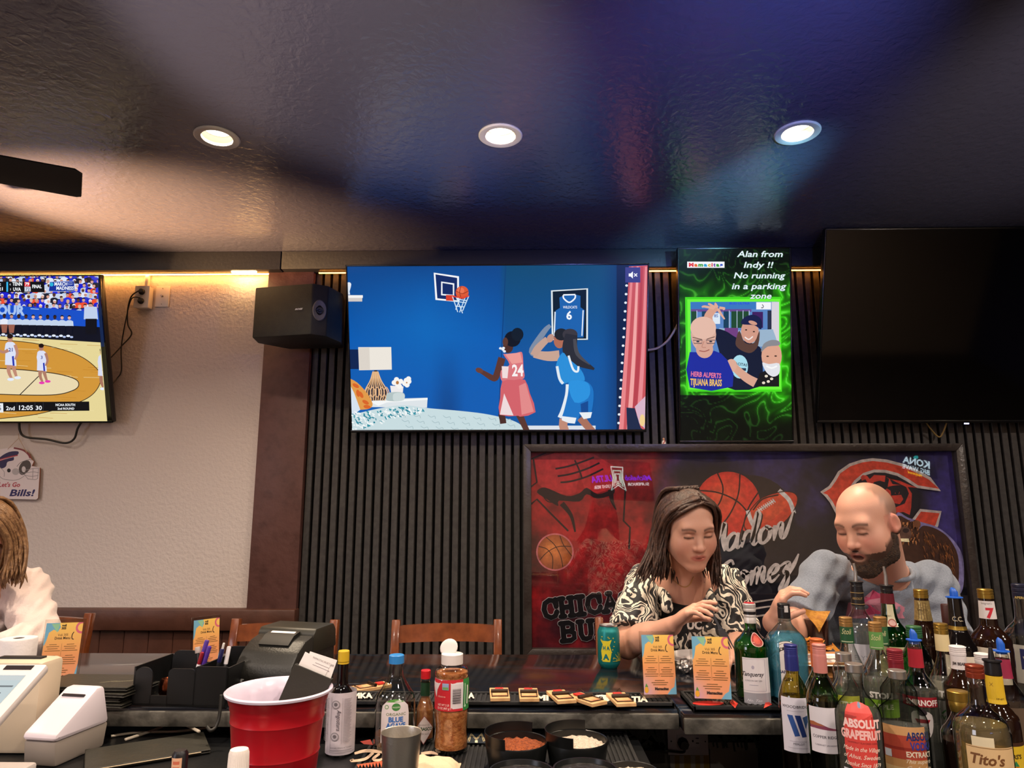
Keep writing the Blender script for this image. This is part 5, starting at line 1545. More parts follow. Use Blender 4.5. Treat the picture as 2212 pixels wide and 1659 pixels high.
def chip(x, y, z, s, lab, grp='corn chips piled in the tray', sd=0):
    r_ = random.Random(sd)
    b = B()
    n = 8
    grid = {}
    for i in range(n + 1):
        for j in range(n + 1 - i):
            u, v = i / n, j / n
            px_, py_ = (u + v * 0.5 - 0.5) * s, (v * 0.87 - 0.3) * s
            grid[i, j] = b._v((px_, py_, 0.18 * s * math.sin(3 * u + sd) * math.cos(2.5 * v)))
    for i in range(n):
        for j in range(n - i):
            b._f([grid[i, j], grid[i + 1, j], grid[i, j + 1]])
            if (i + 1, j + 1) in grid and i + j + 2 <= n:
                b._f([grid[i + 1, j], grid[i + 1, j + 1], grid[i, j + 1]])
    g = bmesh.ops.solidify(b.bm, geom=b.bm.faces[:], thickness=0.002)
    o = b.obj('corn_chip', m_chip, None, 60)
    o.location = (x, y, z)
    o.rotation_euler = (r_.uniform(-0.5, 0.5), r_.uniform(-0.5, 0.5), r_.uniform(0, 6.28))
    return setp(o, lab, 'chip', grp)
r_ = random.Random(8)
for k in range(13):
    chip(q.x + r_.uniform(-0.085, 0.07), 2.135 + r_.uniform(-0.05, 0.05), BT + 0.056 + 0.009 * (k // 3), 0.042, 'yellow corn chip in the pile on the paper lined tray', sd=k)
q = P(1766, 1385, 2.275)
t = thing('beer_glass', 'dark brown drink in a tumbler left of the bearded person', 'glass', (q.x, 2.275, BT))
B().lathe([(0, 0.004), (0.028, 0.004), (0.036, 0.128), (0.0, 0.130)], 32).obj('drink', M('brown_ale', '#2a100a', 0.15), t)
B().lathe([(0.0, 0.0), (0.031, 0.0), (0.040, 0.150), (0.038, 0.150)], 36).obj('tumbler', GLASS('clear_glass', '#f4f4f2', '#c8ccca'), t)

# napkin caddy with pens
m_blk = M('caddy_black', '#0e0e0f', 0.4)
q = Z(377, 1532, BT)
CX, CY = q.x, q.y + 0.03
t = thing('bar_caddy', 'black plastic bar caddy holding pens beside the receipt printer', 'caddy', (CX, CY, BT), R(-4))
def plate_xz(b, x0, x1, y, h0, h1, r, th=0.004):
    """upright panel with rounded top corners"""
    pts = [(x0, h0)] + [(x0 + r - r * math.cos(a), h1 - r + r * math.sin(a)) for a in [math.pi / 2 * k / 5 for k in range(6)]] + [(x1 - r + r * math.sin(a), h1 - r + r * math.cos(a)) for a in [math.pi / 2 * k / 5 for k in range(6)]] + [(x1, h0)]
    b.prism(pts, y - th / 2, y + th / 2, 'y')
b = B()
b.box((0, 0.07, 0.003), (0.235, 0.16, 0.006))
plate_xz(b, -0.117, -0.072, -0.008, 0, 0.088, 0.02); plate_xz(b, -0.032, 0.036, -0.008, 0, 0.086, 0.012); plate_xz(b, 0.036, 0.117, -0.008, 0, 0.092, 0.004)
plate_xz(b, -0.072, -0.004, 0.075, 0, 0.112, 0.018); plate_xz(b, 0.030, 0.117, 0.15, 0, 0.110, 0.02); plate_xz(b, -0.117, -0.08, 0.15, 0, 0.09, 0.018)
for x in (-0.117, 0.036, 0.115):
    b.box((x, 0.07, 0.045), (0.004, 0.16, 0.088))
b.box((0.0, 0.148, 0.035), (0.235, 0.004, 0.07)); b.box((-0.052, -0.008, 0.012), (0.045, 0.004, 0.024))
b.obj('body', m_blk, t)
tm = thing('copper_cup', 'small copper cup glinting inside the black caddy', 'cup', (CX - 0.052, CY + 0.035, BT + 0.0062))
B().lathe([(0, 0), (0.012, 0), (0.020, 0.015), (0.021, 0.034), (0.016, 0.048), (0.014, 0.048), (0.0, 0.02)], 24).obj('cup', M('copper', '#7a4028', 0.25, metal=1.0), tm)
def pen(px, py, rx, ry, cols, lab, L_=0.14, r_=0.0048):
    top = P(px, py, CY + 0.06)
    t = thing('pen', lab, 'pen', (top.x, CY + 0.06, BT + 0.02), group='pens in the bar caddy')
    h = top.z - BT - 0.02
    T = Matrix.Rotation(rx, 4, 'X') @ Matrix.Rotation(ry, 4, 'Y')
    bot = Vector((-math.tan(ry) * h, 0, 0))
    T = Matrix.Translation(bot) @ T
    zz = 0
    for nm, col, l0, l1, k in cols:
        B(T).lathe([(0, h * l0), (r_ * k, h * l0), (r_ * k, h * l1 - 0.002), (r_ * k * 0.8, h * l1), (0, h * l1)], 14).obj(nm, M('pen_' + col, col, 0.35), t)
    return t
PW, PP, PR, PK, PN_ = '#ded8dc', '#4a2a8a', '#8a1c28', '#121216', '#1c1c4c'
pen(446, 1381, R(-3), R(13), (('barrel', PW, 0.0, 0.5, 1), ('cap', PP, 0.5, 1.0, 1.15)), 'purple capped pen standing tallest at the left of the caddy')
pen(457, 1391, R(4), R(16), (('barrel', PW, 0.0, 0.42, 1), ('cap', PP, 0.42, 1.0, 1.1)), 'purple and white pen right of the red one')
pen(442, 1404, R(6), R(15), (('barrel', PR, 0.0, 0.55, 1), ('grip', PW, 0.55, 0.70, 1.05), ('cap', PR, 0.70, 1.0, 1)), 'dark red pen with white band')
pen(424, 1397, R(-4), R(-10), (('barrel', PK, 0.0, 0.86, 0.8), ('clip', '#a89c98', 0.86, 1.0, 1.4)), 'black pen with silver clip end, leftmost in the caddy')
pen(486, 1386, R(2), R(12), (('barrel', PK, 0.0, 0.6, 1), ('cap', PN_, 0.6, 0.88, 1.1), ('tip', '#d8d4d0', 0.88, 1.0, 0.6)), 'navy pen with pale tip at the right of the caddy')
pen(492, 1397, R(-5), R(6), (('barrel', PW, 0.0, 0.45, 1), ('band', PK, 0.45, 0.6, 1.1), ('cap', PW, 0.6, 1.0, 1.05)), 'white pen with black band beside the printer')
# receipt printer
q = Z(566, 1524, BT)
t = thing('receipt_printer', 'black receipt printer on the bar behind the red bucket', 'printer', (q.x + 0.004, q.y + 0.13, BT), R(-14))
K = 0.96
prof = [(-0.10, 0), (-0.105, 0.062), (-0.095, 0.085), (-0.07, 0.115), (-0.035, 0.138), (0.0, 0.147), (0.10, 0.150), (0.12, 0.14), (0.125, 0)]
B().prism([(y * K, z * K) for y, z in prof], -0.085 * K, 0.085 * K, 'x', bev=0.007).obj('body', M('printer_black', '#1b1a17', 0.42, bump=(200, 0.1)), t)
B().prism([(y * K, z * K) for y, z in [(-0.050, 0.124), (-0.022, 0.140), (0.0, 0.149), (0.0, 0.157), (-0.03, 0.150), (-0.056, 0.130)]], -0.045 * K, 0.045 * K, 'x').obj('paper_slot', M('slot_black', '#050505', 0.5), t)
B().box((-0.0, -0.012 * K, 0.1535 * K), (0.07, 0.002, 0.012), rot=(R(-70), 0, 0)).obj('paper', m_paper, t)
B().prism([(y * K, z * K) for y, z in [(0.0, 0.149), (0.012, 0.164), (0.105, 0.166), (0.12, 0.15), (0.125, 0.10), (0.0, 0.10)]], -0.088 * K, 0.088 * K, 'x', bev=0.006).obj('cover', M('printer_cover', '#232119', 0.45), t)
p = Pic([(0, 0), (100, 40)])
p.text('star', 44, 22, 18, '#a8a8a4', w=70, bold=0.05); p.text('SP700', 44, 36, 9, '#888884', w=66)
p.build('badge', flat_map((-0.085 * K, -0.108 * K, 0.058 * K), (-0.035 * K, -0.108 * K, 0.058 * K), (-0.085 * K, -0.1055 * K, 0.036 * K), Vector((0, -9, 0))), VC('print_gloss', 0, 0.35), t)
# black menu folders stacked on the bar
m_fold = M('folder_black', '#26241d', 0.45, bump=(150, 0.1))
for k, (dx, rz, lab) in enumerate(((0.0, -2, 'bottom black check folder of the stack by the caddy'), (-0.012, 1, 'second black check folder from the bottom of the stack'), (0.008, -4, 'third black check folder from the bottom of the stack'), (0.0, 2, 'topmost black check folder of the stack by the caddy'))):
    q = Z(196, 1500, BT + 0.02)
    t = thing('check_folder', lab, 'folder', (q.x + dx, q.y + 0.02, BT + 0.0002 + k * 0.0122), R(rz - 4), group='black check folders stacked on the bar')
    B().box((0, 0, 0.0035), (0.235, 0.13, 0.003), bev=0.001, seg=1).box((0, 0, 0.0095), (0.235, 0.13, 0.003), bev=0.001, seg=1).box((0, 0.062, 0.006), (0.235, 0.006, 0.008), bev=0.001, seg=1).obj('cover', m_fold, t)
    B().box((0, -0.004, 0.0065), (0.225, 0.118, 0.003)).obj('inside', M('folder_inside', '#151412', 0.6), t)
    if k == 3:
        p = Pic([(0, 0), (100, 20)])
        p.stroke([(2, 16), (30, 8), (50, 12), (98, 3)], 1.6, '#8a8468', 3); p.text('Mamacitas', 50, 14, 7, '#6a6654', w=60, shear=0.3)
        p.build('lettering', lambda u, v, h: Vector((0.02 + 0.09 * u, -0.03 + 0.03 * (1 - v) + 0.02 * u, 0.0112 + h)), VC('print_gloss', 0, 0.35), t)
# paper roll
q = P(41, 1378, 2.0)
t = thing('paper_roll', 'white paper towel roll at the left edge of the bar', 'paper roll', (q.x, 2.0, BT))
hh = q.z - BT
B().lathe([(0.014, hh), (0.044, hh), (0.046, hh - 0.003), (0.046, 0.002), (0.044, 0), (0.014, 0), (0.014, hh)], 40).obj('roll', M('roll_paper', '#d8d0d0', 0.85, bump=(60, 0.15)), t)
B().lathe([(0.0135, hh - 0.001), (0.0115, hh - 0.001), (0.0115, 0.002), (0.0135, 0.002)], 24).obj('core', M('roll_core', '#4a4038', 0.8), t)

# red party cup bucket with a check folder in it
q = Z(604, 1487, 1.19)
t = thing('cup_bucket', 'big red party cup bucket with white inside', 'bucket', (q.x, q.y, CT))
hb = 0.19
m_red = M('red_plastic', '#a4101c', 0.3, var=(8, '#8e0c18', 0.4, 0.7))
B().lathe([(0, 0), (0.070, 0), (0.073, 0.004), (0.080, 0.075), (0.0815, 0.078), (0.0805, 0.082), (0.086, 0.135), (0.0875, 0.138), (0.0868, 0.142), (0.088, 0.158), (0.0895, 0.161), (0.0895, 0.166), (0.0915, 0.169), (0.0945, 0.180), (0.0965, 0.184)], 64).obj('outside', m_red, t)
B().lathe([(0.0965, 0.1835), (0.1005, 0.185), (0.1015, 0.189), (0.0985, 0.1915), (0.0945, 0.1885), (0.085, 0.165), (0.077, 0.10), (0.067, 0.006), (0, 0.006)], 64).obj('inside', M('white_plastic', '#d6c8d8', 0.25), t)
T0 = Vector((q.x, q.y, CT))
t = thing('check_folder', 'black check folder standing in the red bucket with receipts', 'folder', (q.x - 0.018, q.y + 0.012, CT + 0.022))
T = Matrix.Rotation(R(21), 4, 'Y') @ Matrix.Rotation(R(-5), 4, 'X')
B(T).box((0, 0, 0.105), (0.082, 0.005, 0.205), bev=0.001, seg=1).box((0, 0.010, 0.105), (0.082, 0.004, 0.205), bev=0.001, seg=1).obj('cover', m_fold, t)
for k, (dz, ax) in enumerate(((0.022, -0.008), (0.030, 0.010))):
    b = B(T)
    b.box((ax, 0.006 + 0.001 * k, 0.155 + dz / 2), (0.058, 0.0008, 0.11 + dz), rot=(0, R(4 - 8 * k), 0))
    b.obj('receipt', m_paper, t)
p = Pic([(0, 0), (60, 30)])
p.text("MAMACITAS SPORTS BAR", 30, 10, 4, '#706468', w=50); p.rect(14, 15, 46, 16, '#908488'); p.rect(10, 20, 50, 21, '#908488')
p.build('receipt_print', lambda u, v, h: T @ Vector((0.010 + (u - 0.5) * 0.055, 0.0055 - h, 0.238 - 0.03 * v)), VC('print_gloss', 0, 0.35), t)

# point of sale terminal at the left
m_pos = M('pos_white', '#cfc5c2', 0.4)
A = P(104, 1433, 1.42)
Bc = A + Vector((0, -0.195, -0.116))
e1 = (Bc - A)
e2 = Vector((-1, 0, 0)); e2 = (e2 - e1 * (e2.dot(e1) / e1.length_squared)).normalized()
e1n = e1.normalized()
nn = e1n.cross(e2).normalized()
if nn.dot(Vector((0, -1, 0.6))) < 0:
    nn = -nn
Wt, Ht = 0.33, e1.length
ctr = A + e1 / 2 + e2 * Wt / 2
Tm = Matrix((-e2, -e1n, nn)).transposed().to_4x4()
base = Vector((ctr.x, ctr.y + 0.10, CT))
Tm.translation = ctr - base
t = thing('payment_terminal', 'white point of sale terminal with lit screen at left edge', 'terminal', base)
B(Tm).box((0, 0, -0.009), (Wt, Ht, 0.018), bev=0.006).obj('tablet', m_pos, t)
p = Pic([(0, 0), (100, 80)])
p.rect(-5, -5, 105, 85, '#dfeef0'); p.rect(-5, -5, 105, 6, '#e8f0f0')
for k in range(6):
    p.rect(60 + (k % 3) * 14, 12 + (k // 3) * 22, 70 + (k % 3) * 14, 14 + (k // 3) * 22, '#8a9498'); p.rect(60 + (k % 3) * 14, 20 + (k // 3) * 22, 66 + (k % 3) * 14, 21.5 + (k // 3) * 22, '#4a5458')
w2, h2 = Wt / 2 - 0.022, Ht / 2 - 0.02
p.build('screen', flat_map(Tm @ Vector((-w2, h2 - 0.012, 0.0004)), Tm @ Vector((w2, h2 - 0.012, 0.0004)), Tm @ Vector((-w2, -h2, 0.0004)), Tm @ Vector((0, 0, 9))), VC('pos_screen', 0.75, 0.2), t)
B(Tm).box((Wt / 2 - 0.05, Ht / 2 - 0.012, 0.0004), (0.055, 0.011, 0.0012)).obj('camera_bar', M('pos_dark', '#2a2426', 0.3), t)
B(Tm).box((0.0, -0.02, -0.05), (0.09, 0.12, 0.07), bev=0.01).box((0, -0.05, -0.10), (0.07, 0.08, 0.06), bev=0.01).obj('stand', m_pos, t)
B().box((0.0, 0.02, 0.012), (0.20, 0.16, 0.024), bev=0.006).obj('foot', m_pos, t)
q = P(110, 1470, 1.62)
t = thing('receipt_printer', 'cream receipt printer behind the white terminal', 'printer', (q.x - 0.105, 1.67, CT))
B().box((0, 0, 0.0975), (0.15, 0.08, 0.195), bev=0.012).obj('body', M('cream_plastic', '#c9b79f', 0.45), t)
B().box((0, 0, 0.196), (0.10, 0.02, 0.006)).obj('slot', m_blk, t)
# white card terminal in front
q = P(146, 1570, 1.63)
t = thing('receipt_printer', 'white wedge shaped receipt printer with grey base in front', 'printer', (q.x, 1.63, CT), R(-9))
b = B()
b.prism([(-0.075, 0.05), (-0.078, 0.064), (0.030, 0.136), (0.052, 0.136), (0.078, 0.05)], -0.042, 0.042, 'x', bev=0.009)
b.obj('shell', M('pos_white_b', '#d5cad2', 0.35), t)
B().prism([(-0.068, 0.0), (-0.074, 0.052), (0.078, 0.052), (0.070, 0.0)], -0.039, 0.039, 'x', bev=0.006).obj('base', M('pos_grey', '#8a8078', 0.45), t)
B().box((0, 0.008, 0.1225), (0.056, 0.006, 0.004), rot=(R(34), 0, 0)).obj('slot', M('pos_dark', '#2a2426', 0.3), t)
# check folder lying on the cooler with a paper strip
q = Z(300, 1632, CT)
t = thing('check_folder', 'black check folder lying in front with a paper strip showing', 'folder', (q.x + 0.02, q.y + 0.0, CT + 0.0005), R(32))
B().box((0, 0, 0.003), (0.24, 0.12, 0.003), bev=0.001, seg=1).box((0, 0, 0.011), (0.24, 0.12, 0.003), rot=(R(3), 0, 0), bev=0.001, seg=1).obj('cover', m_fold, t)
B().box((0.0, -0.052, 0.0068), (0.20, 0.022, 0.0012)).obj('paper_strip', M('paper_tan', '#b8a68a', 0.7), t)
# marker and cup sleeve at the lower edge
q = P(390, 1620, 1.30)
t = thing('squeeze_bottle', 'small black capped bottle with orange sticker at lower edge', 'bottle', (q.x, 1.30, CT))
hq = q.z - CT
B().lathe([(0, 0), (0.0125, 0), (0.0125, hq * 0.62), (0, hq * 0.62)], 20).obj('body', M('plastic_pale', '#cfc8c6', 0.4), t)
B().lathe([(0.0132, hq * 0.6), (0.0135, hq * 0.95), (0.010, hq), (0, hq)], 20).obj('cap', M('cap_black', '#151316', 0.35), t)
p = Pic([(0, 0), (30, 20)]); p.rect(0, 0, 30, 20, '#d8a888'); p.rect(6, 4, 24, 8, '#c86a50'); p.rect(6, 11, 24, 14, '#c86a50')
p.build('sticker', lambda u, v, h: Vector(((0.0138 + h) * math.cos(R(-130 + 80 * u)), (0.0138 + h) * math.sin(R(-130 + 80 * u)), hq * (0.92 - 0.22 * v))), VC('print_gloss', 0, 0.35), t, cols=8)
q = P(517, 1618, 1.28)
t = thing('cup_sleeve', 'white ribbed sleeve of portion cups before the red bucket', 'cups', (q.x, 1.28, CT))
hq = q.z - CT
b = B()
n = 72
rows = []
for r_k, z in ((0.0205, 0.0), (0.0165, hq - 0.006), (0.0145, hq)):
    rows.append([b._v((r_k * (1 + (0.03 if i % 2 else 0)) * math.cos(2 * math.pi * i / n), r_k * (1 + (0.03 if i % 2 else 0)) * math.sin(2 * math.pi * i / n), z)) for i in range(n)])
for A_, B_ in zip(rows, rows[1:]):
    for i in range(n):
        b._f([A_[i], A_[(i + 1) % n], B_[(i + 1) % n], B_[i]])
b._f(rows[-1]); b._f(rows[0][::-1])
b.obj('cups', M('cup_white', '#ddd2ca', 0.6), t, 20)
# white cables
cable('cable', 'white cable running from the bar edge down to the cooler', [P(430, 1580, 1.712), Z(380, 1560, 1.012), Z(330, 1578, 1.006), Z(270, 1598, CT + 0.004)], 0.0035, M('cable_white', '#c8bca8', 0.5))
cable('cable', 'thin white cable behind the red bucket', [Z(500, 1556, CT + 0.02), Z(470, 1566, CT + 0.006), Z(440, 1573, CT + 0.004), Z(380, 1580, CT + 0.004), Z(300, 1582, CT + 0.004), Z(240, 1590, CT + 0.004)], 0.003, M('cable_white', '#c8bca8', 0.5))
cable('cable', 'black cable hanging from the caddy end of the bar', [P(478, 1500, 1.70), P(474, 1545, 1.69), P(466, 1570, 1.68), P(455, 1578, 1.67), P(448, 1570, 1.68)], 0.004)

# shaker tin and towel
q = P(867, 1580, 1.40)
t = thing('shaker_tin', 'brushed steel shaker tin before the agave bottle', 'shaker', (q.x, 1.40, CT + 0.0145))
hs = q.z - CT - 0.0145
B().lathe([(0, 0.002), (0.026, 0.002), (0.028, 0.0), (0.030, 0.004), (0.0375, hs - 0.004), (0.0385, hs), (0.0372, hs - 0.001), (0.0362, hs - 0.006), (0.0290, 0.010), (0, 0.008)], 56).obj('tin', M('brushed_steel', '#c8c2b8', 0.38, metal=1.0, bump=(160, 0.06)), t)
q = Z(925, 1650, CT + 0.03)
t = thing('bar_towel', 'crumpled beige paper towel right of the shaker tin', 'towel', (q.x, q.y + 0.0, CT + 0.0145))
b = B()
n = 22
vv = [[b._v(((i / n - 0.5) * 0.125, (j / n - 0.5) * 0.09, 0.002 + 0.022 * (1 - (2 * i / n - 1) ** 4) * (1 - (2 * j / n - 1) ** 4) + 0.006 * max(-0.2, noise.noise(Vector((i * 0.3, j * 0.4, 2)))))) for j in range(n + 1)] for i in range(n + 1)]
for i in range(n):
    for j in range(n):
        b._f([vv[i][j], vv[i + 1][j], vv[i + 1][j + 1], vv[i][j + 1]])
b.obj('towel', M('towel_beige', '#d9b797', 0.85, bump=(80, 0.3)), t, 180)
# glass rimmers
m_rim = M('rimmer_black', '#0e0f0f', 0.3)
def rimmer(label, px, py, zr, r, fill, rz, wall=True):
    q = Z(px, py, zr)
    t = thing('glass_rimmer', label, 'glass rimmer', (q.x, q.y, CT + 0.0145), R(rz), group='black glass rimmer trays')
    h = zr - CT - 0.0145
    B().lathe([(0, 0.003), (r * 0.86, 0.003), (r * 0.95, h), (r * 0.98, h + 0.001), (r, h - 0.002), (r * 0.90, 0.0), (0, 0)], 48).obj('tray', m_rim, t)
    if wall:
        B().lathe([(r * 0.985, h - 0.002), (r * 1.01, h + 0.020), (r * 1.03, h + 0.020), (r * 1.0, h - 0.002), (r * 0.985, h - 0.002)], 28, a0=R(60), a1=R(250)).obj('rear_wall', m_rim, t)
    if fill:
        b = B()
        n, mring = 44, 14
        rows = [[b._v((0, 0, h * 0.9))]]
        for k in range(1, mring + 1):
            rr = r * 0.93 * k / mring
            row = []
            for i in range(n):
                a = 2 * math.pi * i / n
                x, y = rr * math.cos(a), rr * math.sin(a)
                z = h * (0.62 + 0.35 * math.exp(-((x / r - 0.1) ** 2 + (y / r) ** 2) * 2)) + 0.007 * noise.noise(Vector((x * 60, y * 60, px))) + 0.004 * noise.noise(Vector((x * 240, y * 240, 1)))
                row.append(b._v((x, y, min(z, h + 0.012))))
            rows.append(row)
        for i in range(n):
            b._f([rows[0][0], rows[1][i], rows[1][(i + 1) % n]])
        for A_, B_ in zip(rows[1:], rows[2:]):
            for i in range(n):
                b._f([A_[i], B_[i], B_[(i + 1) % n], A_[(i + 1) % n]])
        setp(b.obj(fill[0], M(fill[0], fill[1], 0.8, bump=(400, 0.8), var=(220, fill[2], 0.4, 0.65)), t, 180), kind='stuff')
    return t
rimmer('black rimmer tray filled with orange brown chili salt', 1116, 1600, 1.056, 0.066, ('chili_salt', '#a4501f', '#7a3412'), 0)
rimmer('black rimmer tray filled with white salt', 1246, 1596, 1.056, 0.066, ('white_salt', '#dccbb8', '#c8b4a0'), 10)
rimmer('white salt tray at the right end of the rimmer set', 1366, 1664, 1.046, 0.050, ('coarse_salt', '#d8c9b8', '#bca890'), 0, wall=False)
def rim_lid(label, px, py, zr, r):
    q = Z(px, py, zr)
    t = thing('glass_rimmer', label, 'glass rimmer', (q.x, q.y, CT + 0.0145), group='black glass rimmer trays')
    h = zr - CT - 0.0145
    B().lathe([(0, 0.0), (r * 0.9, 0.0), (r, h * 0.7), (r * 1.02, h * 0.75), (r, h * 0.8), (r * 0.95, h), (r * 0.9, h), (r * 0.86, h * 0.8), (r * 0.2, h * 0.72), (0, h * 0.72)], 48).obj('tray', m_rim, t)
    B().lathe([(r * 0.8, h * 0.81), (0, h * 0.81)], 40).obj('sponge', M('sponge_dark', '#1a1614', 0.4, bump=(60, 0.5)), t)
rim_lid('closed black rimmer tray in front of the chili salt', 1126, 1664, 1.055, 0.064)
rim_lid('wet black rimmer tray in front of the white salt', 1264, 1660, 1.055, 0.064)
# ================================================================ bottles
g_clear = GLASS('bottle_clear', '#f6f7f4', '#808a82', 2.6)
g_green = GLASS('bottle_green', '#58b858', '#1c5a26', 2.2)
g_lime = GLASS('bottle_leaf_green', '#9cc868', '#38681c', 2.2)
g_olive = GLASS('bottle_olive', '#d4c670', '#7a6c20', 2.2)
g_blue = GLASS('bottle_blue', '#dcf2f8', '#6ca4b8', 2.2)
m_dkglass = M('bottle_dark_brown', '#1a0c06', 0.06, spec=0.6, var=(20, '#2a1408', 0.5, 0.8))
m_blkglass = M('bottle_near_black', '#0c0909', 0.06, spec=0.6)
def SPIRIT(name, tint, body=0.12):
    """clear drink: part seen straight through, part bent by the liquid, a little haze"""
    m, N, L, bs = nodes_of(name)
    bs.inputs['Base Color'].default_value = (*lin(tint), 1)
    bs.inputs['Roughness'].default_value = 0.02
    bs.inputs['Transmission Weight'].default_value = 1 - body
    bs.inputs['IOR'].default_value = 1.333
    tr = N.new('ShaderNodeBsdfTransparent')
    tr.inputs[0].default_value = (*lin(tint), 1)
    mx = N.new('ShaderNodeMixShader')
    mx.inputs[0].default_value = 0.5
    L.new(bs.outputs[0], mx.inputs[1])
    L.new(tr.outputs[0], mx.inputs[2])
    L.new(mx.outputs[0], N['Material Output'].inputs[0])
    return m
l_vodka = SPIRIT('clear_spirit', '#f6f6f4', 0.10)
l_blue = SPIRIT('gin_seen_in_blue_glass', '#a4d8e6', 0.45)
l_green = SPIRIT('gin_seen_in_green_glass', '#48a84e', 0.5)
l_wine = M('red_wine', '#0c0305', 0.08)
l_gold = SPIRIT('spirit_gold_reflection', '#f0d8a4', 0.2)  # clear vodka with a gold reflection put into its tint
m_lab = VC('bottle_label', 0, 0.45)
m_steelcap = M('cap_silver', '#b4b0ac', 0.3, metal=0.9)
m_goldcap = M('cap_gold', '#a8873c', 0.3, metal=0.85)
m_blackcap = M('cap_black', '#151316', 0.35)
m_spout = M('spout_blue', '#1c55b4', 0.35)
GRP = 'bottles crowded at the right end of the bar'
class Bot:
    """bottle built from half-widths and heights read off the photograph at its own distance d"""
    def __init__(s, label, px, ytop, d, zb, group=GRP, name='liquor_bottle', cat='bottle', turn=0.0):
        p = P(px, ytop, d)
        s.px, s.d, s.zb = px, d, zb
        s.t = thing(name, label, cat, (p.x, d, zb), group=group)
        s.x = p.x
        s.face = math.atan2(-d, -p.x) + R(turn)
    def z(s, y):
        return P(s.px, y, s.d).z - s.zb
    def r(s, hw, y):
        q = P(s.px, y, s.d) - Vector((0, 0, CAMZ))
        zc = q.y * math.cos(PITCH) + q.z * math.sin(PITCH)
        return hw / FPX * zc
    def prof(s, pts):
        return [(s.r(h, y), s.z(y)) for h, y in pts]
    def body(s, pts, mat, name='glass', sq=None, n=48, smooth=5, foot=True):
        """pts: (half-width, y) from the top down to the widest part, which runs on to the base"""
        q = spline([s.prof(pts)[0]] + s.prof(pts)[1:], smooth) if smooth else s.prof(pts)
        q = [a for a in q if a[1] > 0.004]
        R_ = q[-1][0]
        s.pr = q + [(R_, 0.004)]
        pr = s.pr[:-1] + [(R_, 0.006), (R_ * 0.96, 0.0), (R_ * 0.5, 0.003), (0, 0.004)]
        s.sq = sq
        B().lathe(pr, n, sq=sq).obj(name, mat, s.t, 50)
        return s
    def rad(s, z):
        q = s.pr
        for (r1, z1), (r2, z2) in zip(q, q[1:]):
            if z2 <= z <= z1 and z1 > z2:
                return r1 + (r2 - r1) * (z1 - z) / (z1 - z2)
        return q[0][0] if z > q[0][1] else q[-1][0]
    def liquid(s, y, mat):
        zt = s.z(y)
        g = 0.0022
        q = [(s.rad(zt) - g, zt)] + [(r - g, z) for r, z in s.pr if z < zt - 0.001 and z > 0.006] + [(s.pr[-1][0] - g, 0.007), (0, 0.007)]
        B().lathe([(0, zt)] + q, 40, sq=s.sq).obj('liquid', mat, s.t, 50)
        return s
    def ring(s, name, mat, pts, n=36, cap=True):
        """part turned about the axis, (half-width, y) from the top down"""
        q = s.prof(pts)
        B().lathe(([(0, q[0][1])] if cap else []) + q, n).obj(name, mat, s.t, 35)
        return s
    def wrap(s, name, mat, y0, y1, g=0.0009):
        z0, z1 = s.z(y0), s.z(y1)
        zs = [z0 + (z1 - z0) * k / 8 for k in range(9)]
        B().lathe([(s.rad(z) + g, z) for z in zs], 40).obj(name, mat, s.t, 60)
        return s
    def screw(s, mat, hw, y0, y1, ribs=3, name='cap'):
        q = [(hw * 0.9, y0), (hw, y0 + 1.2)]
        h = y1 - y0
        for k in range(ribs):
            y = y0 + h * (0.2 + 0.6 * k / max(1, ribs))
            q += [(hw, y), (hw * 0.95, y + h * 0.03), (hw * 0.95, y + h * 0.08), (hw, y + h * 0.11)]
        return s.ring(name, mat, q + [(hw, y1)])
    def pourer(s, hw, ytip, yc, y1):
        s.ring('pourer_collar', m_blackcap, [(hw * 1.02, yc), (hw * 1.18, yc + 1), (hw * 1.18, yc + 3), (hw, yc + 4), (hw, yc + 8), (hw * 0.94, yc + 9), (hw, yc + 10), (hw, y1)])
        z0, z1 = s.z(yc), s.z(ytip)
        r0 = s.r(4.2, yc)
        B().tube([(0, 0, z0 - 0.002), (0.001, 0, z0 + (z1 - z0) * 0.5), (-0.002, 0, z1)], [r0, r0 * 0.8, r0 * 0.62], 12).obj('spout', m_steelcap, s.t)
        return s
    def bluespout(s, hw, ytip, yc, y1):
        s.ring('pourer_collar', m_spout, [(hw * 0.7, yc), (hw * 1.25, yc + 1), (hw * 1.25, yc + 3), (hw * 0.85, yc + 4), (hw * 0.8, y1)])
        z0, z1 = s.z(yc), s.z(ytip)
        r0 = s.r(hw * 0.62, yc)
        B().tube([(0, 0, z0 - 0.001), (0, 0, z0 + (z1 - z0) * 0.45), (-r0 * 0.3, 0, z0 + (z1 - z0) * 0.8), (-r0 * 0.5, 0, z1)], [r0, r0, r0 * 0.7, r0 * 0.15], 16).obj('spout', m_spout, s.t)
        return s
    def label(s, y0, y1, hw, w, draw, name='label', cols=18, x0=0.0, mat=None, g=0.0009):
        """draw in photo pixels: x = arc distance from the facing line, y = photo row"""
        p = Pic([(x0 - w / 2, y0), (x0 + w / 2, y1)], eps=4e-5)
        draw(p)
        z0, z1 = s.z(y0), s.z(y1)
        def mp(u, v, h):
            a = s.face + (x0 - w / 2 + w * u) / hw
            z = z0 + (z1 - z0) * v
            r = s.rad(z) + g + h
            if s.sq:
                e = s.sq(z)
                r *= 1.0 / (abs(math.cos(a)) ** e + abs(math.sin(a)) ** e) ** (1 / e)
            return Vector((r * math.cos(a), r * math.sin(a), z))
        p.build(name, mp, mat or m_lab, s.t, cols=cols, rows=7)
        return s
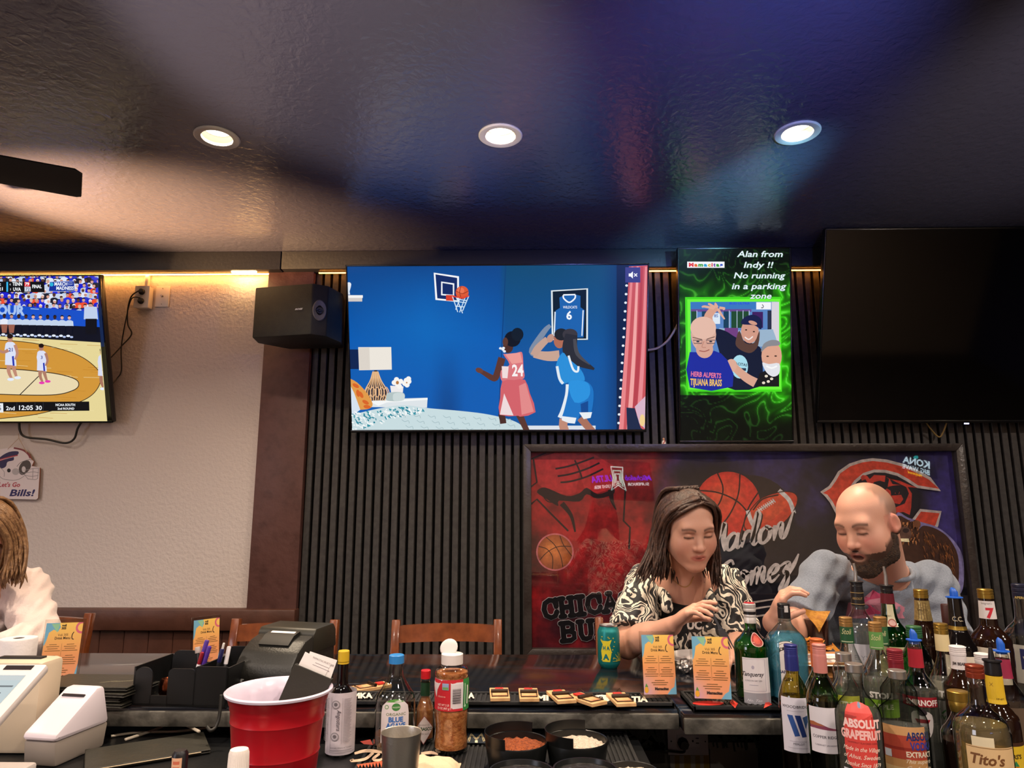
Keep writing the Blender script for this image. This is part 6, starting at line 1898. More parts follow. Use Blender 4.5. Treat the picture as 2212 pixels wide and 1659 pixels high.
def plain(bg, *items):
    """items: (text, x, y, h, colour, width, bold, shear)"""
    def f(p):
        p.rect(p.x0 - 1, p.y0 - 1, p.x1 + 1, p.y1 + 1, bg, layer=0)
        for it in items:
            tx, x, y, h, c = it[:5]
            p.text(tx, x, y, h, c, w=it[5] if len(it) > 5 else None, bold=it[6] if len(it) > 6 else 0.0, shear=it[7] if len(it) > 7 else 0.0)
    return f
MT = BT + 0.0166
# --- on the bar mat
b = Bot('green gin bottle with round red seal and white label', 1618, 1303, 1.79, MT)
b.body([(12, 1345), (13, 1358), (20, 1370), (33, 1384), (37, 1398), (36.5, 1420), (37.5, 1470), (38, 1526)], g_green).liquid(1400, l_green)
b.screw(M('cap_white_metal', '#cfc8c4', 0.35, metal=0.4), 13, 1303, 1345, 4)
b.ring('cap_top', M('cap_red', '#a8202c', 0.4), [(11, 1301.5), (11, 1304)])
b.ring('cap_band', m_blackcap, [(13.3, 1320), (13.3, 1326)], cap=False)
def seal(p):
    p.ell(12, 1377, 13, 14, '#c0a094'); p.ell(12, 1377, 11.5, 12.5, '#8a2018'); p.ell(12, 1377, 7, 8, '#a84030')
b.label(1362, 1392, 30, 30, seal, 'seal', 8, x0=12, g=0.0016)
def tanq(p):
    p.rect(-40, 1400, 40, 1520, '#d6cfd2', layer=0); p.rect(-40, 1488, 40, 1520, '#9a98a0')
    p.stroke([(-26, 1417), (26, 1417), (26, 1484), (-26, 1484)], 1, '#9088a0', closed=True); p.ell(0, 1434, 3, 4, '#a8a0b0')
    p.text('Tanqueray', 0, 1453, 9, '#2c2830', w=46, bold=0.02, shear=0.35); p.text('LONDON DRY GIN', 0, 1464, 3.4, '#605868', w=34)
    p.rect(-9, 1471, 9, 1472, '#a098a8'); p.text('No. Ten', 0, 1506, 5, '#e0dce4', w=30, shear=0.4)
b.label(1414, 1512, 38, 60, tanq, x0=8)
b = Bot('blue gin bottle with arched white label beside the green one', 1692, 1303, 1.79, MT)
b.body([(12, 1330), (13, 1345), (22, 1358), (35, 1374), (39, 1392), (39, 1430), (38, 1526)], g_blue, sq=lambda z: 2 if z > 0.19 else 3.2).liquid(1366, l_blue)
b.screw(m_blackcap, 13, 1303, 1335, 1)
b.label(1307, 1321, 13, 8, plain('#b8b4b4', ('REF', 0, 1315, 3, '#605c60', 6)), 'tax_sticker', 3, x0=5, g=0.0018)
def bomb(p):
    out = [(-20, 1500), (-20, 1392)] + [(-20 + 20 - 20 * math.cos(a), 1392 - 14 * math.sin(a)) for a in [math.pi * k / 12 for k in range(13)]] + [(20, 1500)]
    p.poly(out, '#5a4a3a'); p.poly([(x * 0.95, 1500 if y > 1499 else y + 1.2) for x, y in out], '#d4ccc8'); p.stroke([(x * 0.8, y + 4) for x, y in out], 1.2, '#7a6a4a')
    for ch, a in zip('BOMBAY', (-52, -31, -10, 10, 31, 52)):
        p.text(ch, 14 * math.sin(R(a)), 1402 - 12 * math.cos(R(a)) + 6, 6, '#2c2620', bold=0.05, rot=a)
    p.text('SAPPHIRE', 0, 1446, 6, '#3a3a60', w=28, bold=0.03); p.text('GIN', 0, 1462, 7, '#3a3a60', bold=0.03)
b.label(1374, 1500, 38, 42, bomb, x0=9, cols=10)
# --- wines
def wine(label, px, ytop, d, capm, cap1, gl, hw, ys=None, lab=None, ly=None):
    b = Bot(label, px, ytop, d, RT, name='wine_bottle')
    n = 13.2
    b.body([(n, cap1 - 40), (n, cap1), (n + 1, cap1 + 10), (n + 8, cap1 + 24), (hw - 4, cap1 + 42), (hw, cap1 + 62), (hw, cap1 + 110), (hw, cap1 + 150)], gl).liquid(cap1 + 56, l_wine)
    b.ring('capsule', capm, [(n * 0.92, ytop), (n + 0.6, ytop + 1), (n + 0.6, ytop + 5), (n, ytop + 6), (n + 0.6, ytop + 8), (n, ytop + 10), (n + 0.6, ytop + 12), (n, ytop + 15), (n + 0.6, ytop + 17), (n, ytop + 20), (n + 0.6, ytop + 22), (n + 0.9, ytop + 26), (n + 1.0, cap1)])
    if lab:
        b.label(ly[0], ly[1], hw, hw * 1.9, lab)
    return b
def woodb(p):
    p.rect(-60, 1490, 60, 1630, '#cbc6d2', layer=0)
    p.text('WOODBRIDGE', 3, 1522, 6, '#2a2830', w=58, bold=0.01); p.rect(-16, 1528, 18, 1528.8, '#9a94a4')
    p.poly([(-16, 1537), (-5, 1537), (7, 1580), (-3, 1582)], '#2b4c8c'); p.poly([(-1, 1537), (10, 1537), (21, 1582), (11, 1583)], '#1f3470'); p.poly([(14, 1541), (26, 1537), (27, 1548), (20, 1566)], '#34507c')
    p.text('MERLOT', 4, 1600, 4.5, '#3c3848', w=22); p.rect(-14, 1592, 20, 1592.8, '#9a94a4'); p.rect(-18, 1606, 22, 1607, '#a8a2b0')
wine('red wine bottle with navy blue capsule and blue W label', 1707, 1391.6, 1.63, M('capsule_navy', '#2a3076', 0.35, metal=0.3), 1447, g_olive, 31.5, None, woodb, (1500, 1616))
def copper(p):
    p.rect(-60, 1490, 60, 1640, '#cfc9d0', layer=0)
    p.poly([(-60, 1562), (-20, 1553), (-6, 1556), (8, 1562), (30, 1567), (60, 1568), (60, 1572), (10, 1568), (-20, 1566), (-60, 1568)], '#7a3a50'); p.poly([(-60, 1556), (-22, 1552), (-8, 1556), (0, 1560), (-60, 1561)], '#9a5a3a')
    p.text('COPPER RIDGE', 0, 1586, 6, '#3c3840', w=52, bold=0.01); p.text('CABERNET SAUVIGNON', 2, 1602, 3.4, '#6a6470', w=48)
wine('red wine bottle with pink capsule and mountain ridge label', 1768, 1391, 1.50, M('capsule_pink', '#c07a72', 0.4, metal=0.2), 1452, g_lime, 33.5, None, copper, (1520, 1617))
wine('wine bottle with orange capsule behind the pink capped one', 1763, 1379, 1.655, M('capsule_orange', '#c8622c', 0.35, metal=0.3), 1440, g_lime, 33)
# --- flavoured and plain vodka, front rank
def absolut(label, px, d, hw, ytop, draw, ysh):
    b = Bot(label, px, ytop, d, RT)
    b.body([(15.5, ytop + 16), (14.5, ytop + 24), (15, ytop + 46), (19, ytop + 62), (hw - 10, ytop + 84), (hw - 2, ytop + 100), (hw, ytop + 118), (hw, ytop + 200)], g_clear).liquid(ysh, l_vodka)
    b.ring('cap', m_steelcap, [(17, ytop), (18, ytop + 1), (18, ytop + 17), (17, ytop + 18), (15.6, ytop + 19)])
    b.label(ytop + 74, ytop + 232, hw, hw * 2.2, draw, 'print', 20)
    return b
def grapefruit(p):
    p.poly(spline([(-27, 1526), (-20, 1515), (0, 1508), (22, 1514), (30, 1530), (30, 1640), (-27, 1640)], 3, True), '#c8423c'); p.ell(4, 1514, 4, 6, '#5a6a8a')
    p.text('ABSOLUT', 6, 1560, 17, '#e8c4c0', w=76, bold=0.05); p.text('GRAPEFRUIT', 4, 1584, 18, '#e8b4b0', w=84, bold=0.05)
    p.text('GRAPEFRUIT FLAVORED VODKA', 6, 1594, 3.6, '#7a2a2a', w=60)
    for i, s_ in enumerate(('Made in the Village', 'of Ahus, Sweden.', 'Absolut Since 1879')):
        p.text(s_, 2, 1610 + i * 16, 9, '#ecdccc', w=74, shear=0.4)
    p.rect(-38, 1650, 0, 1700, '#c8c4cc')
absolut('clear vodka bottle printed with pink grapefruit lettering', 1844, 1.38, 45.5, 1433, grapefruit, 1530)
def absvodka(p):
    p.rect(-44, 1575, 46, 1625, '#a84434'); p.rect(-44, 1556, 46, 1575, '#c89868'); p.rect(-44, 1600, 46, 1606, '#8a2c24'); p.rect(-44, 1625, 46, 1642, '#b88a58'); p.rect(-44, 1642, 46, 1690, '#c8a878')
    p.text('ABSOLUT', 38, 1584, 17, '#20306a', w=66, bold=0.03); p.text('VODKA', 36, 1604, 16, '#2c3c9a', w=50, bold=0.03)
    p.text('EXTRAKT', 30, 1619, 11, '#e0d4c0', w=54, bold=0.03)
    for i, s_ in enumerate(('This superb', 'Crafted in', 'Country of')):
        p.text(s_, 28, 1632 + i * 14, 8, '#ece0cc', w=52, shear=0.4)
    p.rect(-38, 1608, -24, 1624, '#c8ccd8')
absolut('clear vodka bottle printed with blue lettering, second of the pair', 1937, 1.44, 50.5, 1447, absvodka, 1570)
b = Bot('kraft labelled vodka bottle with copper red cap at the lower right', 2104, 1435.5, 1.34, RT)
b.body([(15, 1464), (16.5, 1478), (18, 1510), (23, 1528), (44, 1550), (52, 1572), (53, 1600), (53, 1700)], g_clear).liquid(1560, l_gold)
b.screw(M('cap_copper_red', '#8c3a26', 0.3, metal=0.6), 17.5, 1435.5, 1463, 2)
def titos(p):
    p.rect(-80, 1580, 80, 1760, '#c8a87c', layer=0); p.rect(-80, 1600, 80, 1601.5, '#7a5a34'); p.rect(-80, 1590, -10, 1597, '#d8c09c')
    p.text("Tito's", 6, 1636, 22, '#6a4426', w=62, bold=0.03, shear=0.25); p.ell(10, 1670, 20, 14, '#3a2418'); p.ell(10, 1672, 16, 11, '#8a6a48'); p.text('HANDMADE VODKA', 6, 1700, 6, '#6a4426', w=70)
b.label(1598, 1760, 53, 96, titos, x0=16)
b.label(1578, 1612, 53, 40, plain('#cdbfa0'), 'back_label', 8, x0=0, g=0.0005)
b = Bot('squat dark liqueur bottle with shiny gold cap', 2069, 1492, 1.45, RT)
b.body([(17, 1526), (17, 1540), (24, 1556), (37, 1576), (41, 1592), (41, 1660)], g_clear).liquid(1598, M('dark_liqueur', '#22100c', 0.1))
b.screw(m_goldcap, 21, 1492, 1512, 0); b.ring('neck_ring', m_goldcap, [(19, 1513), (20, 1516), (19.5, 1528), (17.5, 1536)], cap=False)
b = Bot('dark rum bottle with black pourer and yellow neck label', 2142, 1424, 1.48, RT, turn=6)
b.body([(15, 1455), (16, 1500), (18, 1518), (30, 1536), (38, 1556), (38, 1640)], m_dkglass)
b.ring('pourer_collar', m_blackcap, [(14, 1424), (18, 1425), (18, 1428), (15, 1430), (16, 1452), (16, 1456)])
b.ring('spout', m_blackcap, [(3.5, 1399), (6.5, 1423), (6.5, 1425)])
b.label(1458, 1517, 16.5, 50, plain('#c8a428', ('INF', 6, 1508, 4, '#4a3410', 14), ('X', -8, 1480, 8, '#8a6a18')), 'neck_label', 10)
def rumlab(p):
    p.rect(-60, 1590, 60, 1700, '#c8a828', layer=0); p.rect(-60, 1590, 60, 1600, '#3a2014'); p.text("MYERS'S", 12, 1626, 9, '#3a2c10', w=40, bold=0.04); p.ell(18, 1650, 7, 10, '#b87820'); p.poly([(12, 1642), (18, 1630), (25, 1642)], '#2c7a48')
b.label(1592, 1700, 38, 70, rumlab, x0=16)
b = Bot('clear bottle with silver cap between grapefruit vodka and pink capsule', 1821, 1410, 1.52, RT)
b.body([(14, 1428), (14, 1450), (18, 1466), (28, 1486), (30, 1506), (30, 1600)], g_clear)
b.ring('cap', m_steelcap, [(15, 1410), (16, 1411), (16, 1427), (14.5, 1428)])
b.label(1480, 1530, 30, 56, lambda p: (p.rect(-40, 1496, 40, 1540, '#b8b83c'), p.text('CITRON', 0, 1520, 12, '#f0f0d0', w=46, bold=0.04)), 'print')
b = Bot('clear bottle with ribbed dark red cap behind the blue printed vodka', 1932, 1402, 1.54, RT)
b.body([(14, 1446), (14, 1452), (20, 1466), (33, 1486), (35, 1504), (35, 1600)], g_clear)
b.screw(M('cap_dark_red', '#7c1f2c', 0.4, metal=0.3), 15.5, 1402, 1430, 4); b.wrap('neck_wrap', M('cap_dark_red', '#7c1f2c', 0.4), 1430, 1447)
def stoli(label, px, ytop, d, zb, wc, wy, hw, lab=None):
    b = Bot(label, px, ytop, d, zb)
    b.body([(12.5, ytop + 18), (13, wy), (15, wy + 12), (hw - 8, wy + 42), (hw, wy + 62), (hw, wy + 140)], g_clear).liquid(wy + 66, l_vodka)
    b.screw(M('cap_bronze', '#a8804c', 0.35, metal=0.7), 13.2, ytop, ytop + 20, 2)
    b.wrap('neck_wrap', M('wrap_' + wc, wc, 0.45), ytop + 20, wy)
    b.label(ytop + 22, wy, 13.5, 34, lambda p: (p.text('Stoli', 0, wy - 20, 12, '#c8c090', w=20, shear=0.35), p.rect(-12, wy - 5, 12, wy - 3, '#a8b090')), 'neck_print', 8, g=0.0016)
    if lab:
        b.label(*lab[0], hw, hw * 2.0, lab[1], 'print')
    return b
stoli('clear vodka bottle with dark green neck wrap and bronze cap', 1826, 1332.6, 1.77, MT, '#1f4a2c', 1388, 34)
def stolb(p):
    p.text('STOLI', 0, 1500, 12, '#d4d0cc', w=44, bold=0.05); p.poly([(-50, 1506), (50, 1500), (50, 1540), (-50, 1540)], '#7aa82c'); p.text('APPLE', 2, 1522, 10, '#e8f0d0', w=40, bold=0.03)
stoli('clear vodka bottle with light green neck wrap and bronze cap', 1889, 1343.5, 1.62, RT, '#5a8a48', 1401, 37, ((1480, 1540), stolb))
stoli('clear vodka bottle with bronze cap half hidden by the light green wrap', 1900, 1332, 1.77, BT, '#2c5a34', 1392, 33)
b = Bot('clear vodka bottle with blue spout, red neck wrap and red label', 1974, 1384, 1.60, RT)
b.body([(12, 1386), (13, 1400), (14, 1440), (18, 1456), (32, 1478), (37, 1496), (37, 1620)], g_clear).liquid(1490, l_vodka)
b.bluespout(12, 1358, 1380, 1390); b.wrap('neck_wrap', M('wrap_red', '#9a1c2c', 0.45), 1400, 1440)
def smir(p):
    p.rect(-60, 1497, 60, 1518, '#8c1c28', layer=0); p.text('SMIRNOFF', 4, 1515, 12, '#e4dcd8', w=62, bold=0.03)
    p.poly(spline([(-18, 1534), (0, 1526), (20, 1534), (18, 1570), (2, 1590), (-14, 1572)], 3, True), '#c8c0c0'); p.ell(2, 1530, 9, 7, '#2a2026'); p.poly([(-12, 1544), (16, 1544), (12, 1552), (-8, 1552)], '#8c1c28'); p.text('No.21', 2, 1564, 6, '#4a3c40', w=18); p.text('VODKA', 2, 1576, 6, '#4a3c40', w=24)
b.label(1496, 1596, 37, 72, smir)
b = Bot('clear vanilla vodka bottle with cream neck wrap and gold cap', 2031, 1346, 1.625, RT)
b.body([(12.5, 1368), (13, 1406), (14, 1420), (22, 1444), (31, 1464), (33, 1480), (33, 1600)], g_clear).liquid(1466, l_vodka)
b.screw(m_goldcap, 13.5, 1346, 1369, 2); b.wrap('neck_wrap', M('wrap_cream', '#cbb98c', 0.5), 1369, 1405)
def vanil(p):
    p.text('STOLI', 0, 1500, 13, '#d8d4d0', w=52, bold=0.05); p.rect(-30, 1508, 30, 1600, '#c0bcb8'); p.stroke([(-14, 1536), (-4, 1526), (8, 1528), (14, 1538)], 3, '#4a8a4a', 3); p.text('VANIL', 2, 1548, 9, '#4a7a4a', w=34, bold=0.03)
b.label(1484, 1600, 33, 62, vanil)
b = Bot('bourbon bottle with white screw cap and wrap', 2067, 1395, 1.55, RT)
b.body([(14, 1416), (14.5, 1444), (20, 1460), (31, 1478), (33, 1490), (33, 1600)], m_dkglass)
b.screw(M('cap_white', '#cfc6c6', 0.45), 15.5, 1395, 1414, 3); b.wrap('neck_wrap', M('cap_white', '#cfc6c6', 0.45), 1414, 1444)
b.label(1414, 1444, 15, 44, lambda p: p.text('JIM BEAM', 0, 1434, 6, '#3c3438', w=26, bold=0.03), 'neck_print', 10, g=0.0016)
b = Bot('bottle with white screw cap near the right edge', 2120, 1411, 1.66, RT)
b.body([(13, 1430), (13.5, 1452), (20, 1468), (28, 1486), (28, 1600)], m_dkglass)
b.screw(M('cap_white', '#cfc6c6', 0.45), 14.5, 1411, 1430, 3); b.wrap('neck_wrap', M('cap_white', '#cfc6c6', 0.45), 1430, 1450)
b = Bot('clear bottle with blue spout and magenta neck wrap at right edge', 2163, 1408, 1.57, RT)
b.body([(12, 1410), (13, 1424), (15, 1462), (20, 1476), (32, 1500), (35, 1524), (35, 1620)], g_clear)
b.bluespout(12.5, 1377, 1404, 1412); b.wrap('neck_wrap', M('wrap_magenta', '#8a2440', 0.45), 1422, 1463)
b.label(1520, 1600, 35, 60, plain('#5a4a3c', ('RUM', 0, 1560, 14, '#b09a7c', 36)))
# --- back rank on the bar
b = Bot('tall clear vodka bottle with steel pourer and black neck band', 1849, 1256, 1.88, BT)
b.body([(11.5, 1262), (12.5, 1300), (13.5, 1318), (22, 1334), (32, 1354), (34, 1376), (34, 1470)], g_clear).liquid(1350, l_vodka)
b.pourer(12, 1217, 1255, 1274); b.wrap('neck_wrap', M('wrap_black', '#1a1514', 0.4), 1274, 1308)
b.label(1277, 1306, 13, 40, lambda p: (p.rect(-30, 1279, 30, 1280, '#a88a58'), p.rect(-30, 1303, 30, 1304, '#a88a58'), p.text('ABSOLUT', 0, 1294, 5, '#a88a58', w=20)), 'neck_print', 10, g=0.0016)
b.label(1386, 1470, 34, 56, plain('#b8b4bc', ('ELYX', 0, 1420, 10, '#8a8690', 30)), 'label')
b = Bot('green whiskey bottle with steel pourer and maroon neck wrap', 1914, 1264, 1.98, BT)
b.body([(11.5, 1268), (13, 1300), (15, 1324), (20, 1342), (36, 1366), (42, 1388), (43, 1400), (43, 1490)], g_green).liquid(1330, M('whiskey_in_green', '#1c3a14', 0.08))
b.pourer(12, 1224, 1263, 1281); b.wrap('neck_wrap', M('wrap_maroon', '#5c1622', 0.4), 1281, 1303)
b.label(1304, 1350, 16, 14, plain('#c8c0a0', ('JJ&S', 0, 1330, 4, '#6a5a40', 9)), 'neck_label', 4, x0=4)
b.label(1334, 1352, 20, 16, lambda p: (p.ell(5, 1342, 8, 8, '#8a3a30'), p.ell(5, 1342, 6, 6, '#b89088')), 'seal', 4, x0=5, g=0.0018)
b.label(1390, 1470, 43, 80, plain('#bdb88c', ('JAMESON', 6, 1410, 12, '#1c2418', 70, 0.04), ('IRISH WHISKEY', 4, 1424, 5, '#3c4430', 50)))
b = Bot('dark brown bottle with gold cap and gold foil neck', 1988, 1273, 1.84, BT)
b.body([(13, 1290), (14, 1312), (17, 1340), (22, 1360), (29, 1384), (32, 1404), (32, 1480)], m_dkglass)
b.screw(m_goldcap, 14, 1273, 1291, 2)
b.wrap('neck_foil', M('foil_gold', '#a8905c', 0.35, metal=0.6, bump=(90, 0.3)), 1296, 1339)
b.label(1298, 1338, 16, 26, lambda p: [p.stroke([(-8 + k * 5, 1300), (-8 + k * 5, 1336)], 1.6, '#6a5430') for k in range(4)] and p.text('BAILEYS', 0, 1318, 5, '#4a3818', w=20), 'neck_print', 8, g=0.0016)
b = Bot('black whisky bottle with blue spout and gold neck band', 2061, 1290, 1.76, BT)
b.body([(13, 1292), (15, 1340), (17.5, 1360), (24, 1376), (32, 1396), (34, 1416), (34, 1500)], m_blkglass)
b.bluespout(13, 1269, 1288, 1294); b.wrap('neck_band', m_goldcap, 1351, 1359)
b.label(1320, 1350, 15, 32, lambda p: p.text('C.C.', 2, 1340, 10, '#a89a80', w=20, bold=0.02), 'neck_print', 10)
b.label(1412, 1500, 34, 62, plain('#d0c4b4', ('Canadian', 0, 1440, 9, '#3a3430', 40, 0.02, 0.3), ('RESERVE', 0, 1455, 5, '#8a7a4a', 34)))
b = Bot('narrow dark red bottle top behind the black whisky bottle', 2042, 1305, 1.93, BT)
b.body([(9, 1330), (10, 1380), (14, 1400), (24, 1430), (24, 1480)], m_dkglass)
b.ring('capsule', M('capsule_maroon', '#3a1a18', 0.4), [(8.5, 1305), (9.5, 1307), (9.5, 1352)])
b = Bot('dark whiskey bottle with gold cap and red seven on neck label', 2127, 1273, 1.80, BT)
b.body([(14, 1290), (16.5, 1340), (19, 1354), (33, 1372), (39, 1392), (39, 1480)], m_dkglass)
b.screw(m_goldcap, 15, 1272, 1292, 2)
def seag(p):
    p.rect(-40, 1290, 40, 1340, '#cdc4c4', layer=0); p.text("Seagram's", 0, 1304, 5, '#5a4c4c', w=22); p.text('7', 5, 1332, 20, '#b82434', bold=0.05)
b.label(1297, 1335, 16, 40, seag, 'neck_label', 12)
b.label(1394, 1470, 39, 66, plain('#c8bcac', ('Seagrams 7', 4, 1416, 8, '#4a3c34', 44), ('CROWN', 2, 1430, 6, '#a8303c', 32)))
b = Bot('clear bottle with dark blue cap at the right edge', 2202, 1261, 1.90, BT)
b.body([(15, 1290), (15, 1316), (18, 1340), (34, 1360), (43, 1384), (43, 1480)], g_clear).liquid(1440, l_vodka)
b.screw(M('cap_navy', '#191b30', 0.35), 15.5, 1261, 1292, 2)
b.label(1284, 1296, 15.5, 40, lambda p: p.text('APEROL', 0, 1292, 5, '#b8a060', w=24, bold=0.03), 'cap_print', 10, g=0.002)
def aper(p):
    p.rect(-60, 1380, 60, 1470, '#a8a49c', layer=0); p.rect(-14, 1396, 40, 1440, '#2a2c58'); p.text('VODKA', 10, 1424, 12, '#a8a49c', w=40, bold=0.03)
b.label(1388, 1470, 43, 80, aper)
b = Bot('green bottle with green screw cap behind the blue spouted vodka', 1973, 1352, 1.745, BT)
b.body([(14, 1374), (15, 1388), (22, 1404), (31, 1424), (33, 1440), (33, 1500)], g_green)
b.screw(M('cap_green', '#2c5a38', 0.4, metal=0.3), 15.5, 1352, 1376, 3)
# --- sauces and mixers on the left mat
SG = 'bottles on the ribbed mat'
CM = CT + 0.0146
b = Bot('dark bitters bottle in white paper with yellow cap', 743, 1405, 1.655, CT + 0.0004, SG)
b.body([(11, 1432), (11.5, 1470), (14, 1482), (22, 1494), (29, 1506), (30, 1530), (30, 1622)], m_blkglass)
b.screw(M('cap_yellow', '#c8a428', 0.4), 12, 1405, 1428, 0); b.ring('cap_ring', M('cap_yellow', '#c8a428', 0.4), [(12, 1429), (12, 1433)], cap=False)
B().lathe([(b.r(31.2, y), b.z(y)) for y in (1490, 1496, 1530, 1580, 1615, 1622)], 48).obj('paper_wrap', M('wrap_paper', '#c6bcc2', 0.7, bump=(60, 0.1)), b.t)
b.pr = [(b.r(31.4, y), b.z(y)) for y in (1480, 1640)]
def bitters(p):
    p.ell(-12, 1514, 9, 9, '#8a8488'); p.ell(-12, 1514, 7, 7, '#b8b0b6'); p.ell(-12, 1514, 4, 4, '#6a6468'); p.ell(-12, 1582, 9, 9, '#8a8488'); p.ell(-12, 1582, 7, 7, '#b8b0b6'); p.ell(-12, 1582, 4, 4, '#6a6468')
    p.text('Angostura', -9, 1547, 9, '#3c343c', w=44, rot=90, shear=0.3)
    p.stroke([(-22, 1498), (-22, 1616), (40, 1616)], 0.7, '#8a8288'); p.stroke([(2, 1500), (2, 1598)], 0.5, '#8a8288')
    for i in range(30):
        p.rect(5, 1502 + i * 3.1, 22 - (i * 7 % 5), 1503.1 + i * 3.1, '#9a9298'); p.rect(-44, 1502 + i * 3.1, -28 - (i * 5 % 6), 1503.1 + i * 3.1, '#9a9298')
    p.text('aromatic bitters of Trinidad', 2, 1606, 3, '#5a5258', w=42); p.rect(-20, 1610, 24, 1611, '#8a8288')
b.label(1492, 1620, 31, 96, bitters, 'print', 24)
b = Bot('clear blue agave syrup bottle with blue cap', 857, 1415, 1.665, CM, SG)
b.body([(14, 1432), (15, 1444), (18, 1462), (30, 1484), (40, 1500), (43, 1520), (44, 1560), (44, 1610)], g_clear).liquid(1582, M('agave_syrup', '#5a3010', 0.1))
b.screw(M('cap_blue', '#2c7cc0', 0.4), 16.2, 1414, 1432, 0)
def agave(p):
    p.poly([(-30, 1592), (-30, 1530), (-28, 1514), (-18, 1504), (0, 1500), (18, 1504), (28, 1514), (30, 1530), (30, 1592)], '#d2cbd0'); p.poly([(-20, 1506), (-10, 1501), (0, 1500), (10, 1501), (20, 1506)], '#4a8a34')
    p.ell(2, 1516, 9, 8, '#3c7a3c'); p.text('WHOLESOME', 2, 1518, 3, '#e0e8d8', w=15); p.ell(-18, 1516, 4.5, 4.5, '#5a8a58'); p.ell(-18, 1516, 3, 3, '#d0d0cc')
    p.text('ORGANIC', 2, 1534, 6, '#6a7a58', w=41, bold=0.01); p.text('BLUE', 2, 1547, 10, '#3468b0', w=30, bold=0.05); p.text('AGAVE', 2, 1559, 9.5, '#3468b0', w=40, bold=0.05)
    p.text('NATURALLY LOW GLYCEMIC', 2, 1567, 2.8, '#6a84b0', w=38); p.text('SWEETENER', 2, 1572, 2.8, '#6a84b0', w=20); p.text('NON GMO', -22, 1580, 4, '#5a78b0', w=12)
b.label(1500, 1592, 43, 62, agave, x0=0)
b = Bot('small hot sauce bottle with red cap and diamond label', 920, 1447, 1.70, CM, SG)
b.body([(10, 1464), (10, 1472), (10.2, 1502), (13, 1512), (19, 1528), (20, 1540), (20, 1612)], g_clear).liquid(1505, M('hot_sauce', '#b07444', 0.35, var=(70, '#8a4a24', 0.4, 0.7)))
b.screw(M('cap_bright_red', '#c01824', 0.4), 10.5, 1447, 1465, 0); b.wrap('neck_foil', M('foil_green', '#143a24', 0.4), 1473, 1501, 0.0006)
def tabasco(p):
    p.poly([(-1, 1540), (20, 1568), (-2, 1602), (-22, 1570)], '#8a4a48'); p.poly([(-1, 1542), (18.5, 1568), (-2, 1600), (-20.5, 1570)], '#d2c8c8')
    p.text('TABASCO', -1, 1572, 6.5, '#2c4a34', w=36, bold=0.04); p.text('McILHENNY CO', -1, 1562, 3.2, '#6a5a58', w=22); p.text('PEPPER SAUCE', -1, 1581, 3.4, '#5a4a48', w=22)
b.label(1538, 1604, 20, 44, tabasco, 'label', 14)
b = Bot('large seasoning bottle with white flip cap and red label', 977, 1411, 1.64, CM, SG)
b.body([(23, 1430), (24, 1436), (33, 1442), (36, 1452), (35, 1462), (36.5, 1476), (35.5, 1520), (37, 1540), (35, 1575), (37, 1600), (37, 1625)], g_clear)
b.liquid(1450, M('chili_powder', '#c88048', 0.75, var=(90, '#a05424', 0.35, 0.65), bump=(200, 0.4)))
b.screw(m_plastic_w, 23.5, 1411, 1433, 0)
T = Matrix.Translation((-0.004, 0.006, b.z(1411))) @ Matrix.Rotation(R(-26), 4, 'Y') @ Matrix.Rotation(R(-20), 4, 'X')
bb = B(T)
bb.ell((0, 0, 0.012), (0.021, 0.0035, 0.019), n=20)
bb.obj('flip_lid', m_plastic_w, b.t, 180)
def tajin(p):
    p.rect(-60, 1460, 60, 1530, '#b82430', layer=0); p.poly([(-60, 1460), (-6, 1460), (-24, 1466), (-34, 1484), (-38, 1500)], '#d0c8cc')
    p.poly([(-2, 1464), (24, 1464), (26, 1470), (26, 1524), (-2, 1524)], '#cfc8cc'); p.rect(26, 1460, 60, 1530, '#2c7a3c')
    for i in range(18):
        p.rect(2, 1480 + i * 1.75, 20, 1480 + i * 1.75 + (1.0 if i % 3 else 0.6), '#3a3438')
    p.rect(-20, 1468, -6, 1482, '#8a9ab8'); p.rect(-19, 1476, -7, 1481, '#6a9a5a')
    p.text('clasico', -22, 1498, 4, '#e8c0b8', w=18); p.text('NET WT 2 LB', -18, 1516, 4.4, '#e8d0cc', w=26, bold=0.01); p.text('32 OZ (907 g)', -18, 1523, 4.4, '#e8d0cc', w=28, bold=0.01)
    p.stroke([(30, 1470), (30, 1515)], 2.4, '#a8d0a8'); p.rect(36, 1475, 40, 1515, '#e0e0d8'); p.ell(31, 1518, 3, 3, '#a8d0a8')
b.label(1461, 1527, 36, 108, tajin, 'label', 26)
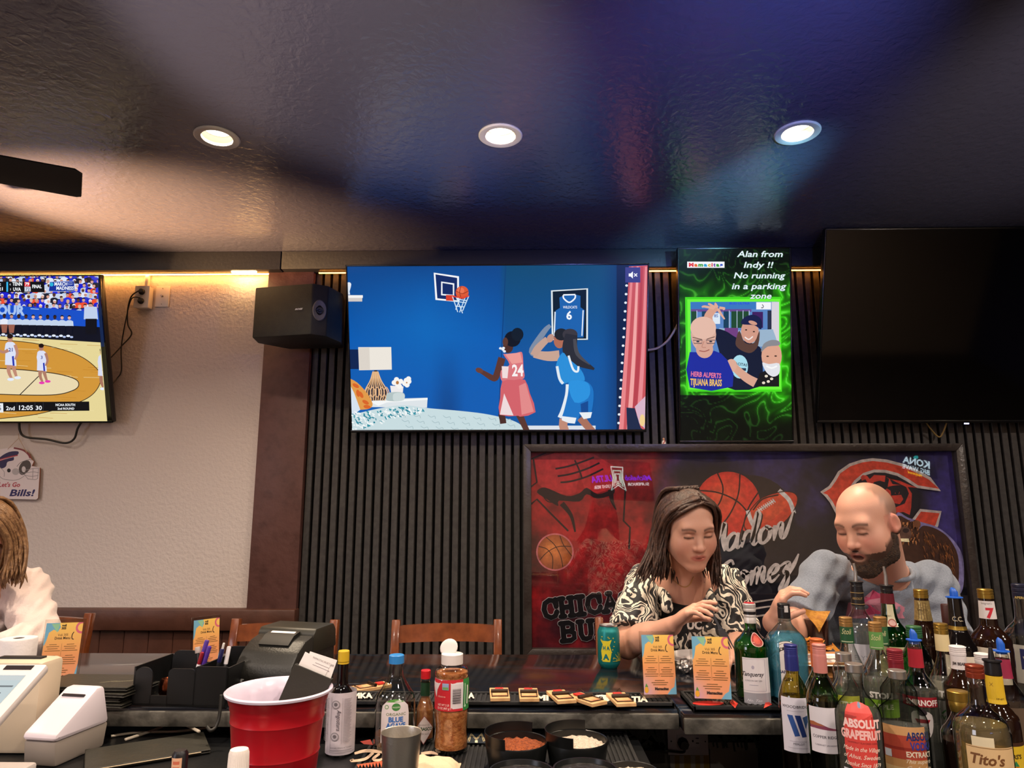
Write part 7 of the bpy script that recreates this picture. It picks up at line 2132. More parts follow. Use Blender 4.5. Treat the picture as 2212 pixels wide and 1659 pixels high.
# ================================================================ people: signed-distance sculpting
from mathutils.bvhtree import BVHTree
class Sculpt:
    def __init__(s, lo, hi, h):
        s.h = h
        s.o = np.array(lo, float)
        n = np.ceil((np.array(hi, float) - s.o) / h).astype(int) + 1
        s.F = np.full(n, 0.2, np.float32)
        s.ax = [(s.o[i] + h * np.arange(n[i])).astype(np.float32) for i in range(3)]
    def _blk(s, lo, hi, pad):
        sl = []
        for i in range(3):
            a = int(max(0, math.floor((lo[i] - pad - s.o[i]) / s.h)))
            b = int(min(s.F.shape[i], math.ceil((hi[i] + pad - s.o[i]) / s.h) + 1))
            if b - a < 2:
                return None
            sl.append(slice(a, b))
        return tuple(sl)
    def _mix(s, sl, d, k, sub=False):
        a = s.F[sl]
        if sub:
            d = -d
            if k > 0:
                t = np.clip(0.5 - 0.5 * (d - a) / -k * -1, 0, 1)
                t = np.clip(0.5 + 0.5 * (d - a) / k, 0, 1)
                s.F[sl] = a * (1 - t) + d * t + k * t * (1 - t)
            else:
                s.F[sl] = np.maximum(a, d)
        elif k > 0:
            t = np.clip(0.5 + 0.5 * (d - a) / k, 0, 1)
            s.F[sl] = d * (1 - t) + a * t - k * t * (1 - t)
        else:
            s.F[sl] = np.minimum(a, d)
    def pts(s, sl):
        return np.meshgrid(s.ax[0][sl[0]], s.ax[1][sl[1]], s.ax[2][sl[2]], indexing='ij')
    def cone(s, a, b, ra, rb, k=0.02, sub=False):
        a, b = np.array(a, float), np.array(b, float)
        r = max(ra, rb)
        sl = s._blk(np.minimum(a, b) - r, np.maximum(a, b) + r, 0.03 + k)
        if sl is None:
            return s
        X, Y, Z_ = s.pts(sl)
        v = b - a
        L2 = max(float(v @ v), 1e-9)
        t = np.clip(((X - a[0]) * v[0] + (Y - a[1]) * v[1] + (Z_ - a[2]) * v[2]) / L2, 0, 1)
        d = np.sqrt((X - a[0] - t * v[0]) ** 2 + (Y - a[1] - t * v[1]) ** 2 + (Z_ - a[2] - t * v[2]) ** 2) - (ra + (rb - ra) * t)
        s._mix(sl, d.astype(np.float32), k, sub)
        return s
    def ell(s, c, rad, k=0.02, Rm=None, sub=False):
        c = np.array(c, float)
        m = max(rad)
        sl = s._blk(c - m, c + m, 0.03 + k)
        if sl is None:
            return s
        X, Y, Z_ = s.pts(sl)
        p = np.stack([X - c[0], Y - c[1], Z_ - c[2]], -1)
        if Rm is not None:
            p = p @ np.array(Rm)
        q = p / np.array(rad)
        k0 = np.linalg.norm(q, axis=-1)
        k1 = np.linalg.norm(q / np.array(rad), axis=-1) + 1e-9
        s._mix(sl, (k0 * (k0 - 1) / k1).astype(np.float32), k, sub)
        return s
    def cut(s, co, no):
        """remove everything on the side the normal points to"""
        X, Y, Z_ = s.pts((slice(None),) * 3)
        s.F = np.maximum(s.F, ((X - co[0]) * no[0] + (Y - co[1]) * no[1] + (Z_ - co[2]) * no[2]).astype(np.float32))
        return s
    def ripple(s, fn):
        X, Y, Z_ = s.pts((slice(None),) * 3)
        s.F = s.F + fn(X, Y, Z_).astype(np.float32)
        return s
    def mesh(s, name, root, mats, colour=None, smooth=180):
        F, h = s.F, s.h
        S = F < 0
        S[0], S[-1] = False, False
        S[:, 0], S[:, -1] = False, False
        S[:, :, 0], S[:, :, -1] = False, False
        F = np.where(S, F, np.maximum(F, 1e-5))
        cnt = np.zeros(np.array(F.shape) - 1, np.uint8)
        cs = [(i, j, k) for i in (0, 1) for j in (0, 1) for k in (0, 1)]
        sh = [slice(0, -1), slice(1, None)]
        for i, j, k in cs:
            cnt += S[sh[i], sh[j], sh[k]]
        act = np.argwhere((cnt > 0) & (cnt < 8))
        idx = np.full(cnt.shape, -1, np.int64)
        idx[tuple(act.T)] = np.arange(len(act))
        val = {c: F[act[:, 0] + c[0], act[:, 1] + c[1], act[:, 2] + c[2]] for c in cs}
        acc, num = np.zeros((len(act), 3)), np.zeros(len(act))
        for c in cs:
            for ax in range(3):
                if c[ax] == 0:
                    e = list(c)
                    e[ax] = 1
                    f0, f1 = val[c], val[tuple(e)]
                    m = (f0 < 0) != (f1 < 0)
                    t = np.where(m, f0 / np.where(m, f0 - f1, 1), 0)
                    p = np.tile(np.array(c, float), (len(act), 1))
                    p[:, ax] += t
                    acc[m] += p[m]
                    num[m] += 1
        V = (act + acc / np.maximum(num, 1)[:, None]) * h + s.o
        faces = []
        for ax in range(3):
            sa = [slice(None)] * 3
            sb = [slice(None)] * 3
            sa[ax], sb[ax] = slice(0, -1), slice(1, None)
            A, Bq = S[tuple(sa)], S[tuple(sb)]
            for e, flip in ((np.argwhere(A & ~Bq), False), (np.argwhere(~A & Bq), True)):
                u, v = [(1, 2), (2, 0), (0, 1)][ax]
                def cell(du, dv):
                    q = e.copy()
                    q[:, u] -= du
                    q[:, v] -= dv
                    return idx[tuple(q.T)]
                f = np.stack([cell(1, 1), cell(0, 1), cell(0, 0), cell(1, 0)], 1)
                faces.append(f[:, ::-1] if flip else f)
        Fc = np.concatenate(faces)
        Fc = Fc[(Fc >= 0).all(1)]
        ro = np.array(root.matrix_world.translation if False else root.location)
        me = bpy.data.meshes.new(name)
        me.vertices.add(len(V))
        me.vertices.foreach_set('co', (V - ro).astype(np.float32).ravel())
        me.loops.add(len(Fc) * 4)
        me.loops.foreach_set('vertex_index', Fc.astype(np.int32).ravel())
        me.polygons.add(len(Fc))
        me.polygons.foreach_set('loop_start', np.arange(0, len(Fc) * 4, 4, dtype=np.int32))
        me.update(calc_edges=True)
        if colour is not None:
            C = np.ones((len(V), 4), np.float32)
            C[:, :3] = colour(V)
            at = me.color_attributes.new('Col', 'FLOAT_COLOR', 'POINT')
            at.data.foreach_set('color', C.ravel())
        return link_mesh(name, me, mats, root, smooth)
def frame(fwd, roll=0.0):
    """head axes as columns: x = towards its left ear (screen right when facing us), y = forward, z = up"""
    f = np.array(fwd, float)
    f /= np.linalg.norm(f)
    x = np.cross(np.array((0, 0, 1.0)), f)
    x = -x / np.linalg.norm(x)
    x = -x
    z = np.cross(f, x) * -1
    if z[2] < 0:
        z = -z
    c_, s_ = math.cos(R(roll)), math.sin(R(roll))
    x2, z2_ = x * c_ + z * s_, z * c_ - x * s_
    return np.stack([x2, f, z2_], 1)
class Head:
    def __init__(s, c, fwd, roll=0.0, sc=1.0, male=False):
        s.c, s.M, s.s, s.male = np.array(c, float), frame(fwd, roll), sc, male
    def w(s, x, y, z):
        return s.c + s.M @ (np.array((x, y, z), float) * s.s)
    def loc(s, V):
        return ((V - s.c) @ s.M) / s.s
    def sculpt(s, S, mouth_open=0.0):
        k = s.s
        E = lambda c, r, kk=0.02, sub=False: S.ell(s.w(*c), [q * k for q in r], kk * k, s.M, sub)
        Cn = lambda a, b, ra, rb, kk=0.02, sub=False: S.cone(s.w(*a), s.w(*b), ra * k, rb * k, kk * k, sub)
        m = s.male
        E((0, -0.014, 0.036), (0.075, 0.097, 0.084), 0.01)
        E((0, 0.030, -0.030), (0.060 if m else 0.055, 0.058, 0.078), 0.03)
        for x in (-1, 1):
            Cn((x * (0.054 if m else 0.051), 0.004, -0.060), (x * 0.015, 0.062, -0.100), 0.022, 0.018, 0.03)
            E((x * 0.041, 0.050, -0.034), (0.027, 0.028, 0.030), 0.04)
        E((0, 0.068, -0.099), (0.019, 0.016, 0.014), 0.02)
        Cn((-0.036, 0.073, 0.026), (0.036, 0.073, 0.026), 0.012, 0.012, 0.03)
        for x in (-1, 1):
            E((x * 0.032, 0.094, 0.006), (0.019, 0.014, 0.011), 0.012, True)
            E((x * 0.031, 0.0715, 0.004), (0.0155, 0.0145, 0.0125), 0.003)
            E((x * 0.031, 0.0865, 0.0005), (0.0135, 0.004, 0.0012), 0.001, True)
        Cn((0, 0.080, 0.018), (0, 0.101, -0.026), 0.0075, 0.0115, 0.012)
        E((0, 0.105, -0.030), (0.0115, 0.011, 0.0105), 0.006)
        for x in (-1, 1):
            E((x * 0.0125, 0.093, -0.033), (0.0075, 0.010, 0.0075), 0.005)
            E((x * 0.0065, 0.100, -0.040), (0.0035, 0.005, 0.003), 0.002, True)
        E((0, 0.076, -0.064), (0.028, 0.016, 0.020), 0.02)
        Cn((-0.022, 0.0815, -0.0620), (0, 0.0915, -0.0590), 0.0036, 0.0052, 0.006)
        Cn((0.022, 0.0815, -0.0620), (0, 0.0915, -0.0590), 0.0036, 0.0052, 0.006)
        Cn((-0.014, 0.0845, -0.0695 - mouth_open * 0.6), (0.014, 0.0845, -0.0695 - mouth_open * 0.6), 0.0055, 0.0055, 0.006)
        if mouth_open:
            E((0, 0.088, -0.066 - mouth_open * 0.3), (0.016, 0.016, 0.003 + mouth_open * 0.5), 0.003, True)
        else:
            E((0, 0.0935, -0.0648), (0.023, 0.008, 0.0014), 0.0012, True)
        for x in (-1, 1):
            rr = np.array(s.M) @ np.array([[math.cos(x * 0.35), -math.sin(x * 0.35), 0], [math.sin(x * 0.35), math.cos(x * 0.35), 0], [0, 0, 1]])
            S.ell(s.w(x * 0.078, -0.012, -0.004), [0.009 * k, 0.019 * k, 0.031 * k], 0.006 * k, rr)
            S.ell(s.w(x * 0.086, -0.009, 0.000), [0.006 * k, 0.011 * k, 0.019 * k], 0.004 * k, rr, True)
    def paint(s, V, skin, lip, brow, lash, hair=None, blush=0.10):
        q = s.loc(V)
        C = np.tile(np.array(lin(skin)), (len(V), 1))
        x, y, z = np.abs(q[:, 0]), q[:, 1], q[:, 2]
        near = (np.linalg.norm(q, axis=1) < 0.17)
        def put(mask, col, a=1.0):
            w = (np.clip(mask, 0, 1) * near * a)[:, None]
            C[:] = C * (1 - w) + np.array(lin(col)) * w
        put(np.exp(-((x - 0.042) ** 2 + (z + 0.03) ** 2) / 0.0006) * (y > 0.03), '#c05a50', blush * 2)
        put(np.exp(-(q[:, 0] ** 2 + (z + 0.034) ** 2) / 0.00012) * (y > 0.09), '#c05a50', blush * 2)
        put((np.exp(-(x - 0.078) ** 2 / 0.0001)) * (y < 0.02) * (z < 0.03) * (z > -0.04) * (x > 0.066), '#c05048', blush * 2.5)
        put(1 - np.clip((np.sqrt((q[:, 0] / 0.0250) ** 2 + ((z + 0.0645) / 0.0105) ** 2) - 0.85) / 0.3, 0, 1) * 1.0, lip, 0.8) if True else None
        by = 0.030 - 14 * (x - 0.032) ** 2 + 0.05 * (0.032 - x) * -1
        put(np.exp(-((z - by) / 0.0042) ** 2) * (x > 0.013) * (x < 0.053) * (y > 0.05), brow, 0.85)
        put(np.exp(-((z + 0.001 - 6 * (x - 0.031) ** 2) / 0.0034) ** 2) * (np.abs(x - 0.031) < 0.0155) * (y > 0.065), lash, 0.9)
        if hair is not None:
            hair(q, put)
        return C
def hand(S, wrist, fdir, pnorm, curls, sc=1.0, thumb=(0.5, 0.5), side=1, spread=0.06):
    """palm and five fingers; fdir along the fingers, pnorm out of the palm; curls = bend per finger (radians at each joint)"""
    w = np.array(wrist, float)
    f = np.array(fdir, float) / np.linalg.norm(fdir)
    n = np.array(pnorm, float)
    n = n - f * (n @ f)
    n /= np.linalg.norm(n)
    a = np.cross(f, n) * side                       # towards the thumb
    tips = []
    for i, o in enumerate((0.030, 0.010, -0.010, -0.028)):
        S.cone(w + a * o * 0.5 * sc, w + f * 0.080 * sc + a * o * sc, 0.017 * sc, 0.0125 * sc, 0.012)
    S.ell(w + f * 0.045 * sc, (0.03 * sc, 0.03 * sc, 0.016 * sc), 0.015, np.stack([a, f, n], 1))
    for i, (o, L_) in enumerate(((0.030, 0.074), (0.010, 0.082), (-0.010, 0.076), (-0.028, 0.060))):
        p = w + f * 0.083 * sc + a * o * sc
        ang = 0.0
        r = (0.0092, 0.0094, 0.009, 0.008)[i] * sc
        sp = spread * (1 - i)
        d0 = f * math.cos(sp) + a * math.sin(sp)
        for j, q in enumerate((0.46, 0.30, 0.24)):
            ang += curls[i] * (0.8, 1.0, 0.7)[j]
            d = d0 * math.cos(ang) + n * math.sin(ang)
            e = p + d * L_ * q * sc
            S.cone(p, e, r, r * 0.9, 0.003)
            p, r = e, r * 0.9
        tips.append((p, d))
    p = w + f * 0.018 * sc + a * 0.020 * sc
    d = a * 0.75 + f * 0.55 + n * thumb[0]
    d /= np.linalg.norm(d)
    e = p + d * 0.042 * sc
    S.cone(p, e, 0.016 * sc, 0.011 * sc, 0.010)
    d2 = f * 0.85 + a * 0.1 + n * thumb[1]
    d2 /= np.linalg.norm(d2)
    e2 = e + d2 * 0.030 * sc
    S.cone(e, e2, 0.0108 * sc, 0.010 * sc, 0.003)
    d3 = d2 * 0.9 + n * 0.25 - a * 0.2
    e3 = e2 + d3 / np.linalg.norm(d3) * 0.024 * sc
    S.cone(e2, e3, 0.010 * sc, 0.0085 * sc, 0.003)
    tips.append((e3, d3))
    return tips
def legs(root, hip, mat, spread=0.11, ky=2.40):
    S = Sculpt((hip[0] - 0.34, 2.24, 0.20), (hip[0] + 0.34, 2.95, 1.04), 0.008)
    for s_ in (-1, 1):
        h, k_, f = np.array((hip[0] + s_ * 0.085, hip[1], hip[2])), np.array((hip[0] + s_ * spread, ky, 0.845)), np.array((hip[0] + s_ * spread, ky + 0.09, 0.40))
        S.cone(h, k_, 0.088, 0.062, 0.03).cone(k_, f, 0.060, 0.045, 0.02)
        S.cone(f + np.array((0, 0, -0.04)), f + np.array((0, -0.10, -0.055)), 0.038, 0.034, 0.02)
    S.ell((hip[0], hip[1] + 0.02, hip[2] + 0.03), (0.165, 0.125, 0.115), 0.05)
    S.F = np.maximum(S.F, 0.7805 - S.pts((slice(None),) * 3)[2]) if False else S.F
    return S.mesh('trousers', root, mat)
def on_surface(objs, lift=0.0015):
    """put photo pixels on the nearest cloth or skin met from the lens side"""
    trees = []
    for o in objs:
        me = o.data
        ofs = o.parent.location
        v = [tuple(p.co + ofs) for p in me.vertices]
        trees.append(BVHTree.FromPolygons(v, [tuple(p.vertices) for p in me.polygons]))
    org = Vector((0, 0, CAMZ))
    def f(px, py, h=0.0, back=2.4):
        d = ray(px, py).normalized()
        best = None
        for t_ in trees:
            hit = t_.ray_cast(org, d)
            if hit[0] is not None and (best is None or hit[3] < best):
                best = hit[3]
        return org + d * ((best if best is not None else back) - lift - h)
    return f
def projected(pic, root, name, surf, mat, x0, y0, x1, y1, cols=14):
    mp = lambda u, v, h: surf(x0 + (x1 - x0) * u, y0 + (y1 - y0) * v, h) - root.location
    return pic.build(name, mp, mat, root, cols=cols)
m_skin = VC('skin', 0, 0.48, 0.4, sss=0.12, bump=(260, 0.05))
nn_ = lambda X, Y, Z_, f, ph: np.sin(X * f + ph) * np.sin(Y * f * 0.8 + 1.3 * ph) * np.sin(Z_ * f * 1.1 + 0.7 * ph)
def locks(b, H, n, start, path, r0, seed, jit=0.006, seg=9):
    U = Head(H.c, (H.M[0, 1], H.M[1, 1], 0.0), 0, H.s)      # the same head held upright: hanging hair follows gravity
    """tapering locks of hair; start(t) and path(t) give head-space points for t in 0..1"""
    r_ = random.Random(seed)
    for i in range(n):
        t_ = (i + r_.random()) / n
        j = Vector((r_.uniform(-1, 1), r_.uniform(-1, 1), r_.uniform(-1, 1))) * jit
        ph, am = r_.uniform(0, 6.28), r_.uniform(0.002, 0.006)
        cp = path(t_)
        pts = spline([tuple(H.w(*c)) for c in cp[:2]] + [tuple(0.5 * H.w(*cp[2]) + 0.5 * U.w(*cp[2]))] + [tuple(U.w(*c)) for c in cp[3:]], 4)
        L_ = len(pts)
        cut = r_.uniform(0.86, 1.0)
        out = []
        for k, p in enumerate(pts):
            f = k / (L_ - 1)
            q = Vector(p) * 1.0 + j * (0.4 + f * 1.6) + Vector((math.sin(ph + f * 9) * am * f * 2, math.cos(ph + f * 8) * am * f * 2, 0))
            if f <= cut:
                out.append(q - b.off)
        m = len(out)
        b.tube(out, [r0 * (0.55 + 0.75 * math.sin(math.pi * min(1, 0.25 + 0.75 * k / m)) if k < m - 1 else 0.2) for k in range(m)], 5, flat=0.6)

# ---------------------------------------------------------------- person in the patterned shirt
rootw = thing('person', 'person with long brown hair and black and white leaf patterned shirt, holding a fork', 'person', (WX, 2.68, 0.78))
fw_ = np.array((0.13, -0.93, -0.34))
Hw = Head((0, 0, 0), fw_, 3, 0.965)
Hw.c = np.array(P(1509, 1157, 2.14)) - Hw.M @ (np.array((0, 0.082, 0.006)) * Hw.s)
nk = np.array(P(1478, 1262, 2.36))
shR, shL = np.array(P(1392, 1262, 2.43)), np.array(P(1566, 1262, 2.43))
elR, wrR = np.array(P(1356, 1392, 2.27)), np.array(P(1452, 1352, 2.13))
elL, wrL = np.array(P(1602, 1392, 2.36)), np.array(P(1580, 1408, 2.18))
ch = np.array(P(1478, 1345, 2.49))
S = Sculpt((nk[0] - 0.34, 1.98, 0.98), (nk[0] + 0.36, 2.72, 1.66), 0.0034)
Hw.sculpt(S)
S.cone(Hw.w(0, -0.028, -0.05), nk + np.array((0, 0.01, -0.01)), 0.048, 0.052, 0.025)
S.cone(nk, shR, 0.045, 0.042, 0.05).cone(nk, shL, 0.045, 0.042, 0.05)
S.cone(nk + np.array((0, 0.05, -0.05)), ch, 0.070, 0.100, 0.06)
for a_, b_, c_ in ((shR, elR, wrR), (shL, elL, wrL)):
    S.cone(a_, b_, 0.050, 0.041, 0.02).cone(b_, c_, 0.041, 0.027, 0.015)
    S.cone(b_ * 0.65 + c_ * 0.35, b_ * 0.5 + c_ * 0.5, 0.043, 0.038, 0.02)
kR = np.array(P(1500, 1312, 2.07))
tipsW = hand(S, wrR + (kR - wrR) * 0.12, kR - wrR, np.array((0.55, -0.15, -0.8)), (0.30, 0.42, 0.5, 0.55), 0.90, (0.75, 0.5), side=1)
hand(S, wrL, np.array((-0.55, -0.75, -0.08)), np.array((0, 0.1, -1)), (0.35, 0.4, 0.45, 0.5), 0.88, (0.3, 0.3), side=-1)
bw = S.mesh('body', rootw, m_skin, lambda V: Hw.paint(V, '#c8957f', '#a8564e', '#4a3028', '#2a1a18'))
# black shirt underneath, then the open patterned shirt
S = Sculpt((nk[0] - 0.24, 2.24, 0.98), (nk[0] + 0.24, 2.74, 1.40), 0.005)
S.cone(nk + np.array((0, 0.05, -0.06)), ch, 0.094, 0.116, 0.05).cone(ch, np.array((WX, 2.62, 0.98)), 0.118, 0.135, 0.05)
S.ell(np.array(P(1482, 1248, 2.34)), (0.058, 0.12, 0.062), 0.01, None, True)
tee = S.mesh('undershirt', rootw, M('black_cotton', '#0f0e11', 0.85, bump=(150, 0.1)))
S = Sculpt((nk[0] - 0.36, 2.12, 0.96), (nk[0] + 0.38, 2.84, 1.46), 0.0045)
S.cone(nk + np.array((-0.075, 0.07, -0.035)), ch + np.array((-0.05, 0.02, 0)), 0.064, 0.098, 0.04).cone(nk + np.array((0.075, 0.07, -0.035)), ch + np.array((0.05, 0.02, 0)), 0.064, 0.098, 0.04)
S.cone(nk + np.array((-0.03, 0.075, -0.02)), shR + np.array((0.01, 0.01, -0.005)), 0.045, 0.060, 0.05).cone(nk + np.array((0.03, 0.075, -0.02)), shL + np.array((-0.01, 0.01, -0.005)), 0.045, 0.060, 0.05)
S.cone(ch, np.array((WX, 2.63, 0.96)), 0.140, 0.155, 0.06)
for a_, b_ in ((shR, elR), (shL, elL)):
    e_ = a_ + (b_ - a_) * 0.93
    S.cone(a_, e_, 0.062, 0.072, 0.03)
X, Y, Z_ = S.pts((slice(None),) * 3)
S.F += (0.0045 * np.sin(X * 70 + Z_ * 40) * np.sin(Z_ * 55 - Y * 30 + 1) + 0.003 * np.sin(X * 130 - Z_ * 90)).astype(np.float32)
# sleeve hems
for a_, b_ in ((shR, elR), (shL, elL)):
    n_ = (b_ - a_) / np.linalg.norm(b_ - a_)
    e_ = a_ + (b_ - a_) * 0.86
    near = ((X - e_[0]) ** 2 + (Y - e_[1]) ** 2 + (Z_ - e_[2]) ** 2) < 0.125 ** 2
    pl = (X - e_[0]) * n_[0] + (Y - e_[1]) * n_[1] + (Z_ - e_[2]) * n_[2]
    S.F = np.where(near & (np.sqrt((X - nk[0]) ** 2) > 0.10), np.maximum(S.F, pl), S.F).astype(np.float32)
# opening down the front
zb0, zt0 = 1.00, nk[2] + 0.03
cx_ = nk[0] + 0.012 + 0.03 * (zt0 - Z_)
wd = 0.012 + 0.042 * np.clip((Z_ - 1.10) / (zt0 - 1.10), 0, 1) ** 1.2
op = np.maximum(np.abs(X - cx_) - wd, Y - (ch[1] - 0.055 + 0.30 * np.clip(1.30 - Z_, -0.3, 0) * 0))
S.F = np.maximum(S.F, -op.astype(np.float32))
S.cone(nk + np.array((0.0, -0.01, 0.05)), nk + np.array((0, 0.0, -0.05)), 0.058, 0.058, 0.004, True)
for s_ in (-1, 1):
    S.cone(nk + np.array((s_ * 0.066, 0.035, 0.022)), nk + np.array((s_ * 0.074 + 0.005, -0.055, -0.065)), 0.016, 0.019, 0.008)
    S.cone(nk + np.array((s_ * 0.066, 0.035, 0.022)), nk + np.array((s_ * 0.02, 0.085, 0.03)), 0.015, 0.014, 0.01)
m_leaf, N, L, bs = nodes_of('leaf_print_cloth')
bs.inputs['Roughness'].default_value = 0.7
bs.inputs['Sheen Weight'].default_value = 0.1
tc = N.new('ShaderNodeTexCoord'); nz = N.new('ShaderNodeTexNoise'); nz.inputs['Scale'].default_value = 9; nz.inputs['Detail'].default_value = 2
mxv = N.new('ShaderNodeMix'); mxv.data_type = 'RGBA'; mxv.blend_type = 'LINEAR_LIGHT'; mxv.inputs[0].default_value = 0.16
vo = N.new('ShaderNodeTexVoronoi'); vo.feature = 'F1'; vo.inputs['Scale'].default_value = 17
mpv = N.new('ShaderNodeMapping'); mpv.inputs['Scale'].default_value = (1, 0.7, 0.55); mpv.inputs['Rotation'].default_value = (0, R(35), 0)
wv = N.new('ShaderNodeTexWave'); wv.inputs['Scale'].default_value = 15; wv.inputs['Distortion'].default_value = 9; wv.inputs['Detail'].default_value = 2; wv.inputs['Detail Scale'].default_value = 1.6
ad = N.new('ShaderNodeMath'); ad.operation = 'MULTIPLY_ADD'; ad.inputs[1].default_value = 0.9
cr = N.new('ShaderNodeValToRGB'); cr.color_ramp.interpolation = 'CONSTANT'
cr.color_ramp.elements[0].color = (*lin('#131216'), 1); cr.color_ramp.elements[1].position = 0.52; cr.color_ramp.elements[1].color = (*lin('#d8cdbc'), 1)
L.new(tc.outputs['Object'], nz.inputs['Vector']); L.new(tc.outputs['Object'], mxv.inputs[6]); L.new(nz.outputs['Color'], mxv.inputs[7])
L.new(mxv.outputs[2], mpv.inputs[0]); L.new(mpv.outputs[0], vo.inputs['Vector']); L.new(mpv.outputs[0], wv.inputs['Vector'])
L.new(wv.outputs['Fac'], ad.inputs[0]); sb = N.new('ShaderNodeMath'); sb.operation = 'SUBTRACT'; sb.inputs[0].default_value = 0.5; L.new(vo.outputs['Distance'], sb.inputs[1]); L.new(sb.outputs[0], ad.inputs[2]); L.new(ad.outputs[0], cr.inputs[0]); L.new(cr.outputs[0], bs.inputs['Base Color'])
shw = S.mesh('shirt', rootw, m_leaf)
sf = on_surface([tee])
p = Pic([(1450, 1330), (1560, 1440)])
p.text('UC', 1500, 1359, 19, '#d8d0cc', w=32, bold=0.05); p.text('AY', 1498, 1386, 19, '#d8d0cc', w=34, bold=0.05)
projected(p, rootw, 'shirt_lettering', sf, VC('print_gloss', 0, 0.35), 1450, 1330, 1560, 1440)
sf = on_surface([bw, tee])
b = B()
b.tube([sf(x, y) - rootw.location for x, y in spline([(1449, 1240), (1456, 1254), (1468, 1264), (1480, 1268), (1490, 1262), (1498, 1246)], 5)], 0.0011, 6)
b.obj('necklace', M('gold_chain', '#c89a58', 0.3, metal=1.0), rootw, 180)
legs(rootw, (WX, 2.69, 0.885), M('dark_denim', '#1c2030', 0.8))
# hair: crown cap and long locks
S = Sculpt(Hw.c - 0.17, Hw.c + 0.17, 0.004)
S.ell(Hw.w(0, -0.018, 0.040), [q * Hw.s for q in (0.0785, 0.1000, 0.0870)], 0.0, Hw.M)
S.ell(Hw.w(0, -0.075, -0.03), [q * Hw.s for q in (0.066, 0.042, 0.09)], 0.04, Hw.M)
X, Y, Z_ = S.pts((slice(None),) * 3)
q = (np.stack([X, Y, Z_], -1) - Hw.c) @ Hw.M / Hw.s
fz = 0.097 - 0.9 * np.clip(np.abs(q[..., 0] - 0.014) - 0.028, 0, 0.06)
fr = np.minimum(q[..., 1] - 0.005 - 0.02 * np.clip((q[..., 2] - 0.02) * 10, 0, 1), (fz - q[..., 2])) * Hw.s
S.F = np.maximum(S.F, fr.astype(np.float32))
S.F += (0.0005 * np.sin(q[..., 0] * 420 + 6 * np.sin(q[..., 1] * 30))).astype(np.float32)
m_hairw = M('hair_brown', '#33211a', 0.5, var=(60, '#4a3024', 0.4, 0.65), bump=(180, 0.3))
S.mesh('hair', rootw, m_hairw)
b = B()
b.off = rootw.location
def pathR(t):   # falls on the screen-left side, over the shoulder
    a = t
    return [(0.01 - 0.02 * a, 0.060 - 0.10 * a, 0.118), (-0.070, 0.040 - 0.10 * a, 0.070), (-0.092, 0.004 - 0.085 * a, -0.02), (-0.096 - 0.03 * a, 0.006 - 0.08 * a, -0.10), (-0.100 - 0.09 * a, 0.012 - 0.05 * a, -0.165 - 0.02 * a)]
def pathL(t):
    a = t
    return [(0.02, 0.060 - 0.10 * a, 0.118), (0.076, 0.040 - 0.10 * a, 0.072), (0.090, 0.000 - 0.08 * a, -0.02), (0.086, 0.000 - 0.06 * a, -0.11), (0.082 + 0.02 * a, 0.020 - 0.05 * a, -0.20)]
def pathF(t):   # front locks swept from the parting down past the temple
    a = t
    return [(0.016 - 0.01 * a, 0.068 - 0.05 * a, 0.108), (-0.040 - 0.02 * a, 0.070 - 0.05 * a, 0.086), (-0.080, 0.030 - 0.03 * a, 0.020), (-0.090, 0.010 - 0.03 * a, -0.07), (-0.104 - 0.03 * a, 0.020, -0.165)]
def pathG(t):
    a = t
    return [(0.016 + 0.01 * a, 0.068 - 0.05 * a, 0.108), (0.052 + 0.02 * a, 0.056 - 0.04 * a, 0.086), (0.080, 0.026 - 0.03 * a, 0.020), (0.084, 0.010 - 0.03 * a, -0.07), (0.080, 0.020, -0.185)]
def pathB(t):
    a = (t - 0.5) * 2
    return [(0.03 * a, -0.02, 0.126), (0.06 * a, -0.09, 0.09), (0.085 * a, -0.115, 0.0), (0.09 * a, -0.10, -0.10), (0.11 * a, -0.085, -0.19)]
locks(b, Hw, 95, None, pathR, 0.0058, 1)
locks(b, Hw, 70, None, pathL, 0.0052, 2)
locks(b, Hw, 60, None, pathB, 0.0065, 3)
locks(b, Hw, 34, None, pathF, 0.0048, 11, 0.004)
locks(b, Hw, 28, None, pathG, 0.0048, 12, 0.004)
b.obj('hair_locks', m_hairw, rootw, 180)
# plastic fork in the hand
f0, f1 = np.array(tipsW[0][0]) * 0.4 + np.array(tipsW[4][0]) * 0.6, np.array(P(1578, 1402, 2.03))
ax = (f1 - f0) / np.linalg.norm(f1 - f0)
h0 = f0 - ax * 0.045
t = thing('plastic_fork', 'black plastic fork held by the person in the patterned shirt', 'fork', tuple(f1))
sd_ = np.cross(ax, np.array((0.3, -1, 0.2))); sd_ /= np.linalg.norm(sd_)
nf = np.cross(ax, sd_)
Lf = np.linalg.norm(f1 - h0)
T = Matrix(((sd_[0], nf[0], ax[0], 0), (sd_[1], nf[1], ax[1], 0), (sd_[2], nf[2], ax[2], 0), (0, 0, 0, 1)))
T = Matrix.Translation(Vector(h0) - Vector(f1)) @ T
m_fork = M('fork_black', '#17161f', 0.35)
B(T).prism([(-0.005, 0), (0.005, 0), (0.004, Lf * 0.55), (0.013, Lf * 0.70), (0.013, Lf * 0.78), (-0.013, Lf * 0.78), (-0.013, Lf * 0.70), (-0.004, Lf * 0.55)], -0.0015, 0.0015, 'y').obj('handle', m_fork, t)
for k in range(4):
    x = -0.0110 + k * 0.00735
    B(T).prism([(x - 0.0022, Lf * 0.775), (x + 0.0022, Lf * 0.775), (x + 0.0008, Lf), (x - 0.0008, Lf)], -0.0012, 0.0012, 'y').obj('tine', m_fork, t)

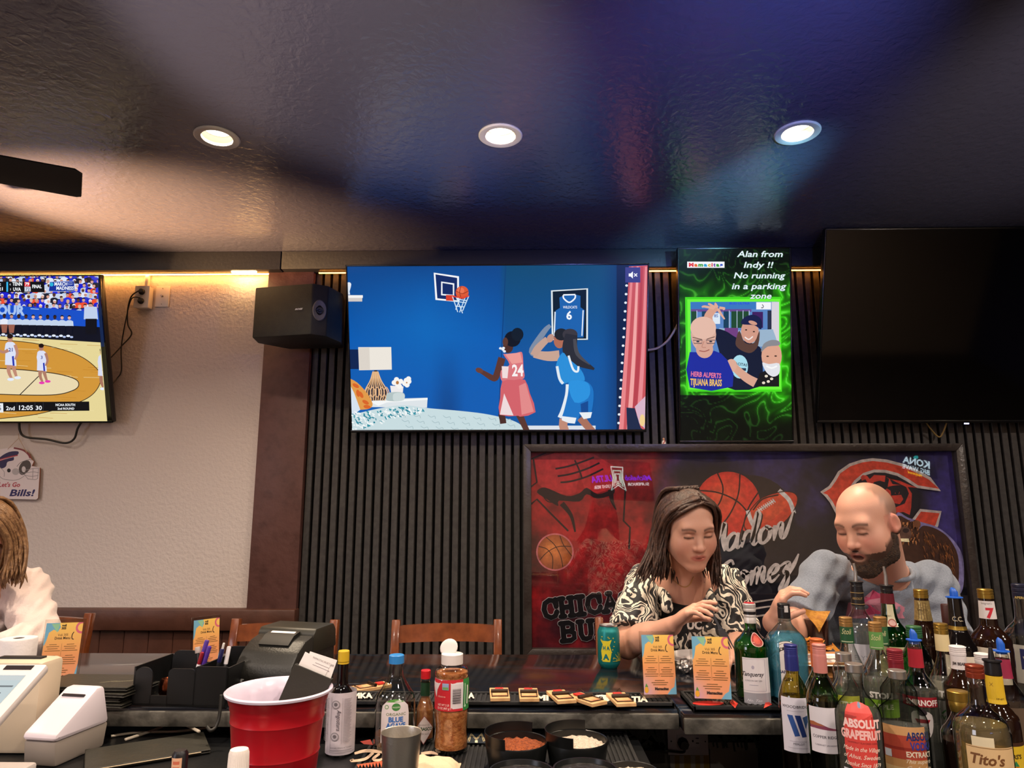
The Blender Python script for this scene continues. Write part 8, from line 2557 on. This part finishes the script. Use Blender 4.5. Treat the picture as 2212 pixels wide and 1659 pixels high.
# ---------------------------------------------------------------- bearded person in the grey shirt
rootm = thing('person', 'balding bearded person in grey T-shirt leaning over the bar', 'person', (MX, 2.72, 0.78))
Hm = Head((0, 0, 0), (-0.80, -0.52, -0.33), 2, 1.02, True)
Hm.c = np.array(P(1840, 1149, 2.13)) - Hm.M @ (np.array((0, 0.082, 0.006)) * Hm.s)
nk = np.array(P(1912, 1236, 2.40))
shR, shL = np.array(P(1784, 1240, 2.44)), np.array(P(2014, 1262, 2.48))
elR, wrR = np.array(P(1716, 1362, 2.32)), np.array(P(1672, 1345, 2.16))
elL, wrL = np.array(P(2052, 1398, 2.38)), np.array(P(1990, 1425, 2.20))
ch = np.array(P(1905, 1345, 2.53))
S = Sculpt((nk[0] - 0.50, 1.98, 0.98), (nk[0] + 0.36, 2.72, 1.68), 0.0036)
Hm.sculpt(S, 0.012)
S.cone(Hm.w(0, -0.03, -0.05), nk, 0.062, 0.066, 0.03)
S.cone(nk + np.array((0, 0.03, -0.02)), shR, 0.050, 0.050, 0.05).cone(nk + np.array((0, 0.03, -0.02)), shL, 0.050, 0.050, 0.05)
S.cone(nk + np.array((0, 0.06, -0.06)), ch, 0.075, 0.115, 0.06)
for a_, b_, c_ in ((shR, elR, wrR), (shL, elL, wrL)):
    S.cone(a_, b_, 0.060, 0.050, 0.02).cone(b_, c_, 0.050, 0.033, 0.015)
kM = np.array(P(1690, 1300, 2.10))
tipsM = hand(S, wrR + np.array((0, 0, 0.012)), np.array((0.30, -0.35, 0.9)), np.array((0.9, -0.2, -0.4)), (0.62, 0.66, 0.7, 0.75), 0.92, (0.85, 0.6), side=-1)
hand(S, wrL, np.array((-0.7, -0.6, -0.05)), np.array((0, 0, -1)), (0.4, 0.45, 0.5, 0.5), 0.98, (0.3, 0.3), side=-1)
def scalp(q, put):
    x, y, z = q[:, 0], q[:, 1], q[:, 2]
    nz_ = 0.006 * np.sin(x * 210) * np.sin(z * 190 + y * 160)
    line = (0.012 - y + nz_) / 0.02
    put(np.clip(line, 0, 1) * (z > -0.045) * np.clip((0.135 - z) / 0.03, 0, 1) * (np.abs(x) < 0.0775), '#5c4a40', 0.62)
    m_ = np.clip((-0.036 - z + 0.35 * np.clip(0.05 - y, 0, 0.06) + nz_) / 0.012, 0, 1) * (z > -0.135) * (y > -0.025)
    lips = np.clip(1.35 - np.sqrt((x / 0.021) ** 2 + ((z + 0.067) / 0.013) ** 2), 0, 1) * (y > 0.07)
    ch_ = np.clip((np.abs(x) * 0.8 + (z + 0.047)) / 0.02, 0, 1) * (y > 0.055) * (z > -0.060)
    put(m_ * (1 - lips) * (1 - ch_), '#2e201a', 0.9)
    put(np.exp(-((x / 0.014) ** 2 + ((z + 0.070) / 0.006) ** 2)) * (y > 0.04) * (y < 0.088), '#2a0c0c', 0.9)
bm_ = S.mesh('body', rootm, m_skin, lambda V: Hm.paint(V, '#cb9781', '#b0625a', '#4a352c', '#2c1c18', scalp, 0.16))
S = Sculpt(Hm.c - 0.17, Hm.c + 0.17, 0.0036)
for x in (-1, 1):
    S.cone(Hm.w(x * 0.064, 0.004, -0.040), Hm.w(x * 0.052, 0.020, -0.080), 0.017, 0.024, 0.02).cone(Hm.w(x * 0.052, 0.020, -0.080), Hm.w(x * 0.012, 0.068, -0.112), 0.026, 0.024, 0.02)
    S.cone(Hm.w(x * 0.004, 0.0905, -0.0490), Hm.w(x * 0.022, 0.080, -0.056), 0.0050, 0.0055, 0.006).cone(Hm.w(x * 0.022, 0.080, -0.056), Hm.w(x * 0.025, 0.070, -0.090), 0.0065, 0.014, 0.01)
S.ell(Hm.w(0, 0.070, -0.108), [0.026, 0.022, 0.022], 0.02, Hm.M)
S.ell(Hm.w(0, 0.092, -0.068), [0.0165, 0.02, 0.0125], 0.004, Hm.M, True)
S.ripple(lambda X, Y, Z_: 0.0022 * np.sin(X * 620 + 3 * np.sin(Z_ * 300)) * np.sin(Z_ * 540 + Y * 380))
S.mesh('beard', rootm, M('beard_brown', '#2f2019', 0.8, var=(140, '#46301f', 0.4, 0.65), bump=(320, 0.8)))
S = Sculpt((nk[0] - 0.40, 2.10, 0.96), (nk[0] + 0.40, 2.92, 1.50), 0.005)
S.cone(nk + np.array((0, 0.06, -0.075)), ch, 0.118, 0.165, 0.06)
S.cone(nk + np.array((-0.03, 0.05, -0.035)), shR, 0.066, 0.068, 0.05).cone(nk + np.array((0.03, 0.05, -0.035)), shL, 0.066, 0.068, 0.05)
S.cone(ch + np.array((-0.07, 0.02, 0)), np.array((MX - 0.06, 2.64, 0.96)), 0.135, 0.150, 0.06).cone(ch + np.array((0.07, 0.02, 0)), np.array((MX + 0.06, 2.64, 0.96)), 0.135, 0.150, 0.06)
X, Y, Z_ = S.pts((slice(None),) * 3)
for a_, b_, f_ in ((shR, elR, 0.80), (shL, elL, 0.82)):
    e_ = a_ + (b_ - a_) * f_
    S.cone(a_, e_ + (b_ - a_) * 0.12, 0.070, 0.076, 0.03)
    n_ = (b_ - a_) / np.linalg.norm(b_ - a_)
    near = ((X - e_[0]) ** 2 + (Y - e_[1]) ** 2 + (Z_ - e_[2]) ** 2) < 0.135 ** 2
    pl = (X - e_[0]) * n_[0] + (Y - e_[1]) * n_[1] + (Z_ - e_[2]) * n_[2]
    S.F = np.where(near & (np.abs(X - nk[0]) > 0.19), np.maximum(S.F, pl), S.F).astype(np.float32)
S.F += (0.004 * np.sin(X * 46 + Z_ * 60) * np.sin(Z_ * 34 - X * 22 + 2) + 0.0025 * np.sin(X * 90 - Z_ * 110 + Y * 40)).astype(np.float32)
S.cone(nk + np.array((-0.02, -0.05, 0.06)), nk + np.array((0.0, 0.01, -0.015)), 0.072, 0.074, 0.005, True)
tm_ = S.mesh('shirt', rootm, M('heather_grey', '#747b89', 0.85, var=(220, '#666d7b', 0.35, 0.65), bump=(200, 0.15), sheen=0.2))
sf = on_surface([tm_])
p = Pic([(1810, 1260), (1970, 1350)])
p.poly([(1826, 1336), (1832, 1302), (1858, 1298), (1886, 1274), (1912, 1290), (1938, 1302), (1954, 1312), (1954, 1336)], '#b8788c')
p.poly([(1860, 1298), (1886, 1274), (1912, 1290), (1910, 1326), (1866, 1330)], '#c04a70'); p.poly([(1866, 1330), (1890, 1318), (1916, 1330), (1930, 1350), (1850, 1350)], '#78809a')
projected(p, rootm, 'shirt_print', sf, VC('shirt_print', 0, 0.8), 1810, 1260, 1970, 1350)
b = B()
ring_ = []
for k in range(41):
    a = 2 * math.pi * k / 40
    ring_.append(Vector(nk) + Vector((0.080 * math.cos(a), 0.078 * math.sin(a) - 0.004, 0.012 + 0.030 * math.sin(a))) - rootm.location)
b.tube(ring_, 0.008, 8)
b.obj('collar', M('heather_grey', '#747b89'), rootm, 180)
legs(rootm, (MX, 2.71, 0.885), M('dark_denim', '#1c2030', 0.8), 0.13)
g = np.array(tipsM[0][0]) * 0.5 + np.array(tipsM[4][0]) * 0.5
oc = chip(g[0] + 0.030, g[1] - 0.012, g[2] - 0.036, 0.075, 'large yellow corn chip held in the fingers of the bearded person', None, 3)
oc.rotation_euler = (Matrix.Rotation(R(64), 3, 'X') @ Matrix.Rotation(R(172), 3, 'Z')).to_euler()
# ---------------------------------------------------------------- person cut by the left edge
rootl = thing('person', 'person with light brown hair in pale sweatshirt at left edge', 'person', (LX, 2.72, 0.78))
Hl = Head(P(-52, 1158, 2.26), (0.10, -0.90, -0.30), 0, 0.97)
nk = np.array(P(-40, 1262, 2.42))
shR, shL = np.array(P(-118, 1275, 2.48)), np.array(P(52, 1275, 2.48))
elR, wrR = np.array(P(-150, 1400, 2.34)), np.array(P(-60, 1405, 2.16))
elL, wrL = np.array(P(82, 1378, 2.36)), np.array(P(10, 1396, 2.18))
ch = np.array(P(-36, 1360, 2.55))
S = Sculpt((nk[0] - 0.36, 1.98, 0.98), (nk[0] + 0.36, 2.74, 1.66), 0.0042)
Hl.sculpt(S)
S.cone(Hl.w(0, -0.03, -0.05), nk, 0.05, 0.055, 0.03).cone(nk, shR, 0.045, 0.045, 0.05).cone(nk, shL, 0.045, 0.045, 0.05).cone(nk, ch, 0.09, 0.11, 0.05)
for a_, b_, c_ in ((shR, elR, wrR), (shL, elL, wrL)):
    S.cone(a_, b_, 0.05, 0.042, 0.02).cone(b_, c_, 0.042, 0.028, 0.02)
hand(S, wrL, np.array((-0.8, -0.5, 0)), np.array((0, 0, -1)), (0.4, 0.4, 0.45, 0.5), 0.88, (0.3, 0.3), side=-1)
hand(S, wrR, np.array((0.8, -0.5, 0)), np.array((0, 0, -1)), (0.4, 0.4, 0.45, 0.5), 0.88, (0.3, 0.3), side=1)
S.mesh('body', rootl, m_skin, lambda V: Hl.paint(V, '#cf9f8a', '#a8564e', '#6a4a38', '#3a2620'))
S = Sculpt((nk[0] - 0.40, 2.08, 0.96), (nk[0] + 0.40, 2.90, 1.46), 0.005)
S.cone(nk + np.array((0, 0.06, -0.05)), ch, 0.105, 0.145, 0.06).cone(nk + np.array((0, 0.05, -0.03)), shR, 0.055, 0.072, 0.06).cone(nk + np.array((0, 0.05, -0.03)), shL, 0.055, 0.072, 0.06).cone(ch, np.array((LX, 2.64, 0.96)), 0.15, 0.165, 0.06)
for a_, b_, c_ in ((shR, elR, wrR), (shL, elL, wrL)):
    S.cone(a_, b_, 0.074, 0.068, 0.03).cone(b_, b_ + (c_ - b_) * 0.88, 0.066, 0.046, 0.03)
X, Y, Z_ = S.pts((slice(None),) * 3)
S.F += (0.005 * np.sin(X * 50 + Z_ * 60) * np.sin(Z_ * 44 - X * 20 + Y * 30) + 0.003 * np.sin(X * 110 - Z_ * 90 + Y * 60)).astype(np.float32)
S.cone(nk + np.array((0, -0.03, 0.06)), nk, 0.062, 0.064, 0.005, True)
S.mesh('sweatshirt', rootl, M('pale_fleece', '#d8c4be', 0.9, bump=(120, 0.2), sheen=0.3))
legs(rootl, (LX, 2.71, 0.885), M('dark_denim', '#1c2030', 0.8))
S = Sculpt(Hl.c - 0.17, Hl.c + 0.17, 0.005)
S.ell(Hl.w(0, -0.018, 0.040), [0.084, 0.102, 0.090], 0.0, Hl.M)
X, Y, Z_ = S.pts((slice(None),) * 3)
q = (np.stack([X, Y, Z_], -1) - Hl.c) @ Hl.M / Hl.s
S.F = np.maximum(S.F, (np.minimum(q[..., 1] - 0.02, 0.075 - q[..., 2])).astype(np.float32))
m_hairl = M('hair_light_brown', '#6e4e34', 0.5, var=(60, '#8e6a48', 0.4, 0.65), bump=(180, 0.3))
S.mesh('hair', rootl, m_hairl)
b = B()
b.off = rootl.location
locks(b, Hl, 60, None, pathR, 0.0058, 5)
locks(b, Hl, 80, None, lambda t: [(0.02, 0.05 - 0.10 * t, 0.118), (0.080, 0.04 - 0.10 * t, 0.070), (0.098, 0.0 - 0.08 * t, -0.02), (0.100 + 0.02 * t, -0.01 - 0.06 * t, -0.09), (0.092 + 0.05 * t, 0.01 - 0.05 * t, -0.155)], 0.0056, 6, 0.01)
locks(b, Hl, 50, None, pathB, 0.0065, 7)
b.obj('hair_locks', m_hairl, rootl, 180)
